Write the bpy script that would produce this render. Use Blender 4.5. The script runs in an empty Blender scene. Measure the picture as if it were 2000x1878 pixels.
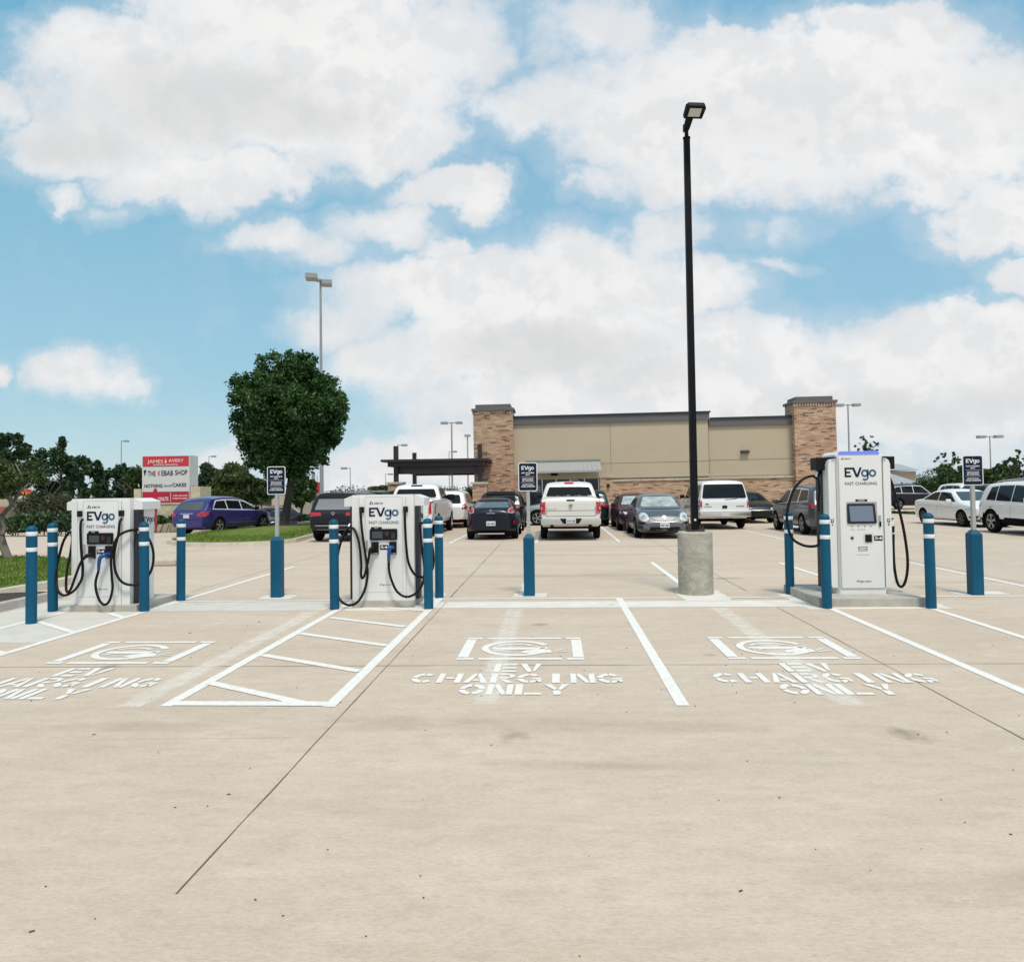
import bpy, bmesh, math, random
import numpy as np
from mathutils import Vector, Matrix
from mathutils.bvhtree import BVHTree
R = math.radians
PI = math.pi
random.seed(7)
S = bpy.context.scene
COL = S.collection

# ------------------------------------------------------------------ camera
F_PX, CAM_H = 1440.0, 1.7              # focal length for a 2000 px wide frame, eye height
YAW, PITCH, ROLL = R(3.2), R(1.7), -0.0135
CX, CY = 1000.0, 912.5
cam_data = bpy.data.cameras.new('camera')
cam = bpy.data.objects.new('camera', cam_data)
COL.objects.link(cam)
cam_data.sensor_fit = 'HORIZONTAL'
cam_data.sensor_width = 36.0
cam_data.lens = 36.0 * F_PX / 2000.0
cam_data.shift_y = -(939.0 - CY) / 2000.0
cam_data.clip_start = 0.05
cam_data.clip_end = 6000
cam.location = (0, 0, CAM_H)
CM = Matrix.Rotation(YAW, 3, 'Z') @ Matrix.Rotation(PI / 2 + PITCH, 3, 'X') @ Matrix.Rotation(ROLL, 3, 'Z')
cam.rotation_euler = CM.to_euler()
S.camera = cam
S.render.resolution_x, S.render.resolution_y = 1024, 961


def ray(px, py):
    return CM @ Vector(((px - CX) / F_PX, -(py - CY) / F_PX, -1.0))


def At(px, py, Y):
    d = ray(px, py)
    d = d * (Y / d.y)
    return Vector((d.x, Y, d.z + CAM_H))


def sm(t):
    t = min(1.0, max(0.0, t))
    return t * t * (3 - 2 * t)


def zg(x, y):
    """the lot falls away gently towards the street on the left"""
    return -1.4 * sm((-x - 6) / 16.0) * sm((y - 20) / 50.0)


def G(px, py):
    """ground point (on the real, slightly falling lot) seen at a photo pixel"""
    d = ray(px, py)
    z = 0.0
    for _ in range(60):
        t = (z - CAM_H) / d.z
        x, y = d.x * t, d.y * t
        z = 0.6 * z + 0.4 * zg(x, y)
    return Vector((x, y, zg(x, y)))


# ------------------------------------------------------------------ light, exposure
SUN_STR, SUN_ANG, EXPO = 1.85, 12.0, 0.61
SUN_EL, SUN_AZ = R(64), R(160)         # azimuth measured from +Y towards +X
S.view_settings.view_transform = 'Standard'
S.view_settings.look = 'None'
S.view_settings.exposure = EXPO
S.view_settings.gamma = 1
sd = bpy.data.lights.new('sun', 'SUN')
sd.energy = SUN_STR
sd.angle = R(SUN_ANG)
sd.color = (1.0, 0.935, 0.84)
sun = bpy.data.objects.new('sun', sd)
COL.objects.link(sun)
sdir = Vector((math.sin(SUN_AZ) * math.cos(SUN_EL), math.cos(SUN_AZ) * math.cos(SUN_EL), math.sin(SUN_EL)))
sun.rotation_euler = sdir.to_track_quat('Z', 'Y').to_euler()
sun.location = (0, 0, 30)

W = bpy.data.worlds.new('World')
S.world = W
W.use_nodes = True
nt = W.node_tree
nt.nodes.clear()


def N(t, **k):
    n = nt.nodes.new(t)
    for a, b in k.items():
        setattr(n, a, b)
    return n


def L(a, b):
    nt.links.new(a, b)


def mth(op, a, b=None, c=None, clamp=False):
    n = N('ShaderNodeMath', operation=op, use_clamp=clamp)
    for i, v in enumerate((a, b, c)):
        if v is None:
            continue
        if hasattr(v, 'links'):
            L(v, n.inputs[i])
        else:
            n.inputs[i].default_value = v
    return n.outputs[0]


def vm(op, a, b=None, out=0):
    n = N('ShaderNodeVectorMath', operation=op)
    for i, v in enumerate((a, b)):
        if v is None:
            continue
        if hasattr(v, 'links'):
            L(v, n.inputs[i])
        else:
            n.inputs[i].default_value = v
    return n.outputs[out]


def mixc(f, a, b):
    n = N('ShaderNodeMix', data_type='RGBA')
    for i, v in ((0, f), (6, a), (7, b)):
        if hasattr(v, 'links'):
            L(v, n.inputs[i])
        else:
            n.inputs[i].default_value = v if i == 0 else tuple(v) + (1,)
    return n.outputs[2]


def sstep(x, lo, hi, o0=0.0, o1=1.0):
    n = N('ShaderNodeMapRange', interpolation_type='SMOOTHSTEP')
    L(x, n.inputs[0])
    for i, v in ((1, lo), (2, hi), (3, o0), (4, o1)):
        n.inputs[i].default_value = v
    return n.outputs[0]


def wnoise(vec, scale, detail=6, rough=0.55, dist=0.0, out=0):
    n = N('ShaderNodeTexNoise')
    L(vec, n.inputs['Vector'])
    n.inputs['Scale'].default_value = scale
    n.inputs['Detail'].default_value = detail
    n.inputs['Roughness'].default_value = rough
    n.inputs['Distortion'].default_value = dist
    return n.outputs[out]


tc = N('ShaderNodeTexCoord')
sep = N('ShaderNodeSeparateXYZ')
L(tc.outputs['Generated'], sep.inputs[0])
DX, DY, DZ = sep.outputs
sky = N('ShaderNodeTexSky', sky_type='NISHITA')
sky.sun_disc = False
sky.sun_elevation = SUN_EL
sky.sun_rotation = SUN_AZ
sky.air_density = 1.0
sky.dust_density = 0.6
sky.ozone_density = 2.0
# a steady map of the sky: direction divided by its northward part, warped by noise so that cloud rims curl
dyc = mth('MAXIMUM', DY, 0.12)
cmb = N('ShaderNodeCombineXYZ')
L(mth('DIVIDE', DX, dyc), cmb.inputs[0])
L(mth('DIVIDE', DZ, dyc), cmb.inputs[1])
uv = cmb.outputs[0]
w1 = wnoise(uv, 5.0, 5, 0.6, 0.0, 1)
w2 = wnoise(uv, 17.0, 5, 0.6, 0.0, 1)
wv = vm('ADD', uv, vm('MULTIPLY', vm('SUBTRACT', w1, (.5, .5, .5)), (0.16, 0.12, 0)))
wv = vm('ADD', wv, vm('MULTIPLY', vm('SUBTRACT', w2, (.5, .5, .5)), (0.06, 0.05, 0)))


def uvof(px, py):
    d = ray(px, py)
    return d.x / d.y, d.z / d.y


def blobs(lst):
    acc = None
    for (px, py, rx, ry, s) in lst:
        u, v = uvof(px, py)
        k = 1.08
        d = vm('MULTIPLY', vm('SUBTRACT', wv, (u, v, 0)), (F_PX / rx / k, F_PX / ry / k, 0))
        l2 = vm('DOT_PRODUCT', d, d, 1)
        b = mth('MULTIPLY_ADD', l2, -s, s)
        acc = b if acc is None else mth('MAXIMUM', acc, b)
    return acc


CLOUDS = [
    (330, 170, 330, 150, 1.2), (620, 150, 330, 190, 1.3), (130, 110, 125, 95, 1.0), (760, 250, 180, 90, 1.1),
    (460, 340, 150, 65, .9), (180, 270, 210, 70, .8), (880, 70, 150, 110, .6), (560, 20, 330, 110, 1.2), (350, 330, 190, 60, .8),
    (1500, 190, 420, 150, 1.3), (1290, 230, 240, 120, 1.1), (1830, 240, 260, 140, 1.1), (1420, 330, 250, 75, 1.1),
    (1700, 90, 210, 90, .9), (1100, 180, 130, 90, .7), (1010, 230, 110, 60, .6), (1130, 60, 170, 60, .5), (1180, 345, 80, 50, .7), (1900, 330, 160, 70, .9), (1450, 80, 120, 50, .7),
    (870, 370, 105, 40, .8), (940, 400, 55, 38, .7), (560, 470, 85, 42, .8), (740, 445, 110, 48, .7), (620, 490, 90, 35, .5), (860, 490, 60, 22, .5),
    (840, 570, 220, 70, 1.2), (1100, 560, 240, 110, 1.3), (1330, 575, 140, 65, 1.0), (1050, 680, 330, 110, 1.3), (720, 600, 100, 60, .6), (1270, 450, 50, 50, .5),
    (1440, 735, 240, 110, 1.2), (1180, 770, 420, 70, 1.2), (1780, 720, 260, 100, 1.2), (1870, 650, 200, 50, 1.0), (1600, 800, 420, 60, .9), (1960, 740, 160, 120, 1.0),
    (1950, 430, 130, 70, 1.0), (1990, 540, 80, 40, .8), (1800, 385, 70, 30, .5), (1560, 750, 130, 80, 1.0), (1640, 660, 60, 20, .35),
    (1480, 440, 85, 34, .35), (1500, 515, 60, 12, .35), (1330, 430, 40, 40, .3), (1260, 470, 50, 40, .5),
    (150, 718, 95, 50, 1.0), (215, 735, 60, 30, .7), (740, 700, 95, 50, .8), (640, 640, 75, 35, .6), (0, 716, 26, 22, .8), (820, 720, 110, 60, .8),
    (125, 375, 48, 30, .55), (110, 400, 20, 25, .5), (-10, 200, 60, 60, .7), (215, 400, 50, 22, .2),
    (760, 905, 130, 55, .9), (860, 880, 110, 62, 1.0), (690, 960, 120, 40, .6), (460, 900, 70, 26, .5), (920, 930, 60, 50, .8),
    (1850, 830, 220, 40, .6), (1800, 880, 300, 40, .3),
]
D0 = blobs(CLOUDS)
GREYS = [(420, 190, 330, 110, 1.0), (620, 230, 200, 60, .9), (1080, 690, 300, 60, 1.0), (1260, 730, 200, 40, .8), (1500, 190, 300, 60, .35), (1700, 790, 300, 45, .8), (1500, 240, 330, 50, .35), (1950, 770, 120, 50, .7), (150, 275, 200, 45, .9), (1500, 830, 300, 40, .7)]
D1 = blobs(GREYS)
n3 = wnoise(tc.outputs['Generated'], 2.3, 7, 0.6)
n4 = wnoise(uv, 9.0, 8, 0.62)
n5 = wnoise(uv, 3.5, 6, 0.55)
generic = mth('MULTIPLY_ADD', n3, 5.0, -2.35)
front = sstep(DY, 0.12, 0.35)
fld = N('ShaderNodeMix', data_type='FLOAT')
L(front, fld.inputs[0])
L(generic, fld.inputs[2])
L(mth('ADD', mth('MAXIMUM', D0, -1.0), mth('MULTIPLY_ADD', n4, 2.5, -1.22)), fld.inputs[3])
field = fld.outputs[0]
soft = sstep(wnoise(uv, 2.6, 3, 0.5), 0.40, 0.62)
mf = N('ShaderNodeMix', data_type='FLOAT')
L(soft, mf.inputs[0])
L(sstep(field, -0.26, 0.50), mf.inputs[2])
L(sstep(field, -0.62, 0.95), mf.inputs[3])
mask = mf.outputs[0]
wisp = mth('MULTIPLY', sstep(field, -1.1, 0.2), 0.30)
mask = mth('MAXIMUM', mask, wisp)
# blue of the clear sky: Nishita, paler towards the horizon as the humid air thickens
tint = mixc(sstep(DZ, 0.0, 0.6), (1.22, 1.06, 0.80), (1.05, 1.12, 0.80))
mul = N('ShaderNodeMix', data_type='RGBA', blend_type='MULTIPLY')
mul.inputs[0].default_value = 1
L(sky.outputs[0], mul.inputs[6])
L(tint, mul.inputs[7])
air = mixc(sstep(DZ, 0.0, 0.16), (2.9, 4.25, 5.0), (2.05, 3.8, 4.9))
air = mixc(sstep(DZ, 0.14, 0.55), air, (1.02, 3.05, 4.5))
air = mixc(mth('MULTIPLY', sstep(DX, -0.55, 0.1), 0.45), air, (2.0, 3.55, 5.0))
haze = mixc(0.82, mul.outputs[2], air)
lit = mixc(sstep(n5, 0.35, 0.65), (5.75, 5.72, 5.72), (6.2, 6.1, 6.0))
lit = mixc(sstep(n4, 0.4, 0.75, 0.0, 0.35), lit, (4.9, 5.05, 5.25))
shade = mth('MULTIPLY', sstep(D1, 0.0, 1.1), 0.66)
n4b = wnoise(vm('ADD', uv, (0.012, 0.03, 0)), 9.0, 8, 0.62)
relief = sstep(mth('SUBTRACT', n4, n4b), -0.07, 0.09)
lit = mixc(mth('MULTIPLY', relief, 0.50), lit, (4.55, 4.7, 4.9))
big = sstep(wnoise(wv, 3.1, 4, 0.55), 0.42, 0.66)
lit = mixc(mth('MULTIPLY', big, 0.5), lit, (4.95, 5.03, 5.1))
cl = mixc(shade, lit, (4.3, 4.36, 4.38))
edge = sstep(field, 0.0, 1.0)
cl = mixc(mth('MULTIPLY_ADD', edge, -0.35, 0.35), cl, (4.6, 4.95, 5.4))
out_c = mixc(mask, haze, cl)
bg = N('ShaderNodeBackground')
bg.inputs[1].default_value = 0.1
L(out_c, bg.inputs[0])
wo = N('ShaderNodeOutputWorld')
L(bg.outputs[0], wo.inputs[0])
try:
    W.cycles.sampling_method = 'MANUAL'
    W.cycles.sample_map_resolution = 512
except Exception:
    pass

# ------------------------------------------------------------------ materials
def srgb(r, g, b):
    f = lambda c: (c / 255 / 12.92) if c / 255 <= 0.04045 else ((c / 255 + 0.055) / 1.055) ** 2.4
    return (f(r), f(g), f(b))


MATS = {}


def mat(name, col, rough=0.6, metal=0.0, var=0.0, vscale=3.0, bump=0.0, bscale=40.0, emit=None, coat=0.0, spec=0.5, col2=None, island=0.0, stretch=None, dist=0.0):
    if name in MATS:
        return MATS[name]
    m = bpy.data.materials.new(name)
    m.use_nodes = True
    t = m.node_tree
    b = t.nodes['Principled BSDF']
    b.inputs['Roughness'].default_value = rough
    b.inputs['Metallic'].default_value = metal
    b.inputs['Coat Weight'].default_value = coat
    b.inputs['Coat Roughness'].default_value = 0.08
    b.inputs['Specular IOR Level'].default_value = spec
    b.inputs['Base Color'].default_value = tuple(col) + (1,)
    c = t.nodes.new('ShaderNodeTexCoord')
    mp = t.nodes.new('ShaderNodeMapping')
    t.links.new(c.outputs['Object'], mp.inputs[0])
    if stretch:
        mp.inputs['Scale'].default_value = stretch
    last = None
    if var > 0:
        n = t.nodes.new('ShaderNodeTexNoise')
        n.inputs['Scale'].default_value = vscale
        n.inputs['Detail'].default_value = 6
        n.inputs['Roughness'].default_value = 0.6
        n.inputs['Distortion'].default_value = dist
        t.links.new(mp.outputs[0], n.inputs['Vector'])
        mx = t.nodes.new('ShaderNodeMix')
        mx.data_type = 'RGBA'
        r = t.nodes.new('ShaderNodeMapRange')
        r.inputs[1].default_value = 0.3
        r.inputs[2].default_value = 0.7
        t.links.new(n.outputs[0], r.inputs[0])
        t.links.new(r.outputs[0], mx.inputs[0])
        a = col2 if col2 else tuple(x * (1 - var) for x in col)
        mx.inputs[6].default_value = tuple(a) + (1,)
        mx.inputs[7].default_value = (tuple(col) if col2 else tuple(min(1, x * (1 + var)) for x in col)) + (1,)
        last = mx.outputs[2]
    if island > 0:
        g = t.nodes.new('ShaderNodeNewGeometry')
        h = t.nodes.new('ShaderNodeHueSaturation')
        if last:
            t.links.new(last, h.inputs['Color'])
        else:
            h.inputs['Color'].default_value = tuple(col) + (1,)
        r2 = t.nodes.new('ShaderNodeMapRange')
        r2.inputs[3].default_value = 1 - island
        r2.inputs[4].default_value = 1 + island
        t.links.new(g.outputs['Random Per Island'], r2.inputs[0])
        t.links.new(r2.outputs[0], h.inputs['Value'])
        last = h.outputs[0]
    if last:
        t.links.new(last, b.inputs['Base Color'])
    if bump > 0:
        n = t.nodes.new('ShaderNodeTexNoise')
        n.inputs['Scale'].default_value = bscale
        n.inputs['Detail'].default_value = 5
        t.links.new(mp.outputs[0], n.inputs['Vector'])
        bp = t.nodes.new('ShaderNodeBump')
        bp.inputs['Strength'].default_value = bump
        bp.inputs['Distance'].default_value = 0.02
        t.links.new(n.outputs[0], bp.inputs['Height'])
        t.links.new(bp.outputs[0], b.inputs['Normal'])
    if emit:
        b.inputs['Emission Color'].default_value = tuple(emit[:3]) + (1,)
        b.inputs['Emission Strength'].default_value = emit[3]
    MATS[name] = m
    return m


def leafmat(name, c1, c2, island=0.35):
    if name in MATS:
        return MATS[name]
    m = mat(name, c2, 0.55, var=0.5, vscale=1.1, col2=c1, island=island, spec=0.3)
    t = m.node_tree
    b = t.nodes['Principled BSDF']
    tr = t.nodes.new('ShaderNodeBsdfTranslucent')
    ms = t.nodes.new('ShaderNodeMixShader')
    ms.inputs[0].default_value = 0.14
    src = b.inputs['Base Color'].links[0].from_socket
    t.links.new(src, tr.inputs[0])
    t.links.new(b.outputs[0], ms.inputs[1])
    t.links.new(tr.outputs[0], ms.inputs[2])
    t.links.new(ms.outputs[0], t.nodes['Material Output'].inputs[0])
    return m


# ------------------------------------------------------------------ mesh helpers
class MB:
    def __init__(s):
        s.bm = bmesh.new()
        s.mi = 0

    def _tag(s, n0):
        s.bm.faces.ensure_lookup_table()
        for f in s.bm.faces[n0:]:
            f.material_index = s.mi

    def box(s, c, d, rz=0.0, bev=0.0, M=None):
        n0 = len(s.bm.faces)
        T = Matrix.Translation(Vector(c)) @ Matrix.Rotation(rz, 4, 'Z') @ Matrix.Diagonal((d[0], d[1], d[2], 1))
        if M is not None:
            T = M @ T
        g = bmesh.ops.create_cube(s.bm, size=1, matrix=T)
        if bev > 0:
            es = list({e for v in g['verts'] for e in v.link_edges})
            bmesh.ops.bevel(s.bm, geom=es, offset=bev, segments=2, profile=0.5, affect='EDGES', clamp_overlap=True)
        s._tag(n0)
        return s

    def b2(s, x0, x1, y0, y1, z0, z1, bev=0.0):
        return s.box(((x0 + x1) / 2, (y0 + y1) / 2, (z0 + z1) / 2), (abs(x1 - x0), abs(y1 - y0), abs(z1 - z0)), 0, bev)

    def cyl(s, p0, p1, r0, r1=None, seg=16, cap=True):
        n0 = len(s.bm.faces)
        p0, p1 = Vector(p0), Vector(p1)
        r1 = r0 if r1 is None else r1
        d = p1 - p0
        T = Matrix.Translation((p0 + p1) / 2) @ d.to_track_quat('Z', 'Y').to_matrix().to_4x4()
        bmesh.ops.create_cone(s.bm, cap_ends=cap, segments=seg, radius1=r0, radius2=r1, depth=d.length, matrix=T)
        s._tag(n0)
        return s

    def lathe(s, prof, c=(0, 0, 0), seg=24, M=None):
        n0 = len(s.bm.faces)
        rings = []
        T = Matrix.Translation(Vector(c)) if M is None else M
        for (r, z) in prof:
            if r < 1e-5:
                rings.append([s.bm.verts.new(T @ Vector((0, 0, z)))])
            else:
                rings.append([s.bm.verts.new(T @ Vector((r * math.cos(2 * PI * i / seg), r * math.sin(2 * PI * i / seg), z))) for i in range(seg)])
        for a, b in zip(rings, rings[1:]):
            for i in range(seg):
                j = (i + 1) % seg
                if len(a) == 1 and len(b) == 1:
                    continue
                if len(a) == 1:
                    s.bm.faces.new((a[0], b[i], b[j]))
                elif len(b) == 1:
                    s.bm.faces.new((a[i], b[0], a[j]))
                else:
                    s.bm.faces.new((a[i], b[i], b[j], a[j]))
        s._tag(n0)
        return s

    def tube(s, pts, r, seg=10, cap=True):
        n0 = len(s.bm.faces)
        pts = [Vector(p) for p in pts]
        rs = r if isinstance(r, (list, tuple)) else [r] * len(pts)
        prev = None
        up = Vector((0.13, 0.97, 0.2)).normalized()
        rings = []
        for i, p in enumerate(pts):
            d = (pts[min(i + 1, len(pts) - 1)] - pts[max(i - 1, 0)])
            if d.length < 1e-7:
                d = Vector((0, 0, 1))
            d.normalize()
            a = up - d * up.dot(d)
            if a.length < 1e-3:
                a = Vector((1, 0, 0)) - d * d.x
            a.normalize()
            up = a
            b = d.cross(a)
            rings.append([s.bm.verts.new(p + rs[i] * (a * math.cos(2 * PI * k / seg) + b * math.sin(2 * PI * k / seg))) for k in range(seg)])
        for a, b in zip(rings, rings[1:]):
            for i in range(seg):
                j = (i + 1) % seg
                s.bm.faces.new((a[i], a[j], b[j], b[i]))
        if cap:
            s.bm.faces.new(rings[0][::-1])
            s.bm.faces.new(rings[-1])
        s._tag(n0)
        return s

    def prism(s, poly, M, depth):
        """flat polygon (2-D) taken through M, extruded along M's z by depth"""
        n0 = len(s.bm.faces)
        a = [s.bm.verts.new(M @ Vector((x, y, 0))) for x, y in poly]
        b = [s.bm.verts.new(M @ Vector((x, y, depth))) for x, y in poly]
        n = len(a)
        try:
            s.bm.faces.new(b)
            s.bm.faces.new(a[::-1])
            for i in range(n):
                j = (i + 1) % n
                s.bm.faces.new((a[i], a[j], b[j], b[i]))
        except ValueError:
            pass
        s._tag(n0)
        return s

    def ring(s, c, r0, r1, a0, a1, M, depth, sx=1.0, sy=1.0, seg=20):
        """arc band as a row of quads, angles in degrees"""
        n = max(3, int(abs(a1 - a0) / 360 * seg * 1.6))
        for i in range(n):
            u, v = R(a0 + (a1 - a0) * i / n), R(a0 + (a1 - a0) * (i + 1) / n)
            s.prism([(c[0] + sx * r1 * math.cos(u), c[1] + sy * r1 * math.sin(u)), (c[0] + sx * r1 * math.cos(v), c[1] + sy * r1 * math.sin(v)),
                     (c[0] + sx * r0 * math.cos(v), c[1] + sy * r0 * math.sin(v)), (c[0] + sx * r0 * math.cos(u), c[1] + sy * r0 * math.sin(u))], M, depth)
        return s

    def quad(s, pts):
        n0 = len(s.bm.faces)
        s.bm.faces.new([s.bm.verts.new(Vector(p)) for p in pts])
        s._tag(n0)
        return s

    def build(s, name, m, parent=None, smooth=False, loc=None, rz=None, fix=True):
        if fix:
            bmesh.ops.recalc_face_normals(s.bm, faces=s.bm.faces)
        me = bpy.data.meshes.new(name)
        s.bm.to_mesh(me)
        s.bm.free()
        for x in (m if isinstance(m, (list, tuple)) else [m]):
            me.materials.append(x)
        if smooth:
            me.polygons.foreach_set('use_smooth', [True] * len(me.polygons))
            if smooth != 'all':
                try:
                    me.set_sharp_from_angle(angle=R(38))
                except Exception:
                    pass
        o = bpy.data.objects.new(name, me)
        COL.objects.link(o)
        if parent:
            o.parent = parent
        if loc is not None:
            o.location = loc
        if rz is not None:
            o.rotation_euler.z = rz
        return o


def tag(o, label=None, cat=None, group=None, kind=None):
    if label:
        o['label'] = label
    if cat:
        o['category'] = cat
    if group:
        o['group'] = group
    if kind:
        o['kind'] = kind
    return o


def thing(name, label, cat, loc=(0, 0, 0), rz=0.0, group=None):
    o = bpy.data.objects.new(name, None)
    o.empty_display_size = 0.2
    COL.objects.link(o)
    o.location = loc
    o.rotation_euler = (0, 0, rz)
    return tag(o, label, cat, group)


def dup(o, loc, rz=None, label=None, parent=None):
    c = o.copy()
    COL.objects.link(c)
    if parent is None:
        c.location = loc
        if rz is not None:
            c.rotation_euler.z = rz
        if label:
            c['label'] = label
    else:
        c.parent = parent
    for ch in list(o.children):
        dup(ch, None, parent=c)
    return c


FACE = Matrix.Rotation(PI / 2, 4, 'X')          # xy drawing -> xz, looking at it from -Y;  its +z points to -Y


def facing(y):
    return Matrix.Translation((0, y, 0)) @ FACE


FLAT = Matrix.Identity(4)


def text_bm(mb, txt, cx, cy, w, h, M, depth=0.002, bold=0.0, fit=True, shear=0.0):
    """writing centred on (cx, cy) in a box w x h (capital height h), drawn through M"""
    cu = bpy.data.curves.new('t', 'FONT')
    cu.body = txt
    cu.size = 1
    cu.offset = bold
    cu.resolution_u = 3
    cu.shear = shear
    o = bpy.data.objects.new('t', cu)
    COL.objects.link(o)
    dg = bpy.context.evaluated_depsgraph_get()
    dg.update()
    me = bpy.data.meshes.new_from_object(o.evaluated_get(dg))
    bpy.data.objects.remove(o)
    bpy.data.curves.remove(cu)
    if not me.vertices:
        return
    v = np.array([list(p.co) for p in me.vertices])
    x0, x1 = v[:, 0].min(), v[:, 0].max()
    cap = 0.73
    sx = w / (x1 - x0)
    sy = h / cap
    n0 = len(mb.bm.faces)
    vs = [mb.bm.verts.new(M @ Vector((cx + (p[0] - (x0 + x1) / 2) * sx, cy - h / 2 + p[1] * sy, depth))) for p in v]
    for f in me.polygons:
        try:
            mb.bm.faces.new([vs[i] for i in f.vertices])
        except ValueError:
            pass
    mb._tag(n0)
    bpy.data.meshes.remove(me)


def text_part(name, txt, cx, cz, w, h, y, m, parent, bold=0.0, depth=0.002, shear=0.0):
    mb = MB()
    text_bm(mb, txt, cx, cz, w, h, facing(y), depth, bold, shear=shear)
    return mb.build(name, m, parent, fix=False)


def charger_logo(mb_ev, mb_go, cx, cz, w, M, depth=0.003):
    k = w / 3.33
    ox, oz = cx - w / 2, cz
    P = lambda pts: [(ox + x * k, oz + y * k) for x, y in pts]
    for p in ([(0, 0), (.2, 0), (.2, 1), (0, 1)], [(.2, .8), (.86, .8), (.78, 1), (.2, 1)], [(.2, .41), (.58, .41), (.58, .59), (.2, .59)], [(.2, 0), (.68, 0), (.68, .2), (.2, .2)],
              [(.78, 1), (1.02, 1), (1.31, .27), (1.31, 0), (1.18, 0)], [(1.31, .27), (1.60, 1), (1.83, 1), (1.44, 0), (1.31, 0)]):
        mb_ev.prism(P(p), M, depth)
    s = mb_go
    s.ring((ox + 2.13 * k, oz + .39 * k), .2 * k, .39 * k, 0, 360, M, depth, seg=16)
    s.prism(P([(2.36, .0), (2.54, .0), (2.54, .78), (2.36, .78)]), M, depth)
    s.ring((ox + 2.16 * k, oz + .0 * k), .2 * k, .38 * k, -140, 0, M, depth, seg=16)
    s.ring((ox + 2.95 * k, oz + .39 * k), .2 * k, .39 * k, 0, 360, M, depth, seg=16)


def crom(pts, n=8):
    """smooth curve through points"""
    P = [Vector(p) for p in pts]
    P = [P[0] * 2 - P[1]] + P + [P[-1] * 2 - P[-2]]
    out = []
    for i in range(1, len(P) - 2):
        for k in range(n):
            t = k / n
            a, b, c, d = P[i - 1], P[i], P[i + 1], P[i + 2]
            out.append(0.5 * ((2 * b) + (c - a) * t + (2 * a - 5 * b + 4 * c - d) * t * t + (3 * b - a - 3 * c + d) * t ** 3))
    out.append(P[-2])
    return out


def rp(pts, r, n=3):
    """round the corners of a 2-D polygon"""
    out = []
    m = len(pts)
    for i in range(m):
        p, a, b = Vector(pts[i]), Vector(pts[i - 1]), Vector(pts[(i + 1) % m])
        rr = min(r, (a - p).length * .45, (b - p).length * .45)
        u = p + (a - p).normalized() * rr
        v = p + (b - p).normalized() * rr
        for k in range(n + 1):
            t = k / n
            out.append(tuple(u * (1 - t) ** 2 + p * 2 * t * (1 - t) + v * t * t))
    return out


def np_mesh(name, verts, faces, m, parent=None):
    me = bpy.data.meshes.new(name)
    nv, nf, k = len(verts), len(faces), faces.shape[1]
    me.vertices.add(nv)
    me.vertices.foreach_set('co', verts.astype(np.float32).ravel())
    me.loops.add(nf * k)
    me.loops.foreach_set('vertex_index', faces.astype(np.int32).ravel())
    me.polygons.add(nf)
    me.polygons.foreach_set('loop_start', np.arange(nf, dtype=np.int32) * k)
    me.polygons.foreach_set('loop_total', np.full(nf, k, dtype=np.int32))
    me.update()
    me.validate()
    for x in (m if isinstance(m, (list, tuple)) else [m]):
        me.materials.append(x)
    o = bpy.data.objects.new(name, me)
    COL.objects.link(o)
    if parent:
        o.parent = parent
    return o


RNG = np.random.default_rng(11)


def leaf_cloud(clumps, n, size, flat=0.35, aspect=0.5):
    """n small pointed leaves scattered through the clumps (x, y, z, rx, ry, rz)"""
    c = np.array(clumps)
    wgt = (c[:, 3] * c[:, 4] * c[:, 5]) ** 0.66
    idx = RNG.choice(len(c), n, p=wgt / wgt.sum())
    d = RNG.normal(size=(n, 3))
    d /= np.linalg.norm(d, axis=1)[:, None]
    rad = RNG.random(n) ** flat * (1 + .13 * np.abs(RNG.normal(size=n)))
    p = c[idx, :3] + d * rad[:, None] * c[idx, 3:6]
    a = RNG.normal(size=(n, 3)) + d * 0.6
    a /= np.linalg.norm(a, axis=1)[:, None]
    b = np.cross(a, RNG.normal(size=(n, 3)))
    b /= np.linalg.norm(b, axis=1)[:, None]
    s = size * (0.6 + 0.8 * RNG.random(n))[:, None]
    v = np.stack([p - a * s, p + b * s * aspect, p + a * s, p - b * s * aspect], 1).reshape(-1, 3)
    f = np.arange(n * 4).reshape(n, 4)
    return v, f

# ------------------------------------------------------------------ materials of the place
WHITE_P = mat('road_paint', (0.84, 0.82, 0.78), 0.7, var=0.2, vscale=16, col2=(0.68, 0.65, 0.60), bump=0.15, bscale=120)
CONC = mat('concrete', (0.40, 0.38, 0.34), 0.85, var=0.18, vscale=5, bump=0.3, bscale=60)
CURB = mat('curb_concrete', (0.50, 0.45, 0.37), 0.85, var=0.15, vscale=4, bump=0.3, bscale=50)
BLUE = mat('bollard_blue', (0.0012, 0.080, 0.155), 0.5, spec=.25, var=0.22, vscale=3.5, bump=0.06, bscale=25, stretch=(1, 1, .35))
WHT = mat('cabinet_white', (0.73, 0.735, 0.73), 0.35, var=0.04, vscale=2.5, stretch=(1, 1, .3))
WHT2 = mat('reflective_white', (0.75, 0.76, 0.76), 0.5)
BLK = mat('black_plastic', (0.008, 0.008, 0.010), 0.5, spec=.2)
RUB = mat('cable_rubber', (0.006, 0.006, 0.007), 0.5, spec=.2)
DGREY = mat('dark_grey_metal', (0.030, 0.034, 0.044), 0.5, spec=.25)
NAVY = mat('navy_print', (0.006, 0.013, 0.042), 0.5, spec=.2)
TEAL = mat('slate_blue_print', (0.035, 0.10, 0.19), 0.45)
GREYT = mat('grey_print', (0.07, 0.075, 0.09), 0.5)
SEAM = mat('seam_grey', (0.25, 0.26, 0.27), 0.6)
SCREEN = mat('screen_glass', (0.16, 0.21, 0.29), 0.08)
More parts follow.
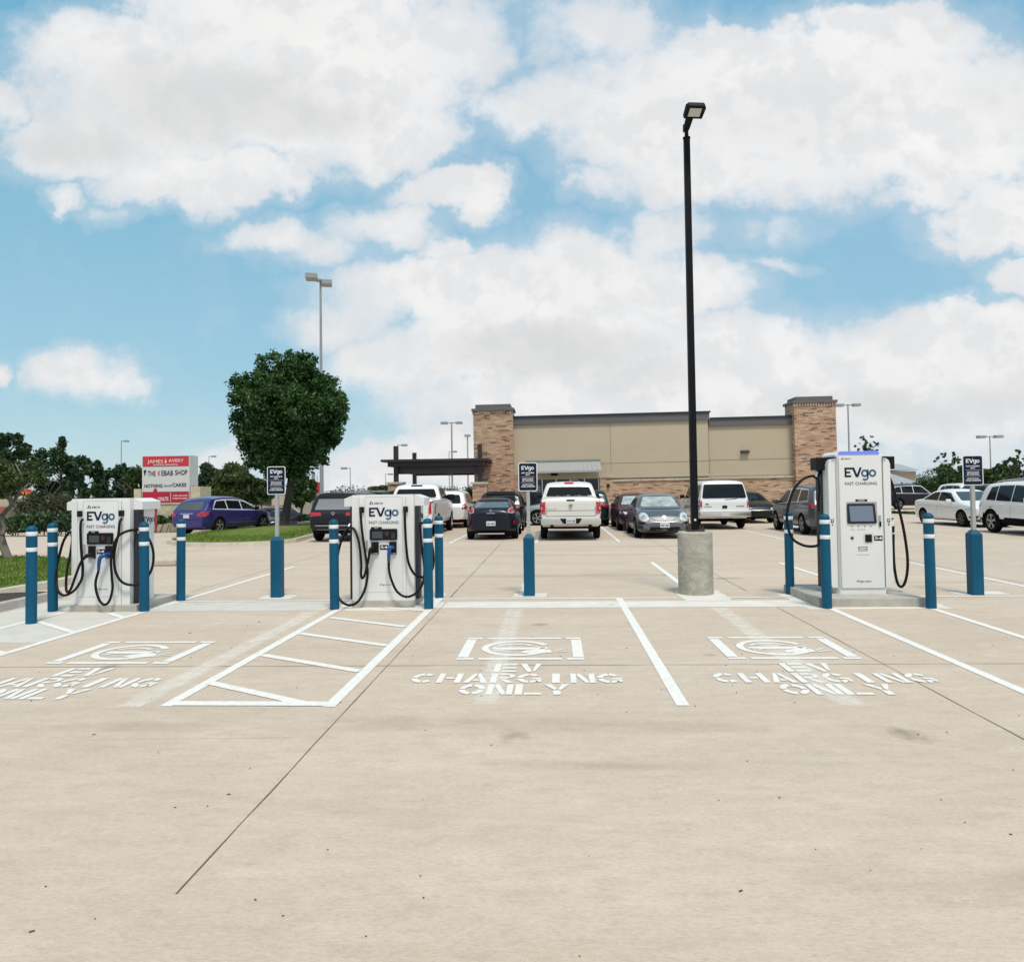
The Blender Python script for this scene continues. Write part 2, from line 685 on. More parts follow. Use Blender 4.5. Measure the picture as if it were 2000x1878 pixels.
GALV = mat('galvanised_steel', (0.42, 0.43, 0.43), 0.45, 0.4, var=0.1, vscale=8)
GUNBLUE = mat('connector_blue', (0.006, 0.06, 0.26), 0.35)
SILVER = mat('silver_metal', (0.55, 0.56, 0.57), 0.3, 0.9)


# ------------------------------------------------------------------ the lot
def concrete_lot():
    m = bpy.data.materials.new('lot_concrete')
    m.use_nodes = True
    t = m.node_tree
    b = t.nodes['Principled BSDF']
    n = t.nodes.new
    l = t.links.new
    c = n('ShaderNodeTexCoord')
    def mp(sx, sy):
        q = n('ShaderNodeMapping')
        q.inputs['Scale'].default_value = (sx, sy, 1)
        l(c.outputs['Object'], q.inputs[0])
        return q.outputs[0]
    def nz(v, s, d, r, lo, hi):
        q = n('ShaderNodeTexNoise')
        l(v, q.inputs['Vector'])
        q.inputs['Scale'].default_value = s
        q.inputs['Detail'].default_value = d
        q.inputs['Roughness'].default_value = r
        w = n('ShaderNodeMapRange')
        w.inputs[1].default_value = lo
        w.inputs[2].default_value = hi
        l(q.outputs[0], w.inputs[0])
        return w.outputs[0]
    def mix(f, a, bb, mode='MIX'):
        q = n('ShaderNodeMix')
        q.data_type = 'RGBA'
        q.blend_type = mode
        for i, v in ((0, f), (6, a), (7, bb)):
            if hasattr(v, 'links'):
                l(v, q.inputs[i])
            else:
                q.inputs[i].default_value = v if i == 0 else tuple(v) + (1,)
        return q.outputs[2]
    def mul(f, k):
        q = n('ShaderNodeMath')
        q.operation = 'MULTIPLY'
        l(f, q.inputs[0])
        q.inputs[1].default_value = k
        return q.outputs[0]
    base = mix(nz(mp(.16, .4), 1.0, 5, .6, .3, .7), (0.54, 0.436, 0.342), (0.635, 0.531, 0.428))
    base = mix(mul(nz(mp(.5, 1.7), 1.0, 6, .65, .42, .75), .55), base, (0.47, 0.375, 0.285))
    base = mix(mul(nz(mp(1.1, 5.0), 1.3, 7, .7, .5, .8), .5), base, (0.68, 0.585, 0.475))
    base = mix(mul(nz(mp(.22, .3), .7, 3, .5, .5, .75), .5), base, (0.53, 0.475, 0.415))
    base = mix(mul(nz(mp(4, 10), 1.0, 8, .78, .48, .78), .6), base, (0.36, 0.285, 0.225))
    base = mix(mul(nz(mp(1.6, 3.2), 1.0, 7, .72, .45, .72), .45), base, (0.47, 0.385, 0.30))
    base = mix(mul(nz(mp(2.3, 4.1), 1.3, 6, .7, .52, .75), .4), base, (0.67, 0.585, 0.48))
    # speckle of the broomed surface, and sand-size dark grains
    base = mix(mul(nz(mp(30, 60), 1.0, 5, .8, .45, .72), .38), base, (0.26, 0.21, 0.165))
    base = mix(mul(nz(mp(14, 30), 1.7, 5, .7, .50, .75), .30), base, (0.66, 0.60, 0.50))
    base = mix(mul(nz(mp(7, 10), 1.6, 2, .5, .76, .80), .4), base, (0.24, 0.20, 0.16))
    l(base, b.inputs['Base Color'])
    b.inputs['Roughness'].default_value = 0.82
    b.inputs['Specular IOR Level'].default_value = 0.3
    q = n('ShaderNodeTexNoise')
    l(mp(40, 60), q.inputs['Vector'])
    q.inputs['Scale'].default_value = 1.5
    q.inputs['Detail'].default_value = 6
    bp = n('ShaderNodeBump')
    bp.inputs['Strength'].default_value = 0.35
    bp.inputs['Distance'].default_value = 0.01
    l(q.outputs[0], bp.inputs['Height'])
    l(bp.outputs[0], b.inputs['Normal'])
    return m


LOT = concrete_lot()


def grid_sheet(name, x0, x1, y0, y1, nx, ny, m, dz=0.0, spread=None):
    xs = np.linspace(x0, x1, nx)
    ys = np.linspace(y0, y1, ny)
    if spread:
        xs = np.sign(xs) * np.abs(xs / x1) ** spread * x1
        ys = (np.abs((ys - y0) / (y1 - y0)) ** spread) * (y1 - y0) + y0
    v = np.array([[x, y, zg(x, y) + dz] for y in ys for x in xs])
    f = np.array([[j * nx + i, j * nx + i + 1, (j + 1) * nx + i + 1, (j + 1) * nx + i] for j in range(ny - 1) for i in range(nx - 1)])
    o = np_mesh(name, v, f, m)
    tag(o, kind='structure')
    return o


grid_sheet('parking_lot', -1500, 1500, -40, 3000, 241, 201, LOT, 0.0, 3.0)


def strips(name, segs, m, z=0.004, kind='structure', w=0.1):
    """painted strips on the ground: (x0, y0, x1, y1[, width])"""
    mb = MB()
    for q_, s in enumerate(segs):
        z += .00006
        x0, y0, x1, y1 = s[:4]
        ww = s[4] if len(s) > 4 else w
        a, b = Vector((x0, y0)), Vector((x1, y1))
        d = (b - a).normalized()
        nn = Vector((-d.y, d.x)) * ww / 2
        k = max(1, int((b - a).length / 2.0))
        for i in range(k):
            p, q = a.lerp(b, i / k), a.lerp(b, (i + 1) / k)
            mb.quad([(v.x, v.y, zg(v.x, v.y) + z) for v in (p - nn, q - nn, q + nn, p + nn)])
    o = mb.build(name, m)
    tag(o, kind=kind)
    return o


YF, YB = 5.85, 11.5        # front ends of the stall lines, the line along their back
XA, XB, XC, XD, XE, XL = -3.13, -1.80, 0.98, 3.79, 5.12, -5.94
strips('stall_lines', [
    (XA, YF - .06, XA, YB + .1), (XB, YF - .06, XB, YB + .1), (XC, YF, XC, YB), (XD, 4.2, XD, 10.6), (XE, 4.5, XE, 10.6),
    (XL, 5.0, XL, 16.6), (-7.13, 5.6, -7.13, 10.6),
    (4.96, YB + .2, 4.96, 16.65), (2.2, YB + .5, 2.2, 16.95), (7.66, YB + .1, 7.66, 16.5), (XA, YB + .1, XA, 16.6),
    (-3.35, 23.4, -3.30, 29.4), (-.57, 23.4, -.57, 29.4), (2.05, 23.4, 2.05, 35), (4.75, 23.4, 4.75, 35), (7.25, 23.4, 7.25, 35), (9.9, 23.0, 9.9, 35),
    (12.7, 23.0, 12.7, 34.5), (15.3, 22.5, 15.3, 34.5), (18.0, 22.5, 18.0, 34.5), (-6.0, 23.6, -6.0, 29.4),
    (9.9, 29.2, 22, 29.2), (-6, 29.3, 9.9, 29.3),
], WHITE_P)
strips('back_line', [(XL, 11.38, XA - .05, 11.4), (XB + .05, YB, 2.02, YB), (2.62, YB, 3.6, YB), (XE + .1, YB, 14, YB)], WHITE_P, w=0.075)
strips('aisle_hatching', [
    (XA + .05, 5.87, XB - .05, 5.87, .12), tuple(G(408, 1333))[:2] + tuple(G(590, 1373))[:2], tuple(G(512, 1279))[:2] + tuple(G(703, 1311))[:2], tuple(G(586, 1237))[:2] + tuple(G(757, 1261))[:2], tuple(G(644, 1206))[:2] + tuple(G(792, 1224))[:2], (-2.5, 10.66, XB, 10.35, .07),
    (-7.0, 9.65, XL, 8.85, .09), (-6.4, 10.3, XL, 9.9, .09), (-7.1, 8.25, XL, 7.7, .1), (-7.1, 7.1, XL, 6.5, .1)], WHITE_P, 0.0055)


# new concrete poured over the trench behind the stalls, and the ghosts of blasted-off lines
def worn(name, col, cut, scale, soft=0.12, sx=1.0, rough=0.85, amax=1.0):
    m = mat(name, col, rough, var=0.08, vscale=3, bump=0.2, bscale=80)
    t = m.node_tree
    b = t.nodes['Principled BSDF']
    c = t.nodes.new('ShaderNodeTexCoord')
    mp = t.nodes.new('ShaderNodeMapping')
    mp.inputs['Scale'].default_value = (sx, 1, 1)
    n = t.nodes.new('ShaderNodeTexNoise')
    n.inputs['Scale'].default_value = scale
    n.inputs['Detail'].default_value = 7
    n.inputs['Roughness'].default_value = 0.65
    r = t.nodes.new('ShaderNodeMapRange')
    r.inputs[1].default_value = cut - soft
    r.inputs[2].default_value = cut + soft
    r.inputs[4].default_value = amax
    # fade towards the sheet's rim so that its outline is ragged
    vc = t.nodes.new('ShaderNodeAttribute')
    vc.attribute_name = 'rim'
    ad = t.nodes.new('ShaderNodeMath')
    ad.operation = 'MULTIPLY_ADD'
    ad.inputs[1].default_value = 0.7
    sb = t.nodes.new('ShaderNodeMath')
    sb.operation = 'SUBTRACT'
    sb.inputs[1].default_value = 0.7
    t.links.new(c.outputs['Object'], mp.inputs[0])
    t.links.new(mp.outputs[0], n.inputs['Vector'])
    t.links.new(vc.outputs['Fac'], ad.inputs[0])
    t.links.new(n.outputs[0], sb.inputs[0])
    t.links.new(sb.outputs[0], ad.inputs[2])
    t.links.new(ad.outputs[0], r.inputs[0])
    t.links.new(r.outputs[0], b.inputs['Alpha'])
    return m


SHEET = [0]


def worn_sheet(name, x0, x1, y0, y1, m, z, rim=0.12, dirx=0.0, oval=False):
    SHEET[0] += 1
    z += .00001 * SHEET[0]
    if oval:
        rim = min(rim, .2)
    nx, ny = max(4, int((x1 - x0) / rim * 2)), max(4, int((y1 - y0) / rim * 2))
    mb = MB()
    vs = [[mb.bm.verts.new((x0 + (x1 - x0) * i / nx + dirx * j / ny, y0 + (y1 - y0) * j / ny, z)) for i in range(nx + 1)] for j in range(ny + 1)]
    for j in range(ny):
        for i in range(nx):
            mb.bm.faces.new((vs[j][i], vs[j][i + 1], vs[j + 1][i + 1], vs[j + 1][i]))
    o = mb.build(name, m)
    a = o.data.attributes.new('rim', 'FLOAT', 'POINT')
    for k, v in enumerate(o.data.vertices):
        x, y = v.co.x, v.co.y
        j = (y - y0) / (y1 - y0)
        d = min(x - x0 - dirx * j, x1 + dirx * j - x, y - y0, y1 - y)
        e = min(1.0, max(0.0, d / rim))
        if oval:
            e = max(0.0, 1 - math.hypot((x - (x0 + x1) / 2) / (x1 - x0) * 2, (y - (y0 + y1) / 2) / (y1 - y0) * 2)) ** .6
        a.data[k].value = e
    tag(o, kind='structure')
    return o


# NB the rim layer is negative towards the rim, so the same noise threshold eats into the outline
NEWC = worn('new_concrete', (0.57, 0.545, 0.485), 0.12, 3.0, 0.10)
NEWC2 = worn('fresh_patch', (0.68, 0.65, 0.59), 0.26, 4.0, 0.12, 0.5)
GHOST = worn('ghost_line', (0.84, 0.78, 0.69), 0.34, 8.0, 0.34, amax=.7)
worn_sheet('trench_patch', XL - .1, XA - .15, 10.42, 11.33, NEWC, 0.002, .05)
worn_sheet('trench_patch', XB + .0, 3.66, 10.58, 11.24, NEWC2, 0.002, .06)
worn_sheet('trench_patch', 1.85, 2.75, 11.1, 12.4, NEWC2, 0.003, .12)
worn_sheet('post_patch', -4.85, -4.15, 11.5, 12.1, NEWC2, 0.002, .1)
worn_sheet('post_patch', -.75, -.05, 11.6, 12.15, NEWC2, 0.002, .1)
worn_sheet('post_patch', 6.1, 7.0, 11.6, 12.1, NEWC2, 0.002, .1)
worn_sheet('charger_patch', -8.1, XL, 8.2, 11.6, NEWC, 0.0015, .1)
worn_sheet('charger_patch', -3.1, -1.7, 10.35, 12.2, NEWC2, 0.0012, .1)
worn_sheet('charger_patch', 3.4, 5.5, 10.3, 12.0, NEWC2, 0.0012, .12)
worn_sheet('ghost_line', -3.60, -3.24, 5.7, 10.4, GHOST, 0.0028, .1)
worn_sheet('ghost_line', -.75, -.39, 5.8, 10.6, GHOST, 0.0028, .1)
worn_sheet('ghost_line', 2.10, 2.46, 5.8, 10.6, GHOST, 0.0028, .1)
worn_sheet('ghost_line', -.62, -.46, 11.6, 16.8, NEWC2, 0.0028, .06)
worn_sheet('faint_oval', 1.5, 2.6, 14.1, 14.8, worn('faint_grey', (0.25, 0.235, 0.22), 0.42, 3, .15, .6, amax=.55), 0.0026, .25, oval=True)  # faint grey ovals, thinning out towards their rims
worn_sheet('faint_oval', 2.6, 3.9, 13.6, 14.2, MATS['faint_grey'], 0.0026, .25, oval=True)
OIL = worn('oil_drip', (0.20, 0.17, 0.14), 0.42, 5.0, 0.25, amax=.42)
PALE = worn('pale_scuff', (0.74, 0.68, 0.59), 0.45, 3.0, 0.3, .5, amax=.5)
DUST = worn('dusty_band', (0.44, 0.35, 0.27), 0.42, 2.2, 0.3, .45, amax=.26)
for x, y, a, b in ((.93, 9.35, .13, .10), (-4.4, 7.1, .2, .22), (2.4, 5.2, .25, .3), (-.3, 5.1, .3, .2), (1.55, 7.6, .15, .12), (-.2, 9.3, .2, .2), (4.4, 6.6, .3, .3)):
    worn_sheet('oil_drip', x - a, x + a, y - b, y + b, OIL, 0.0016, min(a, b) * .9, oval=True)
for x, y, a, b in ((.9, 4.35, .12, .07), (-3.4, 4.2, 1.2, .16), (-1.4, 4.45, 1.6, .12), (-2.7, 3.9, .8, .12), (1.6, 4.7, 1.3, .1), (2.4, 9.9, 1.0, .12), (-.4, 9.9, 1.1, .1), (-4.6, 5.6, 1.4, .3)):
    worn_sheet('pale_scuff', x - a, x + a, y - b, y + b, PALE, 0.0018, min(a, b) * .9, oval=True)
for x, y, a, b in ((-.2, 5.35, 2.6, .28), (-3.0, 5.3, 1.1, .2), (.3, 4.6, 1.3, .14), (-1.9, 2.5, 1.2, .2), (2.2, 3.3, 1.8, .3), (3.8, 5.1, 1.5, .3), (-4.0, 3.3, 1.5, .25), (0, 14.5, 5, .4), (6, 13.2, 3, .3), (0, 19, 6, .5), (3, 21.5, 6, .4)):
    worn_sheet('dusty_band', x - a, x + a, y - b, y + b, DUST, 0.0013, min(a, b) * .9, oval=True)

# saw-cut joints between the slabs
JNT = mat('joint_filler', (0.13, 0.105, 0.085), 0.9, var=0.3, vscale=9)
jr = random.Random(3)


def joint(x0, y0, x1, y1, w=0.012, wob=0.008):
    mb = MB()
    a, b = Vector((x0, y0)), Vector((x1, y1))
    d = (b - a).normalized()
    nn = Vector((-d.y, d.x))
    k = max(2, int((b - a).length / 0.35))
    P = []
    for i in range(k + 1):
        p = a.lerp(b, i / k) + nn * jr.uniform(-wob, wob) * .4
        ww = w * jr.uniform(0.45, 1.25) / 2
        P.append((p - nn * ww, p + nn * ww))
    for (p, q), (r, s) in zip(P, P[1:]):
        mb.quad([(v.x, v.y, zg(v.x, v.y) + 0.0022) for v in (p, r, s, q)])
    return tag(mb.build('slab_joint', JNT), kind='structure')


joint(-1.63, 3.1, -1.65, 11.2, .010)
joint(-1.66, 11.7, -1.7, 34, .014)
joint(3.08, 3.2, 3.1, 10.6, .010)
joint(3.1, 12.2, 3.15, 34, .012)
joint(-11, 7.02, 12, 7.34, .009)
joint(-3.25, 5.0, -1.85, 5.07, .003)
for y in (16.9, 20.5, 24.6, 29.1):
    joint(-9, y, 16, y + .1, .012)
for x in (-6.3, 7.9, 12.7, -10.9):
    joint(x, 12.5 if abs(x) < 10 else 14, x, 34, .012)
joint(-1.6, 1.4, -1.6, 1.9, .01)
joint(-.5, 1.2, -.36, 1.62, .008)

# bits of bark and grit lying about
mb = MB()
DEB = [(506, 1214), (371, 1236), (452, 1265), (990, 1262), (1095, 1281), (1292, 1346), (1224, 1266), (1416, 1194), (1418, 1299), (1478, 1312), (1526, 1284), (1848, 1359),
       (120, 1314), (420, 1323), (77, 1313), (1404, 1563), (1838, 1562), (1885, 1606), (1593, 1659), (1799, 1658), (342, 1577), (826, 1562), (821, 1711), (553, 1789),
       (715, 1829), (1132, 1868), (186, 1795), (1344, 1620), (1150, 1672), (1700, 1700), (640, 1660), (1500, 1500), (960, 1455), (1430, 1340), (1552, 1372), (665, 1372)]
for i, (x, y) in enumerate(DEB):
    g = G(x, y)
    s = jr.uniform(.5, 1.2) * .0009 * g.y * (1.7 if i < 3 else 1)
    mb.box((g.x, g.y, .004), (s * jr.uniform(1.5, 3.5), s, .003), jr.uniform(-.5, .5))
for _ in range(120):
    x, y = jr.uniform(-5, 6), jr.uniform(1.5, 12)
    s = jr.uniform(.002, .006)
    mb.box((x, y, .004), (s * jr.uniform(1, 4), s, .004), jr.uniform(-1, 1))
tag(mb.build('grit', mat('bark_bits', (0.10, 0.08, 0.065), 0.9)), 'dark bark crumbs and grit scattered over the concrete', 'debris', kind='stuff')


# ------------------------------------------------------------------ stencilled markings
def stencil(cx, y0, label, group):
    t = thing('stall_marking', label, 'road marking', (cx, y0, 0.0), 0, group)
    M = Matrix.Translation((0, 0, 0.0045))
    mb = MB()
    D = 0.0012
    lift = [0.0]
    w, h, a = 1.28, 1.08, .12          # frame with breaks near the corners
    B = 1.22
    for sx in (-1, 1):
        x0, x1 = sorted((sx * w / 2, sx * (w / 2 - .17)))
        xi0, xi1 = sorted((sx * (w / 2 - .0), sx * (w / 2 - .11)))
        mb.prism([(x0, B), (x1, B), (x1, B + .075), (x0, B + .075)], M, D)
        mb.prism([(xi0, B + .1), (xi1, B + .1), (xi1, B + h - .1), (xi0, B + h - .1)], M, D)
        mb.prism([(x0, B + h - .075), (x1, B + h - .075), (x1, B + h), (x0, B + h)], M, D)
    for yy in (B, B + h - .075):
        mb.prism([(-w / 2 + .22, yy), (w / 2 - .22, yy), (w / 2 - .22, yy + .075), (-w / 2 + .22, yy + .075)], M, D)
    mb.build('frame', WHITE_P, t)
    mb = MB()
    cy = B + h / 2
    cc = -.06
    mb.ring((cc, cy), .30, .375, 25, 322, M, D)
    M = Matrix.Translation((0, 0, 0.0047))
    mb.ring((cc - .02, cy + .0), .19, .235, 38, 150, M, D, sx=1.05, sy=.9)     # roof arch of the car
    mb.prism([(cc - .25, cy + .02), (cc + .24, cy + .02), (cc + .26, cy - .06), (cc + .12, cy - .08), (cc - .16, cy - .08), (cc - .27, cy - .05)], M, D)
    mb.prism([(cc - .24, cy - .10), (cc - .14, cy - .10), (cc - .14, cy - .15), (cc - .24, cy - .15)], M, D)
    M = Matrix.Translation((0, 0, 0.0049))
    mb.ring((cc + .27, cy - .02), .035, .065, -90, 180, M, D)
    M = Matrix.Translation((0, 0, 0.0051))
    mb.prism([(cc + .05, cy - .24), (cc + .22, cy - .27), (cc + .38, cy - .22), (cc + .36, cy - .10), (cc + .22, cy - .07), (cc + .10, cy - .12)], M, D)
    mb.prism([(cc + .38, cy - .13), (cc + .50, cy - .05), (cc + .49, cy - .085), (cc + .39, cy - .165)], M, D)
    mb.prism([(cc + .38, cy - .19), (cc + .53, cy - .155), (cc + .53, cy - .185), (cc + .39, cy - .22)], M, D)
    mb.build('plug_in_car_symbol', WHITE_P, t)

    def word(txt, x, y, wl, h, gap):
        mb = MB()
        s = .17
        for ch in txt:
            P = lambda *q: mb.prism([(x + u * wl, y + v * h) for u, v in q], M, D)
            rx = lambda a0, a1, cxx=.5, cyy=.5, ax=.5, ay=.5: [mb.prism([(x + (cxx + r_ * 1 * math.cos(R(t_)) * ax / .5) * wl, y + (cyy + r_ * math.sin(R(t_)) * ay / .5) * h) for r_, t_ in ((.5, u), (.5, v), (.27, v), (.27, u))], M, D)
                                                                 for u, v in [(a0 + (a1 - a0) * k / 7, a0 + (a1 - a0) * (k + 1) / 7) for k in range(7)]]
            if ch == 'E':
                P((0, 0), (.28, 0), (.28, 1), (0, 1))
                for v in (0, .41, .82):
                    P((.36, v), (1, v), (1, v + .18), (.36, v + .18))
            elif ch == 'V':
                P((0, 1), (.30, 1), (.56, .1), (.46, 0), (.36, 0))
                P((.72, 1), (1, 1), (.68, .05), (.60, .2))
            elif ch == 'C':
                rx(45, 86); rx(95, 174); rx(186, 265); rx(275, 315)
            elif ch == 'G':
                rx(40, 86); rx(95, 174); rx(186, 265); rx(275, 318)
                P((.6, .38), (1, .38), (1, .52), (.6, .52)); P((.78, .12), (1, .12), (1, .34), (.78, .34))
            elif ch == 'O':
                rx(98, 175); rx(185, 262); rx(278, 355); rx(5, 82)
            elif ch == 'H':
                P((0, 0), (.26, 0), (.26, 1), (0, 1)); P((.74, 0), (1, 0), (1, 1), (.74, 1)); P((.32, .42), (.68, .42), (.68, .58), (.32, .58))
            elif ch == 'A':
                P((0, 0), (.26, 0), (.48, .8), (.48, 1), (.36, 1)); P((.74, 0), (1, 0), (.64, 1), (.53, 1), (.53, .8)); P((.36, .2), (.64, .2), (.6, .36), (.4, .36))
            elif ch == 'R':
                P((0, 0), (.26, 0), (.26, 1), (0, 1)); P((.34, .84), (.72, .84), (.72, 1), (.34, 1)); P((.74, .99), (.98, .85), (.98, .6), (.74, .48), (.74, .62), (.8, .72), (.74, .84))
                P((.34, .44), (.7, .44), (.7, .6), (.34, .6)); P((.36, .38), (.62, .38), (1, 0), (.7, 0))
            elif ch == 'I':
                P((.34, 0), (.66, 0), (.66, 1), (.34, 1))
            elif ch == 'N':
                P((0, 0), (.24, 0), (.24, 1), (0, 1)); P((.76, 0), (1, 0), (1, 1), (.76, 1)); P((.28, 1), (.42, 1), (.72, .2), (.72, 0), (.6, 0), (.28, .75))
            elif ch == 'L':
                P((0, 0), (.28, 0), (.28, 1), (0, 1)); P((.36, 0), (1, 0), (1, .18), (.36, .18))
            elif ch == 'Y':
                P((0, 1), (.3, 1), (.52, .58), (.42, .44)); P((.72, 1), (1, 1), (.66, .44), (.56, .52)); P((.37, 0), (.65, 0), (.65, .4), (.37, .4))
            x += wl + gap
        return mb
    word('EV', -.225, .72, .21, .32, .03).build('lettering', WHITE_P, t)
    word('CHARGING', -.945, .34, .217, .32, .0215).build('lettering', WHITE_P, t)
    word('ONLY', -.47, -.03, .22, .32, .02).build('lettering', WHITE_P, t)
    return t


GM = 'stencilled charging markings on the stalls'
stencil(-4.52, 6.0, 'white stencilled charging marking in the left stall, cut off by the picture edge', GM)
stencil(-.36, 6.17, 'white stencilled charging marking crossed by a ghost stripe, between striped aisle and single line', GM)
stencil(2.34, 6.19, 'white stencilled charging marking in the stall in front of the black lamp pole', GM)


# ------------------------------------------------------------------ islands, curbs, grass
def grassmat():
    m = mat('lawn', (0.165, 0.215, 0.045), 0.9, var=0.4, vscale=1.6, col2=(0.085, 0.135, 0.028), bump=0.6, bscale=60, spec=0.1)
    return m


GRASS = grassmat()
BLADE = mat('grass_blade', (0.185, 0.25, 0.05), 0.7, var=0.4, vscale=1.2, col2=(0.09, 0.145, 0.03), island=0.35, spec=0.15)
MULCH = mat('mulch', (0.055, 0.035, 0.028), 0.95, var=0.5, vscale=14, bump=1.0, bscale=50)


def island(name, pts, h=0.13, fill='lawn', wcurb=0.16, dome=0.1, curbmat=None):
    """curbed island: ring of curb and a slightly domed bed inside"""
    P = [Vector((p[0], p[1])) for p in pts]
    c = sum(P, Vector((0, 0))) / len(P)
    n = len(P)
    inn = []
    for i in range(n):
        a, b = P[i - 1], P[(i + 1) % n]
        d = (b - a).normalized()
        q = Vector((-d.y, d.x))
        if (c - P[i]).dot(q) < 0:
            q = -q
        inn.append(P[i] + q * wcurb)
    mb = MB()
    for i in range(n):
        j = (i + 1) % n
        o0, o1, i0, i1 = P[i], P[j], inn[i], inn[j]
        m0, m1 = o0.lerp(i0, .25), o1.lerp(i1, .25)
        z = lambda v: zg(v.x, v.y)
        mb.quad([(o0.x, o0.y, z(o0) - .05), (o1.x, o1.y, z(o1) - .05), (m0.lerp(m1, 1).x, m1.y, z(m1) + h * .94), (m0.x, m0.y, z(m0) + h * .94)])
        mb.quad([(m0.x, m0.y, z(m0) + h * .94), (m1.x, m1.y, z(m1) + h * .94), (i1.x, i1.y, z(i1) + h), (i0.x, i0.y, z(i0) + h)])
    tag(mb.build(name + '_curb', curbmat or CURB), kind='structure')
    mb = MB()
    rings = [inn]
    for t, dz in ((.5, .7), (.8, .95)):
        rings.append([p.lerp(c, t) for p in inn])
    vs = []
    for k, rg in enumerate(rings):
        vs.append([mb.bm.verts.new((p.x, p.y, zg(p.x, p.y) + h - .01 + dome * (0, .7, .95)[k])) for p in rg])
    ce = mb.bm.verts.new((c.x, c.y, zg(c.x, c.y) + h + dome))
    for a, b in zip(vs, vs[1:]):
        for i in range(n):
            j = (i + 1) % n
            mb.bm.faces.new((a[i], a[j], b[j], b[i]))
    for i in range(n):
        mb.bm.faces.new((vs[-1][i], vs[-1][(i + 1) % n], ce))
    o = mb.build(name + '_bed', GRASS if fill == 'lawn' else MULCH, smooth='all')
    tag(o, kind='structure')
    return o, inn, c


def blades(poly, n, hgt, z0, name='grass', label='short green lawn on the kerbed islands'):
    """short grass tufts inside a polygon"""
    P = np.array([[p.x, p.y] for p in poly])
    lo, hi = P.min(0), P.max(0)
    pts = []
    while len(pts) < n:
        q = RNG.random((n, 2)) * (hi - lo) + lo
        ins = np.zeros(n, bool)
        j = len(P) - 1
        for i in range(len(P)):
            cond = ((P[i, 1] > q[:, 1]) != (P[j, 1] > q[:, 1])) & (q[:, 0] < (P[j, 0] - P[i, 0]) * (q[:, 1] - P[i, 1]) / (P[j, 1] - P[i, 1] + 1e-9) + P[i, 0])
            ins ^= cond
            j = i
        pts.extend(q[ins].tolist())
    q = np.array(pts[:n])
    z = np.array([zg(a, b) for a, b in q]) + z0
    a = RNG.random(n) * 2 * PI
    w = .008 + .01 * RNG.random(n)
    hh = hgt * (.5 + RNG.random(n))
    dx, dy = np.cos(a) * w, np.sin(a) * w
    lx, ly = RNG.normal(size=n) * .02, RNG.normal(size=n) * .02
    v = np.stack([np.stack([q[:, 0] - dx, q[:, 1] - dy, z], 1), np.stack([q[:, 0] + dx, q[:, 1] + dy, z], 1), np.stack([q[:, 0] + lx, q[:, 1] + ly, z + hh], 1)], 1).reshape(-1, 3)
    o = np_mesh(name, v, np.arange(n * 3).reshape(n, 3), BLADE)
    tag(o, label, 'grass', kind='stuff')
    return o


def gp2(*pts):
    return [G(x, y) for x, y in pts]


# middle island under the big tree
isl = gp2((324, 1062), (350, 1067), (400, 1068), (470, 1067), (540, 1064), (580, 1059), (612, 1050), (640, 1043), (660, 1036), (650, 1029), (600, 1028), (540, 1030), (470, 1036), (400, 1044), (345, 1054))
bed, inn, cen = island('tree_island', isl, .13, 'lawn', .17, .12)
blades(inn, 30000, .05, .16)
# left island with the leaning tree
isl2 = [Vector(p) for p in ((-9.25, 11.9), (-9.15, 13.2), (-9.3, 14.6), (-9.9, 16.2), (-11.0, 17.3), (-12.5, 18.1), (-14.5, 18.6), (-18, 18.7), (-24, 18.7), (-24, 10), (-14, 9.0), (-10.2, 10.6))]
bed2, inn2, cen2 = island('left_island', isl2, .14, 'lawn', .18, .05)
blades([p for p in inn2], 60000, .05, .15)
# low kerb and planting bed beside the left charger
isl3 = [Vector(p) for p in ((-8.15, 11.9), (-8.1, 9.6), (-8.3, 6.0), (-14, 4.5), (-14, 8.7), (-10.3, 10.3), (-9.35, 11.7))]
island('planting_bed', isl3, .12, 'mulch', .2, .02, CONC)
# wheel stop behind the left charger
t = tag(MB().box((-9.75, 17.0, .08), (1.6, .2, .16), 0.1, .04).build('wheel_stop', CURB), 'low concrete wheel stop lying behind the left charger', 'wheel stop')
mb = MB()
mb.box((0, 0, .06), (.9, .17, .12), 0, .04)
o = mb.build('wheel_stop', CURB, loc=G(372, 1064.0) + Vector((0, 0, 0)), rz=.02)
tag(o, 'concrete wheel stop at the tip of the grass island', 'wheel stop')
# far-left island along the street
isl4 = gp2((0, 1039), (60, 1038), (127, 1035), (190, 1033), (240, 1030), (290, 1028), (200, 1019), (100, 1019), (0, 1020))
island('street_island', isl4, .14, 'mulch', .2, .1)

# ------------------------------------------------------------------ bollards
def make_bollard():
    t = thing('bollard', '', 'bollard', (0, 0, 0), 0, 'blue bollards guarding the chargers')
    r, h = .067, 1.30
    mb = MB()
    prof = [(r, -.02), (r, 1.24)] + [(r * math.cos(a), 1.24 + .062 * math.sin(a)) for a in [PI / 2 * k / 7 for k in range(1, 7)]] + [(0, 1.302)]
    mb.lathe(prof, seg=28)
    mb.build('sleeve', BLUE, t, smooth=True)
    for z in (1.165, .955):
        MB().lathe([(r + .0008, z), (r + .002, z + .002), (r + .002, z + .053), (r + .0008, z + .055)], seg=28).build('reflective_band', WHT2, t, smooth=True)
    return t


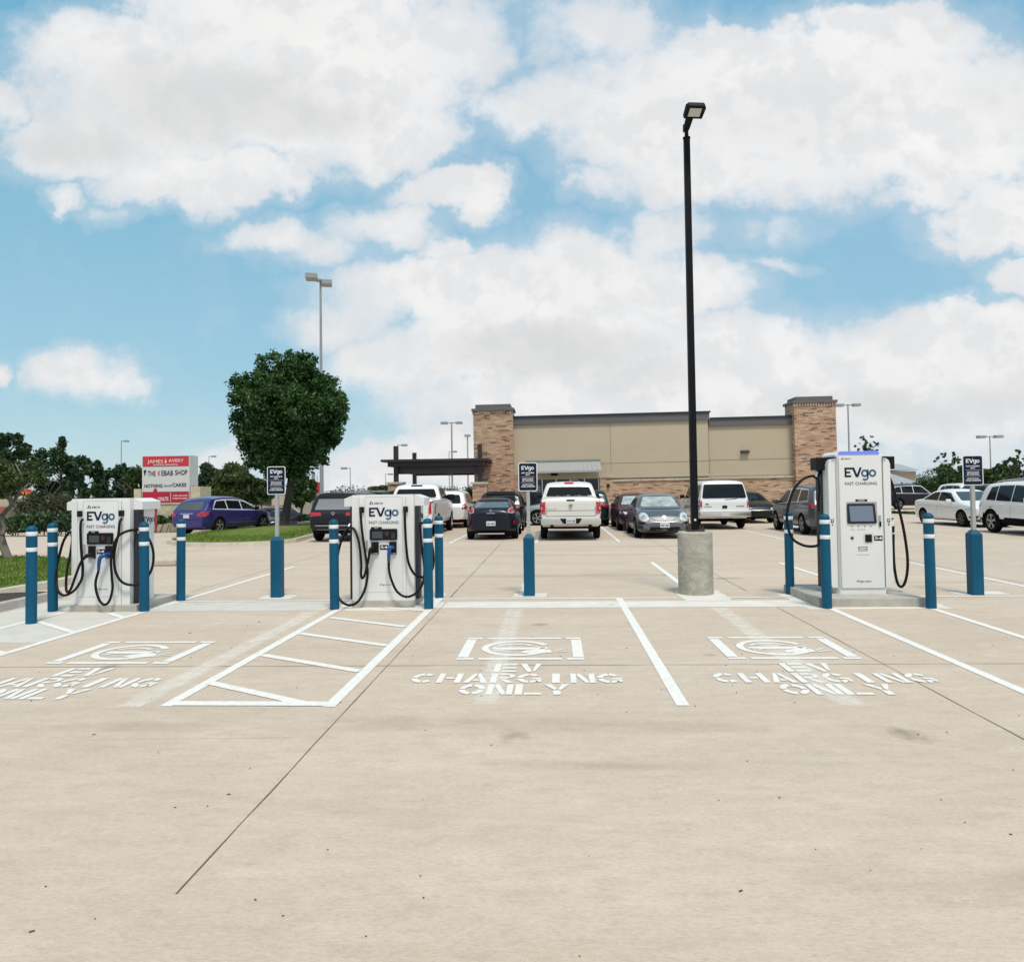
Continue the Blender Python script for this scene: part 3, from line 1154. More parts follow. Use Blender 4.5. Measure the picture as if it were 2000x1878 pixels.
BOL = [
    (54, 1219, 'blue bollard nearest the left picture edge, in front of the left charger'),
    (97, 1195, 'blue bollard crossed by a black cable left of the left charger'),
    (277, 1195, 'blue bollard at the front right corner of the left charger'),
    (349, 1174, 'blue bollard standing alone in front of the grass island tip'),
    (651, 1191, 'blue bollard with a cable loop hanging beside it, left of the middle charger'),
    (836, 1190, 'blue bollard at the front right corner of the middle charger'),
    (857, 1168, 'rear blue bollard just right of the middle charger'),
    (1546, 1161, 'rear blue bollard left of the tall right charger'),
    (1619, 1189, 'front blue bollard left of the tall right charger'),
    (1824, 1189, 'blue bollard at the front right of the tall right charger'),
]
b0 = make_bollard()
for i, (x, y, lab) in enumerate(BOL):
    g = G(x, y)
    if i == 0:
        b0.location = (g.x, g.y + .067, 0)
        b0['label'] = lab
    else:
        bb_ = dup(b0, (g.x, g.y + .067, 0), jr.uniform(0, 6), lab)
        bb_.rotation_euler.x, bb_.rotation_euler.y = jr.uniform(-.008, .008), jr.uniform(-.008, .008)


# ------------------------------------------------------------------ stall signs
def make_sign():
    t = thing('stall_sign', '', 'sign', (0, 0, 0), 0, 'stall signs on blue posts')
    mb = MB()
    a = .086
    n0 = [(-a, -a), (a, -a), (a, a), (-a, a)]
    mb.box((0, 0, .45), (2 * a, 2 * a, .94), 0, .01)
    s = .035
    lo = [(x, y, .92) for x, y in n0]
    hi = [(x * s / a, y * s / a, .985) for x, y in n0]
    for i in range(4):
        j = (i + 1) % 4
        mb.quad([lo[i], lo[j], hi[j], hi[i]])
    mb.build('post_sleeve', BLUE, t)
    MB().box((0, 0, 1.5), (.052, .052, 1.1)).build('post', GALV, t)
    w, h, zc = .305, .46, 1.895
    p = rp([(-w / 2, zc - h / 2), (w / 2, zc - h / 2), (w / 2, zc + h / 2), (-w / 2, zc + h / 2)], .035, 4)
    mb = MB()
    mb.prism(p, facing(-.027), .004)
    pl = mb.build('sign_plate', WHT2, t)
    k = .012
    p = rp([(-w / 2 + k, zc - h / 2 + k), (w / 2 - k, zc - h / 2 + k), (w / 2 - k, zc + h / 2 - k), (-w / 2 + k, zc + h / 2 - k)], .028, 4)
    MB().prism(p, facing(-.031), .001).build('face', NAVY, pl)
    yy = -.0322
    e1 = MB()
    charger_logo(e1, e1, 0, zc + .115, .20, facing(yy), .001)
    e1.build('logo', WHT2, pl)
    for z, s_, ww in ((zc + .065, 'FAST CHARGING', .20), (zc + .035, 'ONLY', .075), (zc - .03, 'VEHICLE MUST', .185), (zc - .06, 'BE CHARGING', .18), (zc - .125, 'VACATE STALL', .185), (zc - .155, 'WHEN COMPLETE', .225)):
        text_part('lettering', s_, 0, z, ww, .019, yy, WHT2, pl, .035, .001)
    for z in (zc + .002, zc - .093):
        MB().prism([(-.11, z), (.11, z), (.11, z + .003), (-.11, z + .003)], facing(yy), .001).build('dividing_line', WHT2, pl)
    for z in (zc + h / 2 - .014, zc - h / 2 + .014):
        MB().cyl((0, -.031, z), (0, -.036, z), .008, seg=8).build('bolt', SILVER, pl)
    return t


s0 = make_sign()
for i, (x, y, lab) in enumerate([(538, 1167, 'stall sign on blue post in front of the big round tree'),
                                 (1034, 1164, 'stall sign on blue post beside the white pickup and store door'),
                                 (1912, 1162, 'stall sign on blue post in front of the white cars at right')]):
    g = G(x, y)
    if i == 0:
        s0.location = (g.x, g.y + .086, 0)
        s0['label'] = lab
    else:
        dup(s0, (g.x, g.y + .086, 0), (-.02, .0)[i - 1], lab)


# ------------------------------------------------------------------ the two wide chargers
def small_label(parent, x, z, w, h, y):
    l = MB().prism([(x - w / 2, z - h / 2), (x + w / 2, z - h / 2), (x + w / 2, z + h / 2), (x - w / 2, z + h / 2)], facing(y), .002).build('instruction_label', NAVY, parent)
    mb = MB()
    M = facing(y - .0022)
    for k in range(3):
        mb.prism([(x - w * .40, z + h * (.22 - .22 * k)), (x - w * (.12 - .05 * k), z + h * (.22 - .22 * k)), (x - w * (.12 - .05 * k), z + h * (.33 - .22 * k)), (x - w * .40, z + h * (.33 - .22 * k))], M, .001)
    mb.prism([(x - w * .02, z - h * .1), (x + w * .12, z - h * .1), (x + w * .12, z + h * .05), (x - w * .02, z + h * .05)], M, .001)
    mb.ring((x + w * .28, z), 0.0, h * .24, 0, 360, M, .001, seg=10)
    mb.build('print', WHT2, l)


def maker_logo(parent, x, z, h, y):
    mb = MB()
    M = facing(y)
    mb.prism([(x, z), (x + h * .36, z), (x + h * .7, z + h * .65), (x + h * .6, z + h)], M, .0015)
    mb.prism([(x + h * .45, z), (x + h * 1.25, z), (x + h * .85, z + h * .75), (x + h * .75, z + h * .55), (x + h * .95, z + h * .12)], M, .0015)
    text_bm(mb, 'DELTA', x + h * 2.75, z + h * .32, h * 2.5, h * .5, M, .0015, .03)
    mb.build('maker_logo', GREYT, parent)


def gun_left(parent, P, m, s=1.0):
    """connector: nose in the holster, pistol grip bending down to the cable"""
    pts = crom(P, 6)
    n = len(pts)
    rr = [s * (.030 if i < n * .25 else .034 - .014 * (i - n * .25) / (n * .75)) for i in range(n)]
    mb = MB()
    mb.tube(pts, rr, 12)
    return mb.build('connector', m, parent, smooth=True)


def wide_charger(loc, label, lc, rc, rz=0.0, lgun=None, rgun=None, sc=1.0):
    """local origin: middle of the front edge at pad level"""
    t = thing('charging_station', label, 'ev charger', loc, rz, 'wide white charging cabinets')
    wd, hh, dp = .92, 1.545, .66
    mb = MB()
    # main body: centre face proud, outer bevels set back
    prof = [(-.46, .03), (-.46, .28), (-.44, .60), (.44, .60), (.46, .28), (.46, .03), (.345, .008), (.345, .0), (-.345, .0), (-.345, .008)]
    mb.prism(prof, Matrix.Translation((0, 0, .0)), hh - .03)
    body = mb.build('cabinet', WHT, t)
    mb = MB()
    mb.prism([(-.455, .034), (-.455, .6), (.455, .6), (.455, .034), (.34, .012), (-.34, .012)], Matrix.Translation((0, 0, hh - .03)), .03)
    mb.build('top_cover', WHT, t)
    # rear half, wider, with cable recess; wings overhang the recess on both sides
    for sx in (-1, 1):
        x0, x1 = sorted((sx * .461, sx * .52))
        mb = MB()
        mb.b2(x0, x1, .12, .30, 0.0, 1.374, .008)
        mb.build('side_recess', DGREY, t)
        mb = MB()
        mb.b2(sorted((sx * .461, sx * .50))[0], sorted((sx * .461, sx * .50))[1], .302, .62, 0.0, 1.374, .008)
        mb.build('side_panel', WHT, t)
        mb = MB()
        poly = [(sx * .461, 1.376), (sx * .60, 1.376), (sx * .60, 1.492), (sx * .50, 1.53), (sx * .461, 1.542)]
        Mw = Matrix.Translation((0, .62, 0)) @ FACE
        mb.prism(poly if sx > 0 else poly[::-1], Mw, .5)
        mb.build('cable_wing', WHT, t)
        if sx > 0:
            Ms = Matrix(((0, 0, 1, .5015), (1, 0, 0, 0), (0, 1, 0, 0), (0, 0, 0, 1)))
            e, g = MB(), MB()
            charger_logo(e, g, .46, 1.18, .27, Ms, .002)
            e.build('logo_dark', NAVY, t)
            g.build('logo_blue', TEAL, t)
    mb = MB()
    for x in (-.258, .297, -.345, .345):
        mb.b2(x - .0015, x + .0015, -.0015, .004, .0 if abs(x) > .3 and x != .297 else .118, hh - .035)
    mb.b2(-.258, .297, -.0015, .004, 1.512, 1.515)
    mb.b2(-.345, .30, -.0015, .004, .116, .119)
    mb.build('panel_seam', SEAM, t)
    mb = MB()
    mb.b2(-.30, .38, .10, .5, -.012, .006)
    mb.build('plinth', DGREY, t)
    y = -.002
    maker_logo(t, -.195, 1.405, .052, y)
    e, g = MB(), MB()
    charger_logo(e, g, .022, 1.227, .438, facing(y), .002)
    e.build('logo_dark', NAVY, t)
    g.build('logo_blue', TEAL, t)
    text_part('lettering', 'FAST CHARGING', .022, 1.140, .44, .045, y, GREYT, t, .006)
    text_part('lettering', 'EVgo.com', .040, .232, .17, .026, y, GREYT, t, .0)
    # screen unit
    mb = MB()
    mb.prism(rp([(-.185, .88), (.222, .88), (.222, 1.045), (-.185, 1.045)], .02), facing(0), .022)
    su = mb.build('screen_housing', BLK, t)
    MB().prism([(-.15, .908), (.008, .908), (.008, 1.008), (-.15, 1.008)], facing(-.0225), .002).build('screen', mat('screen_dim', (.05, .055, .075), .15), su)
    MB().ring((.070, .974), 0, .035, 0, 360, facing(-.0225), .004, seg=16).build('button', mat('button_red', (.06, .012, .02), .4), su)
    MB().b2(.135, .195, -.032, -.022, .90, .99, .004).build('card_reader', mat('reader', (.02, .022, .026), .35), su)
    nb = MB().prism(rp([(-.168, 1.046), (-.01, 1.046), (-.01, 1.073), (-.168, 1.073)], .006), facing(0), .012).build('name_tag', BLK, t)
    text_part('print', 'WILLOW', -.088, 1.059, .06, .012, -.0125, WHT2, nb, .03)
    # connector docks
    for x, kind in ((-.11, 0), (.155, 1)):
        d = MB()
        d.b2(x - .053, x + .055, -.03, .01, .675, .855, .006)
        dk = d.build('connector_dock', BLK, t)
        MB().b2(x - .045, x + .045, -.034, -.028, .682, .694).build('dock_trim', SILVER, dk)
    small_label(t, .022, .775, .125, .07, y)
    mb = MB()
    mb.b2(-.243, -.218, -.02, .002, .745, .885, .004)
    mb.build('latch', GALV, t)
    # cable outlets near the top
    for x in (-.302, .348):
        MB().b2(x - .034, x + .034, -.035, .03, 1.285, 1.37, .006).build('cable_outlet', BLK, t)
    for sx in (-1, 1):
        mb = MB()
        mb.tube(crom([(sx * .50, .18, 1.13), (sx * .535, .15, 1.10), (sx * .53, .13, 1.05), (sx * .50, .16, 1.02)], 4), .014, 8)
        mb.build('cable_hook', SILVER, t, smooth=True)
    for pts in (lc, rc):
        mb = MB()
        mb.tube(crom(pts, 8), .0185, 10)
        mb.build('cable', RUB, t, smooth=True)
    gun_left(t, lgun, BLK)
    gun_left(t, rgun, GUNBLUE)
    return t


def pad(x0, x1, y0, y1, h, label, name='charger_pad'):
    mb = MB()
    mb.b2(x0, x1, y0, y1, -.02, h, .008)
    o = mb.build(name, CONC)
    return tag(o, label, 'concrete pad', 'concrete pads under the chargers')


# middle charger
Z2 = lambda zx, zy, y=-.09: ((zx - 993) / 883, y, (1545 - zy) / 883)
lc2 = [Z2(722, 365, -.03), Z2(726, 410, -.075), Z2(738, 600, -.075), Z2(768, 830, -.08), Z2(805, 1080, -.085), Z2(812, 1220, -.09), Z2(775, 1400, -.1), Z2(690, 1545, -.11), Z2(580, 1592, -.1), Z2(460, 1545, -.06),
       Z2(385, 1430, 0), Z2(362, 1200, .05), Z2(385, 920, .1), Z2(440, 730, .12), Z2(505, 628, .12), Z2(565, 600, .06), Z2(630, 640, .0), Z2(690, 760, -.06), Z2(722, 900, -.10), Z2(738, 1080, -.11), Z2(735, 1190, -.12), Z2(750, 1245, -.125), Z2(785, 1200, -.125), Z2(818, 1080, -.125), Z2(845, 955, -.12)]
lg2 = [Z2(895, 860, -.03), Z2(885, 865, -.08), Z2(862, 880, -.13), Z2(842, 955, -.12)]
rc2 = [Z2(1300, 360, -.03), Z2(1300, 410, -.075), Z2(1305, 600, -.075), Z2(1318, 850, -.08), Z2(1345, 1050, -.085), Z2(1410, 1190, -.08), Z2(1480, 1238, -.05), Z2(1560, 1240, .0), Z2(1635, 1150, .06), Z2(1640, 950, .1), Z2(1590, 720, .14),
       Z2(1520, 590, .15), Z2(1470, 560, .13), Z2(1478, 700, .10), Z2(1505, 900, .03), Z2(1540, 1150, -.02), Z2(1520, 1330, -.07), Z2(1430, 1450, -.10), Z2(1310, 1486, -.11), Z2(1200, 1420, -.11), Z2(1130, 1280, -.11), Z2(1098, 1150, -.11), Z2(1093, 1030, -.11)]
rg2 = [Z2(1135, 860, -.03), Z2(1125, 858, -.09), Z2(1108, 880, -.12), Z2(1098, 960, -.12), Z2(1093, 1040, -.11)]
gA = G(688, 1187)
gB = G(812, 1184.5)
pad(-2.98, -2.06, 10.72, 11.75, .10, 'grey concrete pad under the middle charger')
wide_charger((-2.52, 10.735, .10), 'wide white charging cabinet between two bollards, middle of the three', lc2, rc2, 0, lg2, rg2)

# left charger, its cables hang differently
Z1 = lambda zx, zy, y=-.09: ((zx - 1155) / 820, y, (1405 - zy) / 820)
lc1 = [Z1(955, 380, -.03), Z1(955, 430, -.075), Z1(955, 600, -.075), Z1(970, 800, -.08), Z1(988, 960, -.085), Z1(980, 1080, -.09), Z1(920, 1190, -.1), Z1(850, 1250, -.11), Z1(760, 1278, -.1), Z1(670, 1245, -.06), Z1(600, 1140, 0), Z1(572, 980, .05),
       Z1(578, 820, .1), Z1(615, 660, .12), Z1(670, 570, .12), Z1(728, 543, .10), Z1(758, 620, .08), Z1(762, 800, .03), Z1(765, 1000, -.05), Z1(785, 1180, -.10), Z1(815, 1238, -.12), Z1(860, 1200, -.125), Z1(915, 1060, -.125), Z1(980, 900, -.125), Z1(1035, 830, -.12)]
lg1 = [Z1(1105, 800, -.03), Z1(1095, 800, -.10), Z1(1060, 815, -.13), Z1(1025, 840, -.12)]
rc1 = [Z1(1455, 380, -.03), Z1(1453, 430, -.075), Z1(1438, 560, -.075), Z1(1400, 720, -.08), Z1(1388, 880, -.085), Z1(1415, 1020, -.085), Z1(1480, 1125, -.07), Z1(1570, 1168, -.02), Z1(1680, 1150, .03), Z1(1765, 1040, .08), Z1(1790, 900, .12),
       Z1(1770, 740, .14), Z1(1700, 610, .15), Z1(1610, 532, .16), Z1(1580, 522, .08), Z1(1555, 522, -.02), Z1(1500, 545, -.07), Z1(1440, 590, -.09), Z1(1390, 700, -.10), Z1(1368, 850, -.12), Z1(1378, 1050, -.12), Z1(1388, 1200, -.12), Z1(1350, 1340, -.12), Z1(1290, 1388, -.12), Z1(1225, 1340, -.12), Z1(1180, 1220, -.12), Z1(1175, 1110, -.12), Z1(1205, 990, -.11)]
rg1 = [Z1(1300, 800, -.03), Z1(1280, 805, -.09), Z1(1240, 830, -.13), Z1(1215, 900, -.12), Z1(1205, 985, -.11)]
pad(-7.07, -6.06, 10.42, 11.55, .10, 'grey concrete pad under the left charger')
ch1 = wide_charger((-6.63, 10.435, .10), 'wide white charging cabinet by the grass bank, left of the three', lc1, rc1, 0, lg1, rg1)
ch1.scale = (.96, 1, 1)


# ------------------------------------------------------------------ the tall charger on the right
def tall_charger(loc):
    t = thing('charging_station', 'tall white charging tower with blue light bar and black cable arms', 'ev charger', loc, 0)
    H_ = 2.10
    mb = MB()
    # front shell: rounded box profile seen from above
    prof = rp([(-.33, -.01), (.33, -.01), (.36, .05), (.36, .55), (-.36, .55), (-.36, .05)], .03)
    mb.prism(prof, Matrix.Translation((0, 0, .085)), 1.95)
    mb.build('cabinet', WHT, t)
    mb = MB()
    mb.prism(rp([(-.36, 2.03), (.36, 2.03), (.36, 2.05), (.31, 2.10), (-.31, 2.10), (-.36, 2.05)], .02), Matrix.Translation((0, .55, 0)) @ FACE, .52)
    mb.build('top_cover', WHT, t)
    mb = MB()
    mb.prism(rp([(-.345, .0), (.345, .0), (.37, .06), (.37, .5), (-.37, .5), (-.37, .06)], .02), Matrix.Translation((0, 0, 0)), .084)
    mb.build('plinth', WHT, t)
    # side pods, rounded at the top outer corner
    for sx in (-1, 1):
        mb = MB()
        p = [(.362, .09), (.44, .09), (.47, .13), (.47, 1.90), (.45, 1.96), (.41, 1.99), (.362, 2.0)]
        p = [(sx * x, z) for x, z in p]
        mb.prism(p if sx > 0 else p[::-1], Matrix.Translation((0, .50, 0)) @ FACE, .47)
        mb.build('side_pod', WHT, t)
        mb = MB()
        q = [(.39, .06), (.50, .06), (.50, .10), (.485, .16), (.485, 1.92), (.46, 1.975), (.42, 2.01), (.362, 2.012), (.362, 2.002), (.41, 1.992), (.452, 1.96), (.472, 1.90), (.472, .13), (.44, .088), (.39, .085)]
        mb.b2(sorted((sx * .472, sx * .492))[0], sorted((sx * .472, sx * .492))[1], .26, .50, .06, 1.94)
        mb.build('side_trim', DGREY, t)
        mb = MB()
        mb.b2(sorted((sx * .36, sx * .60))[0], sorted((sx * .36, sx * .60))[1], .15, .42, 1.83, 2.02, .01)
        arm = mb.build('cable_arm', BLK, t)
        mb = MB()
        mb.b2(sorted((sx * .36, sx * .41))[0], sorted((sx * .36, sx * .41))[1], .0, .16, 2.004, 2.016)
        mb.build('arm_trim', BLK, arm)
        mb = MB()
        x = sx * .425
        M = facing(.0295)
        mb.prism([(x - .022, 1.045), (x + .022, 1.045), (x + .022, 1.10), (x - .022, 1.10)], M, .001)
        pl = mb.build('port_label', BLK, t)
        mb = MB()
        mb.ring((x, 1.078), .004, .014, 0, 360, facing(.028), .001, seg=10)
        mb.prism([(x - .005, 1.052), (x + .005, 1.052), (x + .005, 1.07), (x - .005, 1.07)], facing(.028), .001)
        mb.build('print', WHT2, pl)
        text_part('letter', 'A' if sx < 0 else 'B', x, 1.017, .024, .034, .0285, BLK if sx < 0 else GREYT, pl, .02)
    y = -.011
    mb = MB()
    for x in (-.328, .328):
        mb.b2(x - .0018, x + .0018, -.0125, -.008, .085, 2.0)
    mb.b2(-.328, .328, -.0125, -.008, .083, .088)
    mb.build('panel_seam', SEAM, t)
    MB().prism(rp([(-.325, 2.052), (.31, 2.052), (.285, 2.098), (-.30, 2.098)], .01), facing(.024), .01).build('light_bar', mat('light_bar', (.12, .17, .7), .3, emit=(.16, .22, .75, .25)), t)
    maker_logo(t, -.29, 1.975, .038, y)
    e, g = MB(), MB()
    charger_logo(e, g, 0.0, 1.715, .475, facing(y), .002)
    e.build('logo_dark', NAVY, t)
    g.build('logo_blue', TEAL, t)
    text_part('lettering', 'FAST CHARGING', .005, 1.622, .48, .045, y, GREYT, t, .006)
    # screen in its frame
    fr = MB().prism(rp([(-.225, 1.04), (.235, 1.04), (.235, 1.35), (-.225, 1.35)], .012), facing(y), .003).build('screen_frame', GALV, t)
    MB().prism(rp([(-.215, 1.03), (.222, 1.03), (.195, 1.325), (-.215, 1.325)], .022), facing(y - .003), .012).build('bezel', mat('bezel_navy', (.008, .009, .02), .25), fr)
    MB().prism([(-.172, 1.065), (.180, 1.065), (.162, 1.29), (-.19, 1.29)], facing(y - .0155), .001).build('screen', SCREEN, fr)
    nb = MB().prism([(-.085, 1.357), (.092, 1.357), (.092, 1.387), (-.085, 1.387)], facing(y), .004).build('name_tag', BLK, t)
    text_part('print', 'WILBUR', .003, 1.372, .10, .015, y - .0042, WHT2, nb, .03)
    mb = MB()
    mb.b2(.255, .29, -.024, -.01, .985, 1.155, .006)
    lt = mb.build('latch', GALV, t)
    MB().b2(.258, .288, -.030, -.0245, .985, 1.06, .004).build('latch_grip', BLK, lt)
    mb = MB()
    for x in (-.145, -.05, .045, .137):
        mb.ring((x, .99), 0, .009, 0, 360, facing(y), .003, seg=8)
    mb.build('indicator_light', mat('olive_dot', (.10, .12, .06), .5), t)
    text_part('lettering', 'EVgo   CHARGE', -.06, .945, .22, .015, y, SEAM, t)
    mb = MB()
    mb.ring((-.15, .82), .018, .03, 0, 360, facing(y), .003, seg=14)
    lk = mb.build('lock_ring', SILVER, t)
    MB().ring((-.15, .82), 0, .017, 0, 360, facing(y), .006, seg=12).build('lock', BLK, lk)
    rd = MB().b2(.045, .145, -.026, -.01, .76, .87, .012).build('card_reader', BLK, t)
    MB().prism(rp([(.02, .745), (.17, .745), (.17, .888), (.02, .888)], .01), facing(y), .001).build('reader_plate', mat('pale_plate', (.6, .61, .62), .4), rd)
    small_label(t, .243, .815, .125, .072, y)
    mb = MB()
    M = facing(y)
    mb.prism([(-.06, .69), (.07, .69), (.07, .683), (-.048, .683), (-.048, .655), (-.06, .655)], M, .001)
    mb.prism([(.065, .696), (.084, .6865), (.065, .677)], M, .001)
    mb.prism([(.062, .668), (.074, .668), (.074, .632), (-.05, .632), (-.05, .639), (.062, .639)], M, .001)
    mb.prism([(-.045, .626), (-.064, .6355), (-.045, .645)], M, .001)
    text_bm(mb, 'AUTOCHARGE', .006, .662, .10, .014, M, .001, .01)
    mb.build('arrow_print', BLK, t)
    text_part('lettering', 'powered by renewable', .004, .575, .185, .013, y, GREYT, t)
    text_part('lettering', 'EVgo.com', .012, .19, .21, .03, y, GREYT, t, .01)
    # cables
    ZC = lambda zx, zy, yy=.2: ((zx - (735 + (zy - 140) * .029)) / 719 / .95, yy, (1665 - zy) / 719)
    lc = [ZC(390, 345, .28), ZC(395, 380, .26), ZC(345, 430, .22), ZC(300, 412, .2), ZC(190, 445, .16), ZC(85, 560, .12), ZC(22, 740, .1), ZC(12, 900, .1), ZC(65, 1070, .12), ZC(180, 1150, .16), ZC(300, 1172, .2), ZC(385, 1150, .26), ZC(405, 1050, .30), ZC(410, 950, .3)]
    lc2_ = [ZC(345, 405, .22), ZC(372, 460, .24), ZC(388, 560, .26), ZC(385, 700, .28), ZC(392, 800, .28)]
    rc = [ZC(1085, 340, .28), ZC(1095, 390, .24), ZC(1130, 510, .18), ZC(1185, 760, .14), ZC(1235, 1020, .12), ZC(1270, 1280, .12), ZC(1275, 1450, .14), ZC(1255, 1570, .16), ZC(1220, 1608, .17), ZC(1185, 1560, .18), ZC(1162, 1400, .2), ZC(1158, 1200, .22), ZC(1163, 1060, .24), ZC(1155, 1020, .24)]
    rc2_ = [ZC(1152, 1060, .26), ZC(1148, 1130, .27), ZC(1125, 1175, .28), ZC(1095, 1180, .29)]
    for q in (lc, rc):
        MB().tube(crom(q, 8), .0205, 10).build('cable', RUB, t, smooth=True)
    for q, r_ in ((lc2_, .016), (rc2_, .011)):
        MB().tube(crom(q, 8), r_, 8).build('cable', RUB, t, smooth=True)
    mb = MB()
    mb.tube([ZC(352, 372, .22), ZC(345, 395, .22), ZC(338, 425, .21)], .026, 10)
    mb.tube([ZC(352, 340, .24), ZC(352, 372, .22)], .012, 8)
    mb.build('cable_clamp', SILVER, t, smooth=True)
    mb = MB()
    mb.tube([ZC(1112, 872, .28), ZC(1116, 890, .22), ZC(1128, 930, .2), ZC(1138, 962, .2)], [.03, .040, .042, .034], 12)
    cn = mb.build('connector', WHT, t, smooth=True)
    MB().tube([ZC(1138, 962, .2), ZC(1148, 1000, .22), ZC(1153, 1030, .23)], [.036, .030, .026], 12).build('grip', BLK, cn, smooth=True)
    MB().tube([ZC(1153, 1030, .23), ZC(1155, 1044, .235)], [.028, .028], 12).build('collar', WHT, cn, smooth=True)
    mb = MB()
    mb.b2(.47, .56, .16, .34, 1.08, 1.10)
    mb.b2(.493, .52, .18, .32, .93, 1.08)
    mb.build('connector_dock', BLK, t)
    return t


pad(3.66, 5.14, 10.55, 12.1, .12, 'wide grey concrete pad under the tall right charger')
tall_charger((4.45, 10.98, .12)).scale = (.94, 1, .985)

# ------------------------------------------------------------------ black lamp pole on its concrete base
g = G(1366, 1163.5)
px0, py0 = g.x, g.y + .27
LAMPC = mat('lamp_base_concrete', (0.50, 0.48, 0.41), 0.85, var=0.35, vscale=3.2, col2=(0.27, 0.255, 0.205), bump=0.6, bscale=30, stretch=(1, 1, 1.3), dist=1.6)
BPOLE = mat('black_pole_paint', (0.005, 0.006, 0.008), 0.55, var=0.2, vscale=6, spec=.15)
t = thing('parking_lot_lamp', 'tall black square lamp pole on a stained round concrete base', 'street lamp', (px0, py0, 0))
MB().lathe([(.275, -.02), (.272, .97), (.255, .99), (0, .995)], seg=40).build('concrete_base', LAMPC, t, smooth=True)
mb = MB()
mb.box((0, 0, 1.005), (.27, .27, .02))
for sx in (-1, 1):
    for sy in (-1, 1):
        mb.cyl((sx * .105, sy * .105, 1.0), (sx * .105, sy * .105, 1.09), .012, seg=8)
        mb.cyl((sx * .105, sy * .105, 1.03), (sx * .105, sy * .105, 1.05), .022, seg=6)
mb.build('base_plate', mat('rusty_steel', (.07, .035, .03), .7, var=.3), t)
topz = At(1343, 271, py0).z
mb = MB()
w0, w1 = .054, .046
for (a, b) in ((0, 1),):
    lo = [(-w0, -w0, 1.0), (w0, -w0, 1.0), (w0, w0, 1.0), (-w0, w0, 1.0)]
    hi = [(-w1, -w1, topz), (w1, -w1, topz), (w1, w1, topz), (-w1, w1, topz)]
    for i in range(4):
        j = (i + 1) % 4
        mb.quad([lo[i], lo[j], hi[j], hi[i]])
    mb.quad(hi)
pole = mb.build('pole', BPOLE, t)
tag(MB().b2(-.015, .015, -w0 - .004, -w0, 1.16, 1.19).build('inspection_tag', WHT2, pole))
mb = MB()
mb.cyl((0, 0, topz), (0, 0, topz + .02), .062, seg=12)
mb.cyl((0, 0, topz + .02), (0, 0, topz + .20), .032, seg=12)
mb.box((-.045, .0, topz + .17), (.02, .03, .12))
mb.build('tenon', BPOLE, t)
Mh = Matrix.Translation((.0, -.02, topz + .15)) @ Matrix.Rotation(R(188), 4, 'Z') @ Matrix.Rotation(R(24), 4, 'X')
mb = MB()
mb.prism([(-.035, 0), (.055, 0), (.075, .24), (-.04, .24)], Mh @ Matrix.Translation((0, 0, -.03)), .05)
arm = mb.build('arm', BPOLE, t)
mb = MB()
mb.prism(rp([(-.15, .22), (.15, .22), (.16, .42), (.12, .46), (-.12, .46), (-.16, .42)], .012), Mh @ Matrix.Translation((-.03, .0, -.03)), .07)
for k in range(5):
    mb.box((-.08 + .045 * k - .03, .33, .05), (.008, .2, .03), M=Mh)
hd = mb.build('lamp_head', BPOLE, t)
MB().box((-.03, .335, -.033), (.19, .15, .006), M=Mh).build('lens', mat('lamp_lens', (.5, .5, .47), .3), hd)

# ------------------------------------------------------------------ cars
GLASS = mat('car_glass', (0.008, 0.012, 0.016), 0.06, spec=0.22)
GLASS_REFL = mat('glass_painted_reflection', (0.36, 0.40, 0.39), 0.08, var=0.4, vscale=3)  # pale reflection painted into the windscreen's base colour
TYRE = mat('tyre', (0.008, 0.008, 0.009), 0.9, spec=.1)
RIM = mat('alloy_rim', (0.42, 0.43, 0.45), 0.3, 0.8)
CHROME = mat('chrome', (0.66, 0.63, 0.58), 0.28, 0.9)
TRIM = mat('bright_trim', (.62, .63, .65), .3)
LAMP_R = mat('tail_lamp_red', (0.42, 0.01, 0.02), 0.2, coat=.5)
LAMP_P = mat('tail_lamp_pale', (0.62, 0.30, 0.28), 0.2, coat=.5)
LAMP_W = mat('head_lamp', (0.55, 0.57, 0.58), 0.12, coat=.8)
UNDER = mat('underbody_black', (0.006, 0.006, 0.007), 0.9, spec=.08)
PLATE = mat('plate_white', (0.60, 0.62, 0.64), 0.4)


def paint(name, col, metal=0.25):
    dk = max(col) < .05
    return mat('paint_' + name, col, 0.34, metal, coat=0.22 if dk else 0.6, spec=.25 if dk else .5)


def lerp_prof(P, y):
    if y <= P[0][0]:
        return P[0][1]
    for a, b in zip(P, P[1:]):
        if y <= b[0]:
            return a[1] + (b[1] - a[1]) * (y - a[0]) / max(1e-6, b[0] - a[0])
    return P[-1][1]


WHEELS = {}


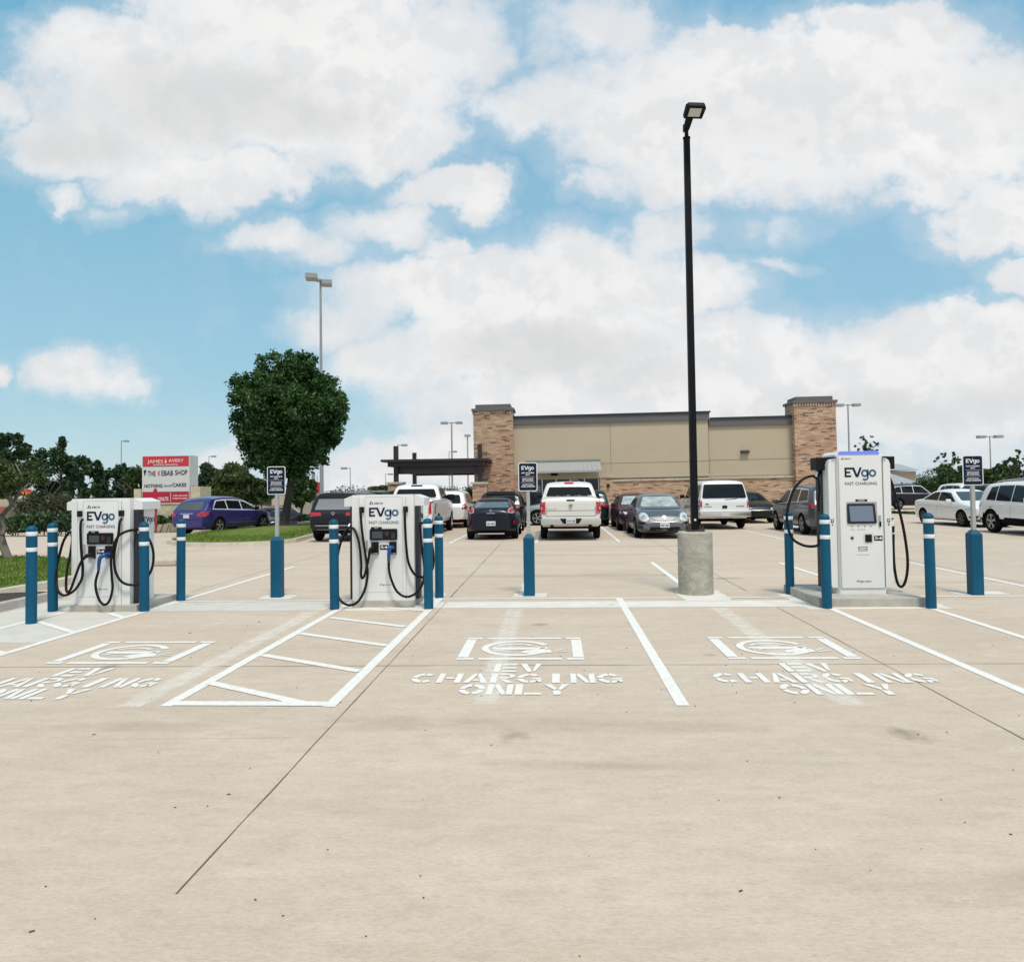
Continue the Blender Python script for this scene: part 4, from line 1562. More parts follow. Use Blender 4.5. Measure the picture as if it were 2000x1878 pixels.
def wheel_parts(root, x, y, r, rim, spokes=5, wd=.22):
    key = (round(r, 3), rim.name, spokes)
    if key not in WHEELS:
        Mx = Matrix.Rotation(PI / 2, 4, 'Y')
        h = wd / 2
        mb = MB()
        mb.lathe([(r * .66, -h), (r * .9, -h), (r * .97, -h * .8), (r, -h * .5), (r, h * .5), (r * .97, h * .8), (r * .9, h), (r * .66, h), (r * .62, h * .6)], seg=28, M=Mx)
        a = mb.build('wheel', TYRE, None, smooth=True)
        mb = MB()
        mb.mi = 0
        mb.lathe([(r * .67, h * .95), (r * .60, h * .9), (r * .58, h * .3)], seg=28, M=Mx)
        mb.ring((0, 0), 0, r * .13, 0, 360, Matrix.Translation((h * .78, 0, 0)) @ Mx, .03, seg=8)
        for k in range(spokes):
            Q = Matrix.Translation((h * .62, 0, 0)) @ Matrix.Rotation(2 * PI * k / spokes, 4, 'X') @ Mx
            mb.prism([(-r * .06, r * .1), (r * .06, r * .1), (r * .12, r * .62), (-r * .12, r * .62)], Q, .03)
        mb.mi = 1
        mb.ring((0, 0), 0, r * .64, 0, 360, Matrix.Translation((h * .25, 0, 0)) @ Mx, .01, seg=16)
        b = mb.build('rim', [rim, UNDER], None, smooth=True)
        WHEELS[key] = (a.data, b.data)
        bpy.data.objects.remove(a)
        bpy.data.objects.remove(b)
    da, db = WHEELS[key]
    w = bpy.data.objects.new('wheel', da)
    COL.objects.link(w)
    w.parent = root
    w.location = (x, y, r)
    w.rotation_euler = (random.uniform(0, 1), 0, 0 if x > 0 else PI)
    q = bpy.data.objects.new('rim', db)
    COL.objects.link(q)
    q.parent = w


class Car:
    """local frame: x to the car's right, y forward, rear bumper at y = 0"""

    def __init__(s, name, label, cat, sp, body, loc, heading=0.0, group=None):
        s.sp = sp
        Ln, Wd = sp['L'], sp['W']
        s.t = thing(name, label, cat, loc, -R(heading), group)
        hw = Wd / 2
        ys = sorted(set([0, .05, .14, .3, Ln - .3, Ln - .14, Ln - .05, Ln] + [y for y, _ in sp['top']] + list(np.arange(.6, Ln - .5, .35))))
        keep = [ys[0]]
        for y in ys[1:]:
            if y - keep[-1] > .035:
                keep.append(y)
        keep[-1] = Ln
        mb = MB()
        rings = []
        for y in keep:
            T = lerp_prof(sp['top'], y)
            B = min(lerp_prof(sp['belt'], y), T - .05)
            Zb = lerp_prof([(0, sp['gc'] + .14), (.3, sp['gc']), (Ln - .3, sp['gc']), (Ln, sp['gc'] + .12)], y)
            e = sp.get('round', .16)
            f = 1 - e * max(0, 1 - y / .55) ** 2.2 - sp.get('roundf', .24) * max(0, 1 - (Ln - y) / .9) ** 2.2
            w = hw * f
            tb = sp.get('tumble', .32)
            sh = sp.get('sh', .992)
            wb = w * (sh - .017)
            wt = max(wb - tb * (T - B), .3)
            zz = max(B + .3 * (T - B), T - .08)
            wz = wb + (wt - wb) * (zz - B) / max(1e-4, T - B)
            cr = sp.get('crown', .03)
            half = [(0, Zb), (w * .72, Zb), (w * .93, Zb + .04), (w * .99, Zb + .28 * (B - Zb)), (w * 1.0, Zb + .62 * (B - Zb)), (w * sh, Zb + .9 * (B - Zb)), (wb, B),
                    (wb + (wt - wb) * .5 + .012, B + (zz - B) * .5), (wz, zz), (wt - .03, T - .02), (wt * .72, T + cr * .45), (wt * .36, T + cr * .85), (0, T + cr)]
            ring = [(-x, z) for x, z in half[1:-1]][::-1]
            full = half[:-1] + [half[-1]] + ring
            rings.append([mb.bm.verts.new((x, y, z)) for x, z in full])
        n = len(rings[0])
        for a, b in zip(rings, rings[1:]):
            for i in range(n):
                j = (i + 1) % n
                mb.bm.faces.new((a[i], a[j], b[j], b[i]))
        k = (n) // 2
        for rg, flip in ((rings[0], False), (rings[-1], True)):
            m_ = n // 2
            for i in range(m_):
                a, b, c, d = rg[i], rg[i + 1], rg[(n - i - 1) % n], rg[(n - i) % n]
                vs = [a, b, c] + ([d] if d not in (a, b, c) else [])
                vs2 = []
                for v in vs:
                    if v not in vs2:
                        vs2.append(v)
                if len(vs2) >= 3:
                    try:
                        mb.bm.faces.new(vs2 if not flip else vs2[::-1])
                    except ValueError:
                        pass
        o = mb.build('body', [body, UNDER], None, smooth='all')
        sub = o.modifiers.new('s', 'SUBSURF')
        sub.levels = sub.render_levels = 2
        # wheel wells and, for a pickup, the open bed
        cm = MB()
        s.wr = sp['wr']
        s.wy = sp['wy']
        for wy in s.wy:
            for sx in (-1, 1):
                cm.cyl((sx * (hw - .27), wy, s.wr), (sx * (hw + .3), wy, s.wr), s.wr * sp.get('arch', 1.16), seg=32)
        if 'bed' in sp:
            y0, y1, zb = sp['bed']
            cm.b2(-hw + .13, hw - .13, y0, y1, zb, zb + 2)
        c = cm.build('cut', UNDER, None)
        bo = o.modifiers.new('b', 'BOOLEAN')
        bo.operation = 'DIFFERENCE'
        bo.solver = 'EXACT'
        bo.object = c
        dg = bpy.context.evaluated_depsgraph_get()
        dg.update()
        me = bpy.data.meshes.new_from_object(o.evaluated_get(dg))
        bpy.data.objects.remove(o)
        bpy.data.objects.remove(c)
        me.name = 'body'
        if len(me.materials) < 2:
            me.materials.append(UNDER)
        clad = sp.get('clad', sp['gc'] + .05)
        for f in me.polygons:
            c_ = f.center
            mi = 0
            if c_.z < clad:
                mi = 1
            for wy in s.wy:
                d = math.hypot(c_.y - wy, c_.z - s.wr)
                ar = s.wr * sp.get('arch', 1.16)
                if d < ar + .01 and (abs(f.normal.x) < .5 or abs(c_.x) < hw - .2) and abs(c_.x) > hw - .32:
                    mi = 1
            f.material_index = mi
            f.use_smooth = True
        try:
            me.set_sharp_from_angle(angle=R(40))
        except Exception:
            pass
        s.body = bpy.data.objects.new('body', me)
        COL.objects.link(s.body)
        s.body.parent = s.t
        s.bvh = BVHTree.FromPolygons([v.co for v in me.vertices], [p.vertices for p in me.polygons])
        if sp.get('archtrim'):
            for wy in s.wy:
                for sx in (-1, 1):
                    ar = s.wr * sp.get('arch', 1.16)
                    mb = MB()
                    Mx = Matrix(((0, 0, 1, sx * (hw - .035) - .03), (1, 0, 0, wy), (0, 1, 0, s.wr), (0, 0, 0, 1)))
                    mb.ring((0, 0), ar - .015, ar + .065, -22, 202, Mx, .06, seg=22)
                    mb.build('arch_trim', UNDER, s.t)
        for wy in s.wy:
            for sx in (-1, 1):
                wheel_parts(s.t, sx * (hw - .115), wy, s.wr, sp.get('rim', RIM), sp.get('spokes', 5))

    def panel(s, name, poly, side, m, off=.006, parent=None, cuts=.16, r=.0):
        """thin piece laid on the body: side 'L','R' uses (y, z); 'B' back, 'F' front use (x, z)"""
        if r > 0:
            poly = rp(poly, r, 3)
        bm = bmesh.new()
        vs = [bm.verts.new((a, b, 0)) for a, b in poly]
        bm.faces.new(vs)
        bmesh.ops.triangulate(bm, faces=bm.faces[:])
        for _ in range(4):
            es = [e for e in bm.edges if e.calc_length() > cuts]
            if not es:
                break
            bmesh.ops.subdivide_edges(bm, edges=es, cuts=1)
            bmesh.ops.triangulate(bm, faces=[f for f in bm.faces if len(f.verts) > 3])
        for v in bm.verts:
            a, b = v.co.x, v.co.y
            if side in 'LR':
                sx = 1 if side == 'R' else -1
                o, d = Vector((sx * 3, a, b)), Vector((-sx, 0, 0))
            elif side == 'B':
                o, d = Vector((a, -2, b)), Vector((0, 1, 0))
            elif side == 'F':
                o, d = Vector((a, s.sp['L'] + 2, b)), Vector((0, -1, 0))
            h, nn, _, _ = s.bvh.ray_cast(o, d)
            if h is None:
                q = o + d * (3 - s.sp['W'] / 2 if side in 'LR' else 2.1)
                h, nn, _, _ = s.bvh.find_nearest(q)
            if nn.dot(d) > 0:
                nn = -nn
            v.co = h + (nn * .6 - d * .4).normalized() * off
        for f in bm.faces:
            f.smooth = True
        bm.normal_update()
        me = bpy.data.meshes.new(name)
        # make normals face outwards
        for f in bm.faces:
            ref = {'L': Vector((-1, 0, 0)), 'R': Vector((1, 0, 0)), 'B': Vector((0, -1, 0)), 'F': Vector((0, 1, 0))}[side]
            if f.normal.dot(ref) < 0:
                f.normal_flip()
        bm.to_mesh(me)
        bm.free()
        me.materials.append(m)
        o = bpy.data.objects.new(name, me)
        COL.objects.link(o)
        o.parent = parent or s.t
        return o

    def sides(s, wins, which='LR', m=None, trim=None):
        for sd in which:
            if trim:
                s.panel('window_trim', trim, sd, TRIM, .005, r=.06)
            for w in wins:
                s.panel('side_window', w, sd, m or GLASS, .008, r=.035)

    def lamps(s, poly, side, m, name, r=.03, off=.012):
        a = s.panel(name, poly, side, m, off, r=r)
        b = s.panel(name, [(-x, z) for x, z in poly][::-1], side, m, off, r=r)
        return a, b

    def line(s, pts, sd, w=.008, m=None, name='door_gap'):
        """narrow groove strip"""
        P = [Vector(p) for p in pts]
        for a, b in zip(P, P[1:]):
            d = (b - a).normalized()
            n_ = Vector((-d.y, d.x)) * w / 2
            s.panel(name, [tuple(a - n_), tuple(b - n_), tuple(b + n_), tuple(a + n_)], sd, m or UNDER, .004, cuts=.3)

    def mirrors(s, y, z, m, which='LR', size=1.0):
        hw = s.sp['W'] / 2
        for sd in which:
            sx = 1 if sd == 'R' else -1
            mb = MB()
            mb.box((sx * (hw + .07), y, z), (.20 * size, .10, .15 * size), 0, .035)
            mb.box((sx * (hw - .04), y + .01, z - .05), (.12, .05, .035))
            mb.build('wing_mirror', m, s.t, smooth=True)

    def plate(s, z, side='B', txt=None, w=.31, h=.155, x=0.0):
        y = None
        o, d = (Vector((x, -2, z)), Vector((0, 1, 0))) if side == 'B' else (Vector((x, s.sp['L'] + 2, z)), Vector((0, -1, 0)))
        hit = s.bvh.ray_cast(o, d)[0]
        yy = hit.y + (-.012 if side == 'B' else .012)
        mb = MB()
        mb.box((x, yy, z), (w, .012, h), 0, .004)
        p = mb.build('licence_plate', PLATE, s.t)
        if txt:
            mb = MB()
            M = facing(yy - .0065) if side == 'B' else Matrix.Translation((x * 2, yy + .0065, 0)) @ Matrix.Rotation(PI, 4, 'Z') @ FACE
            text_bm(mb, txt, x, z - .008, w * .8, h * .42, M, .001, .02)
            mb.build('plate_number', NAVY, p)
        return p

    def bump(s, name, mbx, m):
        return mbx.build(name, m, s.t, smooth=True)


def handles(car, ys, z, m, which):
    hw = car.sp['W'] / 2
    for sd in which:
        sx = 1 if sd == 'R' else -1
        for y in ys:
            hit = car.bvh.ray_cast(Vector((sx * 3, y, z)), Vector((-sx, 0, 0)))[0]
            if hit:
                MB().box((hit.x + sx * .018, y, z), (.03, .19, .03), 0, .01).build('door_handle', m, car.t)


def suv_spec(L_=4.6, W_=1.86, H_=1.68, wr=.36, **k):
    d = dict(L=L_, W=W_, gc=.24, wr=wr, wy=(.92, L_ - .93),
             top=[(0, .92), (.06, 1.02), (.16, 1.08), (.34, H_ - .16), (.5, H_ - .05), (1.1, H_), (2.2, H_ + .0), (2.75, H_ - .06), (3.45, 1.14), (L_ - .35, 1.0), (L_ - .1, .86), (L_, .68)],
             belt=[(0, 1.04), (.4, 1.06), (3.3, 1.0), (L_, .9)], round=.14, tumble=.30)
    d.update(k)
    return d


def sedan_spec(L_=4.65, W_=1.8, H_=1.45, **k):
    d = dict(L=L_, W=W_, gc=.20, wr=.325, wy=(.98, L_ - .93),
             top=[(0, .82), (.05, .96), (.16, 1.02), (.75, 1.06), (1.45, H_ - .06), (1.95, H_), (2.5, H_ - .02), (2.8, H_ - .09), (3.55, 1.0), (L_ - .4, .86), (L_ - .1, .72), (L_, .55)],
             belt=[(0, .95), (.8, .96), (3.5, .88), (L_, .76)], sh=.97, round=.2, tumble=.40)
    d.update(k)
    return d


def suv_glass(c, H_=1.68, which='LR', trim=None, back=True, front=True):
    s_ = c.sp
    T = H_
    wins = [[(.62, 1.12), (1.15, 1.10), (1.15, T - .13), (.78, T - .17)], [(1.20, 1.10), (2.0, 1.08), (2.0, T - .11), (1.20, T - .12)], [(2.05, 1.08), (3.18, 1.05), (2.66, T - .14), (2.05, T - .11)]]
    c.sides(wins, which, trim=trim)
    if back:
        c.panel('rear_window', [(-.66, 1.10), (.66, 1.10), (.58, T - .17), (-.58, T - .17)], 'B', GLASS, .008, r=.06)
    if front:
        c.panel('windscreen', [(-.72, 1.15), (.72, 1.15), (.58, T - .10), (-.58, T - .10)], 'F', GLASS, .008, r=.05)
    for sd in which:
        c.line([(2.03, .98), (2.0, .38)], sd)
        c.line([(3.2, .98), (3.25, .38)], sd)
        c.line([(1.1, 1.0), (1.15, .75)], sd)


def sedan_glass(c, H_=1.45, which='LR', wc=None, trim=None):
    T = H_
    c.sides([[(.98, 1.05), (2.02, 1.01), (2.02, T - .10), (1.62, T - .12)], [(2.08, 1.01), (3.28, .97), (2.75, T - .13), (2.08, T - .10)]], which, trim=trim)
    c.panel('rear_window', [(-.62, 1.10), (.62, 1.10), (.50, T - .09), (-.50, T - .09)], 'B', GLASS, .008, r=.05)
    c.panel('windscreen', [(-.70, 1.02), (.70, 1.02), (.54, T - .09), (-.54, T - .09)], 'F', wc or GLASS, .008, r=.05)
    for sd in which:
        c.line([(2.05, .98), (2.0, .34)], sd)
        c.line([(3.25, .92), (3.3, .34)], sd)


def gl(x, y):
    return (x, y, zg(x, y))


GC = 'cars parked around the store'
DOUBLE = {}
# ---- white pickup in front of the store door
rp_ = dict(L=5.8, W=2.02, gc=.36, wr=.40, wy=(1.25, 4.82), arch=1.14, clad=.46, round=.06, roundf=.16, tumble=.30, crown=.03,
           top=[(0, 1.22), (.05, 1.36), (.12, 1.40), (1.9, 1.40), (2.0, 1.42), (2.12, 1.86), (2.4, 1.92), (3.1, 1.93), (3.5, 1.86), (4.2, 1.36), (5.2, 1.28), (5.6, 1.18), (5.8, .95)],
           belt=[(0, 1.32), (2, 1.30), (4.2, 1.26), (5.8, 1.05)], bed=(.12, 1.96, .86))
PWH = paint('pearl_white', (.66, .65, .62), .05)
c = Car('pickup_truck', 'silvery white pickup with chrome bumper, tail to the camera, facing the store door', 'pickup truck', rp_, PWH, gl(.55, 24.15), 0, GC)
c.sides([[(2.28, 1.40), (3.05, 1.38), (3.05, 1.80), (2.36, 1.78)], [(3.12, 1.38), (4.05, 1.34), (3.55, 1.78), (3.12, 1.80)]])
c.panel('rear_window', [(-.82, 1.43), (.82, 1.43), (.70, 1.755), (-.70, 1.755)], 'B', GLASS, .01, r=.04)
c.lamps([(.83, .86), (1.0, .86), (1.0, 1.26), (.83, 1.28)], 'B', LAMP_R, 'tail_light', .02, .02)
c.lamps([(.86, .87), (.97, .87), (.97, .95), (.86, .95)], 'B', LAMP_P, 'reversing_light', .01, .026)
c.line([(-.80, 1.30), (-.80, .80), (.80, .80), (.80, 1.30)], 'B', .012)
c.line([(-.78, .98), (.78, .98)], 'B', .02, SEAM, 'tailgate_crease')
c.panel('tailgate_handle', [(-.13, 1.29), (.13, 1.29), (.13, 1.34), (-.13, 1.34)], 'B', BLK, .015)
mb = MB()
M = facing(-.03)
mb.prism([(-.06, 1.19), (.06, 1.19), (.06, 1.13), (.035, 1.075), (0, 1.055), (-.035, 1.075), (-.06, 1.13)], M, .012)
em = mb.build('emblem', CHROME, c.t)
mb = MB()
for sx in (-1, 1):
    mb.prism([(sx * .005, 1.17), (sx * .045, 1.17), (sx * .045, 1.13), (sx * .025, 1.10), (sx * .03, 1.15), (sx * .012, 1.15), (sx * .012, 1.08), (sx * .003, 1.07)], facing(-.043), .002)
mb.build('emblem_recess', BLK, em)
mb = MB()
text_bm(mb, 'Lone Star', -.60, 1.03, .30, .035, facing(-.022), .002, .0)
mb.build('badge', DGREY, c.t)
mb = MB()
mb.b2(-.98, .98, -.13, .10, .52, .72, .04)
bp = mb.build('rear_bumper', CHROME, c.t, smooth=True)
MB().prism([(-.36, .73), (.36, .73), (.26, .56), (-.26, .56)], facing(-.131), .004).build('step_recess', BLK, bp)
MB().box((0, -.142, .655), (.31, .012, .155)).build('licence_plate', PLATE, bp)
mb = MB()
text_bm(mb, 'BYW 5188', 0, .645, .25, .06, facing(-.149), .001, .02)
mb.build('plate_number', NAVY, bp)
for sx in (-1, 1):
    mb = MB()
    mb.cyl((sx * .62, -.10, .50), (sx * .62, .25, .50), .055, seg=14)
    mb.mi = 1
    mb.cyl((sx * .62, -.103, .50), (sx * .62, -.10, .50), .042, seg=14)
    mb.build('exhaust_pipe', [CHROME, UNDER], c.t)
c.panel('high_brake_light', [(-.16, 1.86), (.16, 1.86), (.16, 1.92), (-.16, 1.92)], 'B', LAMP_R, .014, r=.01)
MB().tube([(-.9, 2.2, .36), (.9, 2.2, .36)], .05, 8).build('axle', UNDER, c.t)
c.mirrors(4.0, 1.42, BLK)

# ---- white pickup beside the middle charger
rp2 = dict(rp_)
rp2['L'] = 5.85
c = Car('pickup_truck', 'white pickup with tall red tail lamp and black mirror behind the middle charger', 'pickup truck', rp2, paint('white', (.74, .75, .75), .0), gl(-5.32, 26.3), 0, GC)
c.sides([[(2.28, 1.40), (3.05, 1.38), (3.05, 1.80), (2.36, 1.78)], [(3.12, 1.38), (4.05, 1.34), (3.55, 1.78), (3.12, 1.80)]], trim=None)
c.panel('rear_window', [(-.82, 1.43), (.82, 1.43), (.70, 1.755), (-.70, 1.755)], 'B', GLASS, .01, r=.04)
c.lamps([(.84, .86), (1.0, .86), (1.0, 1.30), (.84, 1.30), (.84, 1.14), (.88, 1.10), (.84, 1.06)], 'B', LAMP_R, 'tail_light', .0, .02)
c.line([(-.82, 1.30), (-.82, .76), (.82, .76), (.82, 1.30)], 'B', .012)
c.line([(3.1, 1.3), (3.08, .6)], 'R', .014)
c.line([(2.2, 1.3), (2.25, .6)], 'R', .014)
c.line([(4.15, 1.3), (4.2, .6)], 'R', .014)
handles(c, [2.35, 3.2], 1.22, MATS['paint_white'], 'R')
mb = MB()
mb.b2(-.98, .98, -.12, .10, .52, .70, .04)
mb.build('rear_bumper', CHROME, c.t, smooth=True)
c.plate(.9)
c.panel('high_brake_light', [(-.22, 1.86), (.22, 1.86), (.22, 1.91), (-.22, 1.91)], 'B', BLK, .014, r=.01)
c.mirrors(4.0, 1.42, BLK, 'R', 1.5)

# ---- small black coupe-hatch left of the sign
vs = dict(L=4.2, W=1.76, gc=.20, wr=.335, wy=(.80, 3.45), arch=1.12, clad=.30, sh=.93, round=.30, roundf=.3, tumble=.50, crown=.055,
          top=[(0, .84), (.05, .96), (.14, 1.02), (.45, 1.12), (.95, 1.29), (1.5, 1.36), (2.0, 1.38), (2.4, 1.31), (3.1, .98), (3.8, .82), (4.1, .70), (4.2, .55)],
          belt=[(0, .90), (.8, .95), (3, .88), (4.2, .7)])
NBL = paint('black_blue', (.008, .011, .020), .2)
c = Car('parked_car', 'small black rounded hatchback with pale red round tail lamps', 'car', vs, NBL, gl(-2.12, 24.75), 0, GC)
c.panel('rear_window', [(-.60, 1.08), (.60, 1.08), (.50, 1.28), (-.50, 1.28)], 'B', mat('glass_sky', (.10, .12, .13), .05), .008, r=.05)
c.panel('spoiler', [(-.56, 1.28), (.56, 1.28), (.50, 1.335), (-.50, 1.335)], 'B', BLK, .03, r=.02)
c.sides([[(.95, 1.08), (1.6, 1.06), (1.6, 1.29), (1.2, 1.29)], [(1.66, 1.06), (2.75, 1.0), (2.2, 1.27), (1.66, 1.30)]])
c.lamps([(.56, .92), (.72, .88), (.79, .96), (.78, 1.06), (.70, 1.10), (.58, 1.04)], 'B', LAMP_P, 'tail_light', .04, .02)
c.lamps([(.60, .96), (.69, .93), (.74, .98), (.73, 1.04), (.67, 1.06), (.61, 1.02)], 'B', LAMP_R, 'brake_light', .03, .03)
c.lamps([(.74, .52), (.80, .54), (.79, .68), (.74, .62)], 'B', LAMP_R, 'reflector', .01, .012)
MB().ring((0, .99), .028, .042, 0, 360, facing(-.025), .008, seg=12).build('emblem', CHROME, c.t)
c.line([(-.14, .90), (.14, .90)], 'B', .018, CHROME, 'trim_strip')
c.line([(-.66, .84), (.66, .84)], 'B', .008)
c.plate(.56, 'B', 'FJW 4603')
MB().b2(-.45, .45, -.01, .1, .20, .24).build('diffuser', CHROME, c.t)
c.mirrors(2.75, 1.02, NBL, 'LR', .85)

# ---- crossover nose to nose behind it
c = Car('parked_car', 'dark crossover with roof spoiler just behind the black hatchback', 'car', suv_spec(4.5, 1.84, 1.60), paint('charcoal', (.020, .021, .026), .3), gl(-2.15, 29.5), 0, GC)
suv_glass(c, 1.60, 'R')
c.panel('spoiler', [(-.60, 1.48), (.60, 1.48), (.56, 1.58), (-.56, 1.58)], 'B', BLK, .05, r=.03)
c.lamps([(.62, .95), (.86, .92), (.84, 1.04), (.64, 1.05)], 'B', LAMP_R, 'tail_light')
MB().prism([(.0, 1.62), (.0, 1.70), (.06, 1.63)], Matrix.Translation((0, .9, 0)) @ Matrix.Rotation(PI / 2, 4, 'Z') @ FACE, .02).build('antenna', BLK, c.t)
c.mirrors(3.1, 1.08, BLK, 'R')

# ---- dark compact suv, tail towards us, left of the middle charger
TQ = paint('deep_grey', (.016, .019, .026), .3)
c = Car('parked_car', 'dark suv with red lamps by the kerb, tail half hidden by the middle charger', 'car', suv_spec(4.6, 1.88, 1.67, wr=.36, gc=.27, clad=.42), TQ, gl(-7.42, 24.5), 2, GC)
suv_glass(c, 1.67, 'LR', back=False)
c.panel('rear_window', [(-.70, 1.09), (.70, 1.09), (.60, 1.48), (-.60, 1.48)], 'B', mat('glass_grey', (.20, .21, .23), .1), .008, r=.05)
c.panel('spoiler', [(-.64, 1.49), (.64, 1.49), (.60, 1.60), (-.60, 1.60)], 'B', BLK, .06, r=.02)
c.lamps([(.40, .90), (.86, .86), (.86, 1.00), (.46, 1.0)], 'B', LAMP_R, 'tail_light', .03, .014)
MB().ring((0, .97), .035, .055, 0, 360, facing(-.03), .008, seg=14).build('emblem', CHROME, c.t)
c.line([(-.82, .56), (.82, .56)], 'B', .025, CHROME, 'chrome_strip')
c.line([(-.80, .62), (.80, .62)], 'B', .02)
c.line([(-.80, .42), (.80, .42)], 'B', .012, SEAM, 'bumper_crease')
c.line([(-.02, 1.12), (.36, 1.13)], 'B', .022, BLK, 'wiper')
for sx in (-1, 1):
    MB().tube(crom([(sx * .60, .75, 1.64), (sx * .60, .95, 1.71), (sx * .58, 1.7, 1.74), (sx * .57, 2.4, 1.71), (sx * .57, 2.6, 1.64)], 4), .018, 8).build('roof_rail', CHROME, c.t, smooth=True)
MB().cyl((0, .95, 1.68), (0, .93, 1.76), .018, .004, 8).build('antenna', BLK, c.t)

# ---- black suv beyond it (only its roof shows)
c = Car('parked_car', 'black suv whose roof shows between the grey suv and the white pickup', 'car', suv_spec(4.7, 1.9, 1.70), paint('black', (.010, .010, .012), .2), gl(-8.05, 31.6), 0, GC)
suv_glass(c, 1.70, 'LR')
# ---- white suv nose to nose with the white pickup
c = Car('parked_car', 'white crossover just beyond the white pickup, right flank showing', 'car', suv_spec(4.6, 1.85, 1.66, clad=.4), MATS['paint_white'], gl(-4.78, 32.5), 0, GC)
suv_glass(c, 1.66, 'R')
c.lamps([(.70, .86), (.90, .84), (.90, 1.10), (.76, 1.08)], 'B', LAMP_R, 'tail_light', .03, .014)
c.panel('tail_light_side', [(.02, .88), (.24, .92), (.22, 1.08), (.05, 1.05)], 'R', LAMP_R, .01, r=.02)
c.mirrors(3.1, 1.08, BLK, 'R')

# ---- silver sedan crossing behind the black hatch, only its nose shows
c = Car('parked_car', 'silver sedan behind the sign post, its front wheel showing left of the white pickup', 'car', sedan_spec(4.7, 1.8, 1.42, wr=.35), paint('silver', (.34, .35, .36), .5), gl(3.0, 35.2), -90, GC)
sedan_glass(c, 1.42, 'L')

# ---- teal suv right of the white pickup
c = Car('parked_car', 'dark teal suv with red corner lamp peeking out right of the white pickup', 'car', suv_spec(4.6, 1.84, 1.60, round=.2), paint('teal', (.010, .030, .034), .3), gl(1.55, 32.7), 0, GC)
suv_glass(c, 1.60, 'R')
c.lamps([(.52, .93), (.90, .80), (.90, 1.0), (.55, 1.03)], 'B', LAMP_R, 'tail_light', .02, .014)
c.panel('tail_light_side', [(.02, .86), (.20, .88), (.20, 1.0), (.04, 1.0)], 'R', LAMP_R, .01, r=.02)
c.line([(-.80, 1.06), (.80, 1.06)], 'B', .02, SEAM, 'spoiler_edge')

# ---- maroon sedan behind the grey coupe, facing us
c = Car('parked_car', 'maroon sedan facing the camera behind the grey rounded coupe', 'car', sedan_spec(4.7, 1.82, 1.44), paint('maroon', (.045, .006, .014), .4), gl(3.42, 33.6), 180, GC)
sedan_glass(c, 1.44, 'LR', GLASS_REFL)
c.lamps([(.48, .64), (.84, .70), (.82, .78), (.50, .74)], 'F', LAMP_W, 'headlight', .02)
c.mirrors(3.1, 1.0, MATS['paint_maroon'])

# ---- grey rounded coupe facing us
bt = dict(L=4.28, W=1.81, gc=.17, wr=.345, wy=(.80, 3.38), arch=1.12, clad=.20, sh=.94, round=.3, roundf=.26, tumble=.42, crown=.05,
          top=[(0, .66), (.12, .84), (.5, 1.06), (1.0, 1.28), (1.5, 1.42), (2.0, 1.46), (2.35, 1.42), (2.6, 1.34), (3.1, 1.02), (3.5, .96), (3.85, .86), (4.1, .72), (4.28, .50)],
          belt=[(0, .72), (.8, .94), (3.1, .94), (3.6, .86), (4.28, .60)])
GB = paint('platinum_grey', (.12, .125, .135), .45)
c = Car('parked_car', 'grey rounded coupe with round headlights, facing the camera beside the lamp pole', 'car', bt, GB, gl(3.63, 28.75), 180, GC)
c.panel('windscreen', [(-.66, 1.04), (.66, 1.04), (.50, 1.37), (-.50, 1.37)], 'F', GLASS_REFL, .01, r=.07)
c.sides([[(1.3, 1.02), (2.0, 1.0), (2.0, 1.35), (1.6, 1.34)], [(2.05, 1.0), (2.95, .98), (2.45, 1.33), (2.05, 1.35)]])
def disc(c, x, z, r_, side, m, name, off=.015, sx=1.0, n=14):
    return c.panel(name, [(x + r_ * sx * math.cos(2 * PI * k / n), z + r_ * math.sin(2 * PI * k / n)) for k in range(n)], side, m, off, cuts=.06)
for sx in (-1, 1):
    disc(c, sx * .655, .715, .155, 'F', CHROME, 'headlight_ring', .012)
    h_ = disc(c, sx * .655, .715, .135, 'F', LAMP_W, 'headlight', .02)
    disc(c, sx * .655, .71, .06, 'F', SILVER, 'projector', .028)
c.line([(-.50, .80), (-.40, .66), (-.25, .60), (0, .585), (.25, .60), (.40, .66), (.50, .80)], 'F', .012)
disc(c, 0, .72, .06, 'F', CHROME, 'emblem', .02)
c.panel('grille', [(-.46, .40), (.46, .40), (.58, .27), (-.58, .27)], 'F', BLK, .012, r=.02)
c.lamps([(.55, .46), (.82, .50), (.82, .56), (.62, .55)], 'F', BLK, 'side_intake', .02)
c.lamps([(.60, .34), (.80, .42), (.84, .34), (.72, .28)], 'F', BLK, 'lower_intake', .02)
c.line([(-.85, .245), (.85, .245)], 'F', .015, SILVER, 'lip')
c.plate(.455, 'F', 'MXL 1869')
c.mirrors(3.0, 1.03, GB, 'LR', .9)
c.line([(-.66, .98), (.66, .98)], 'F', .03, BLK, 'scuttle')

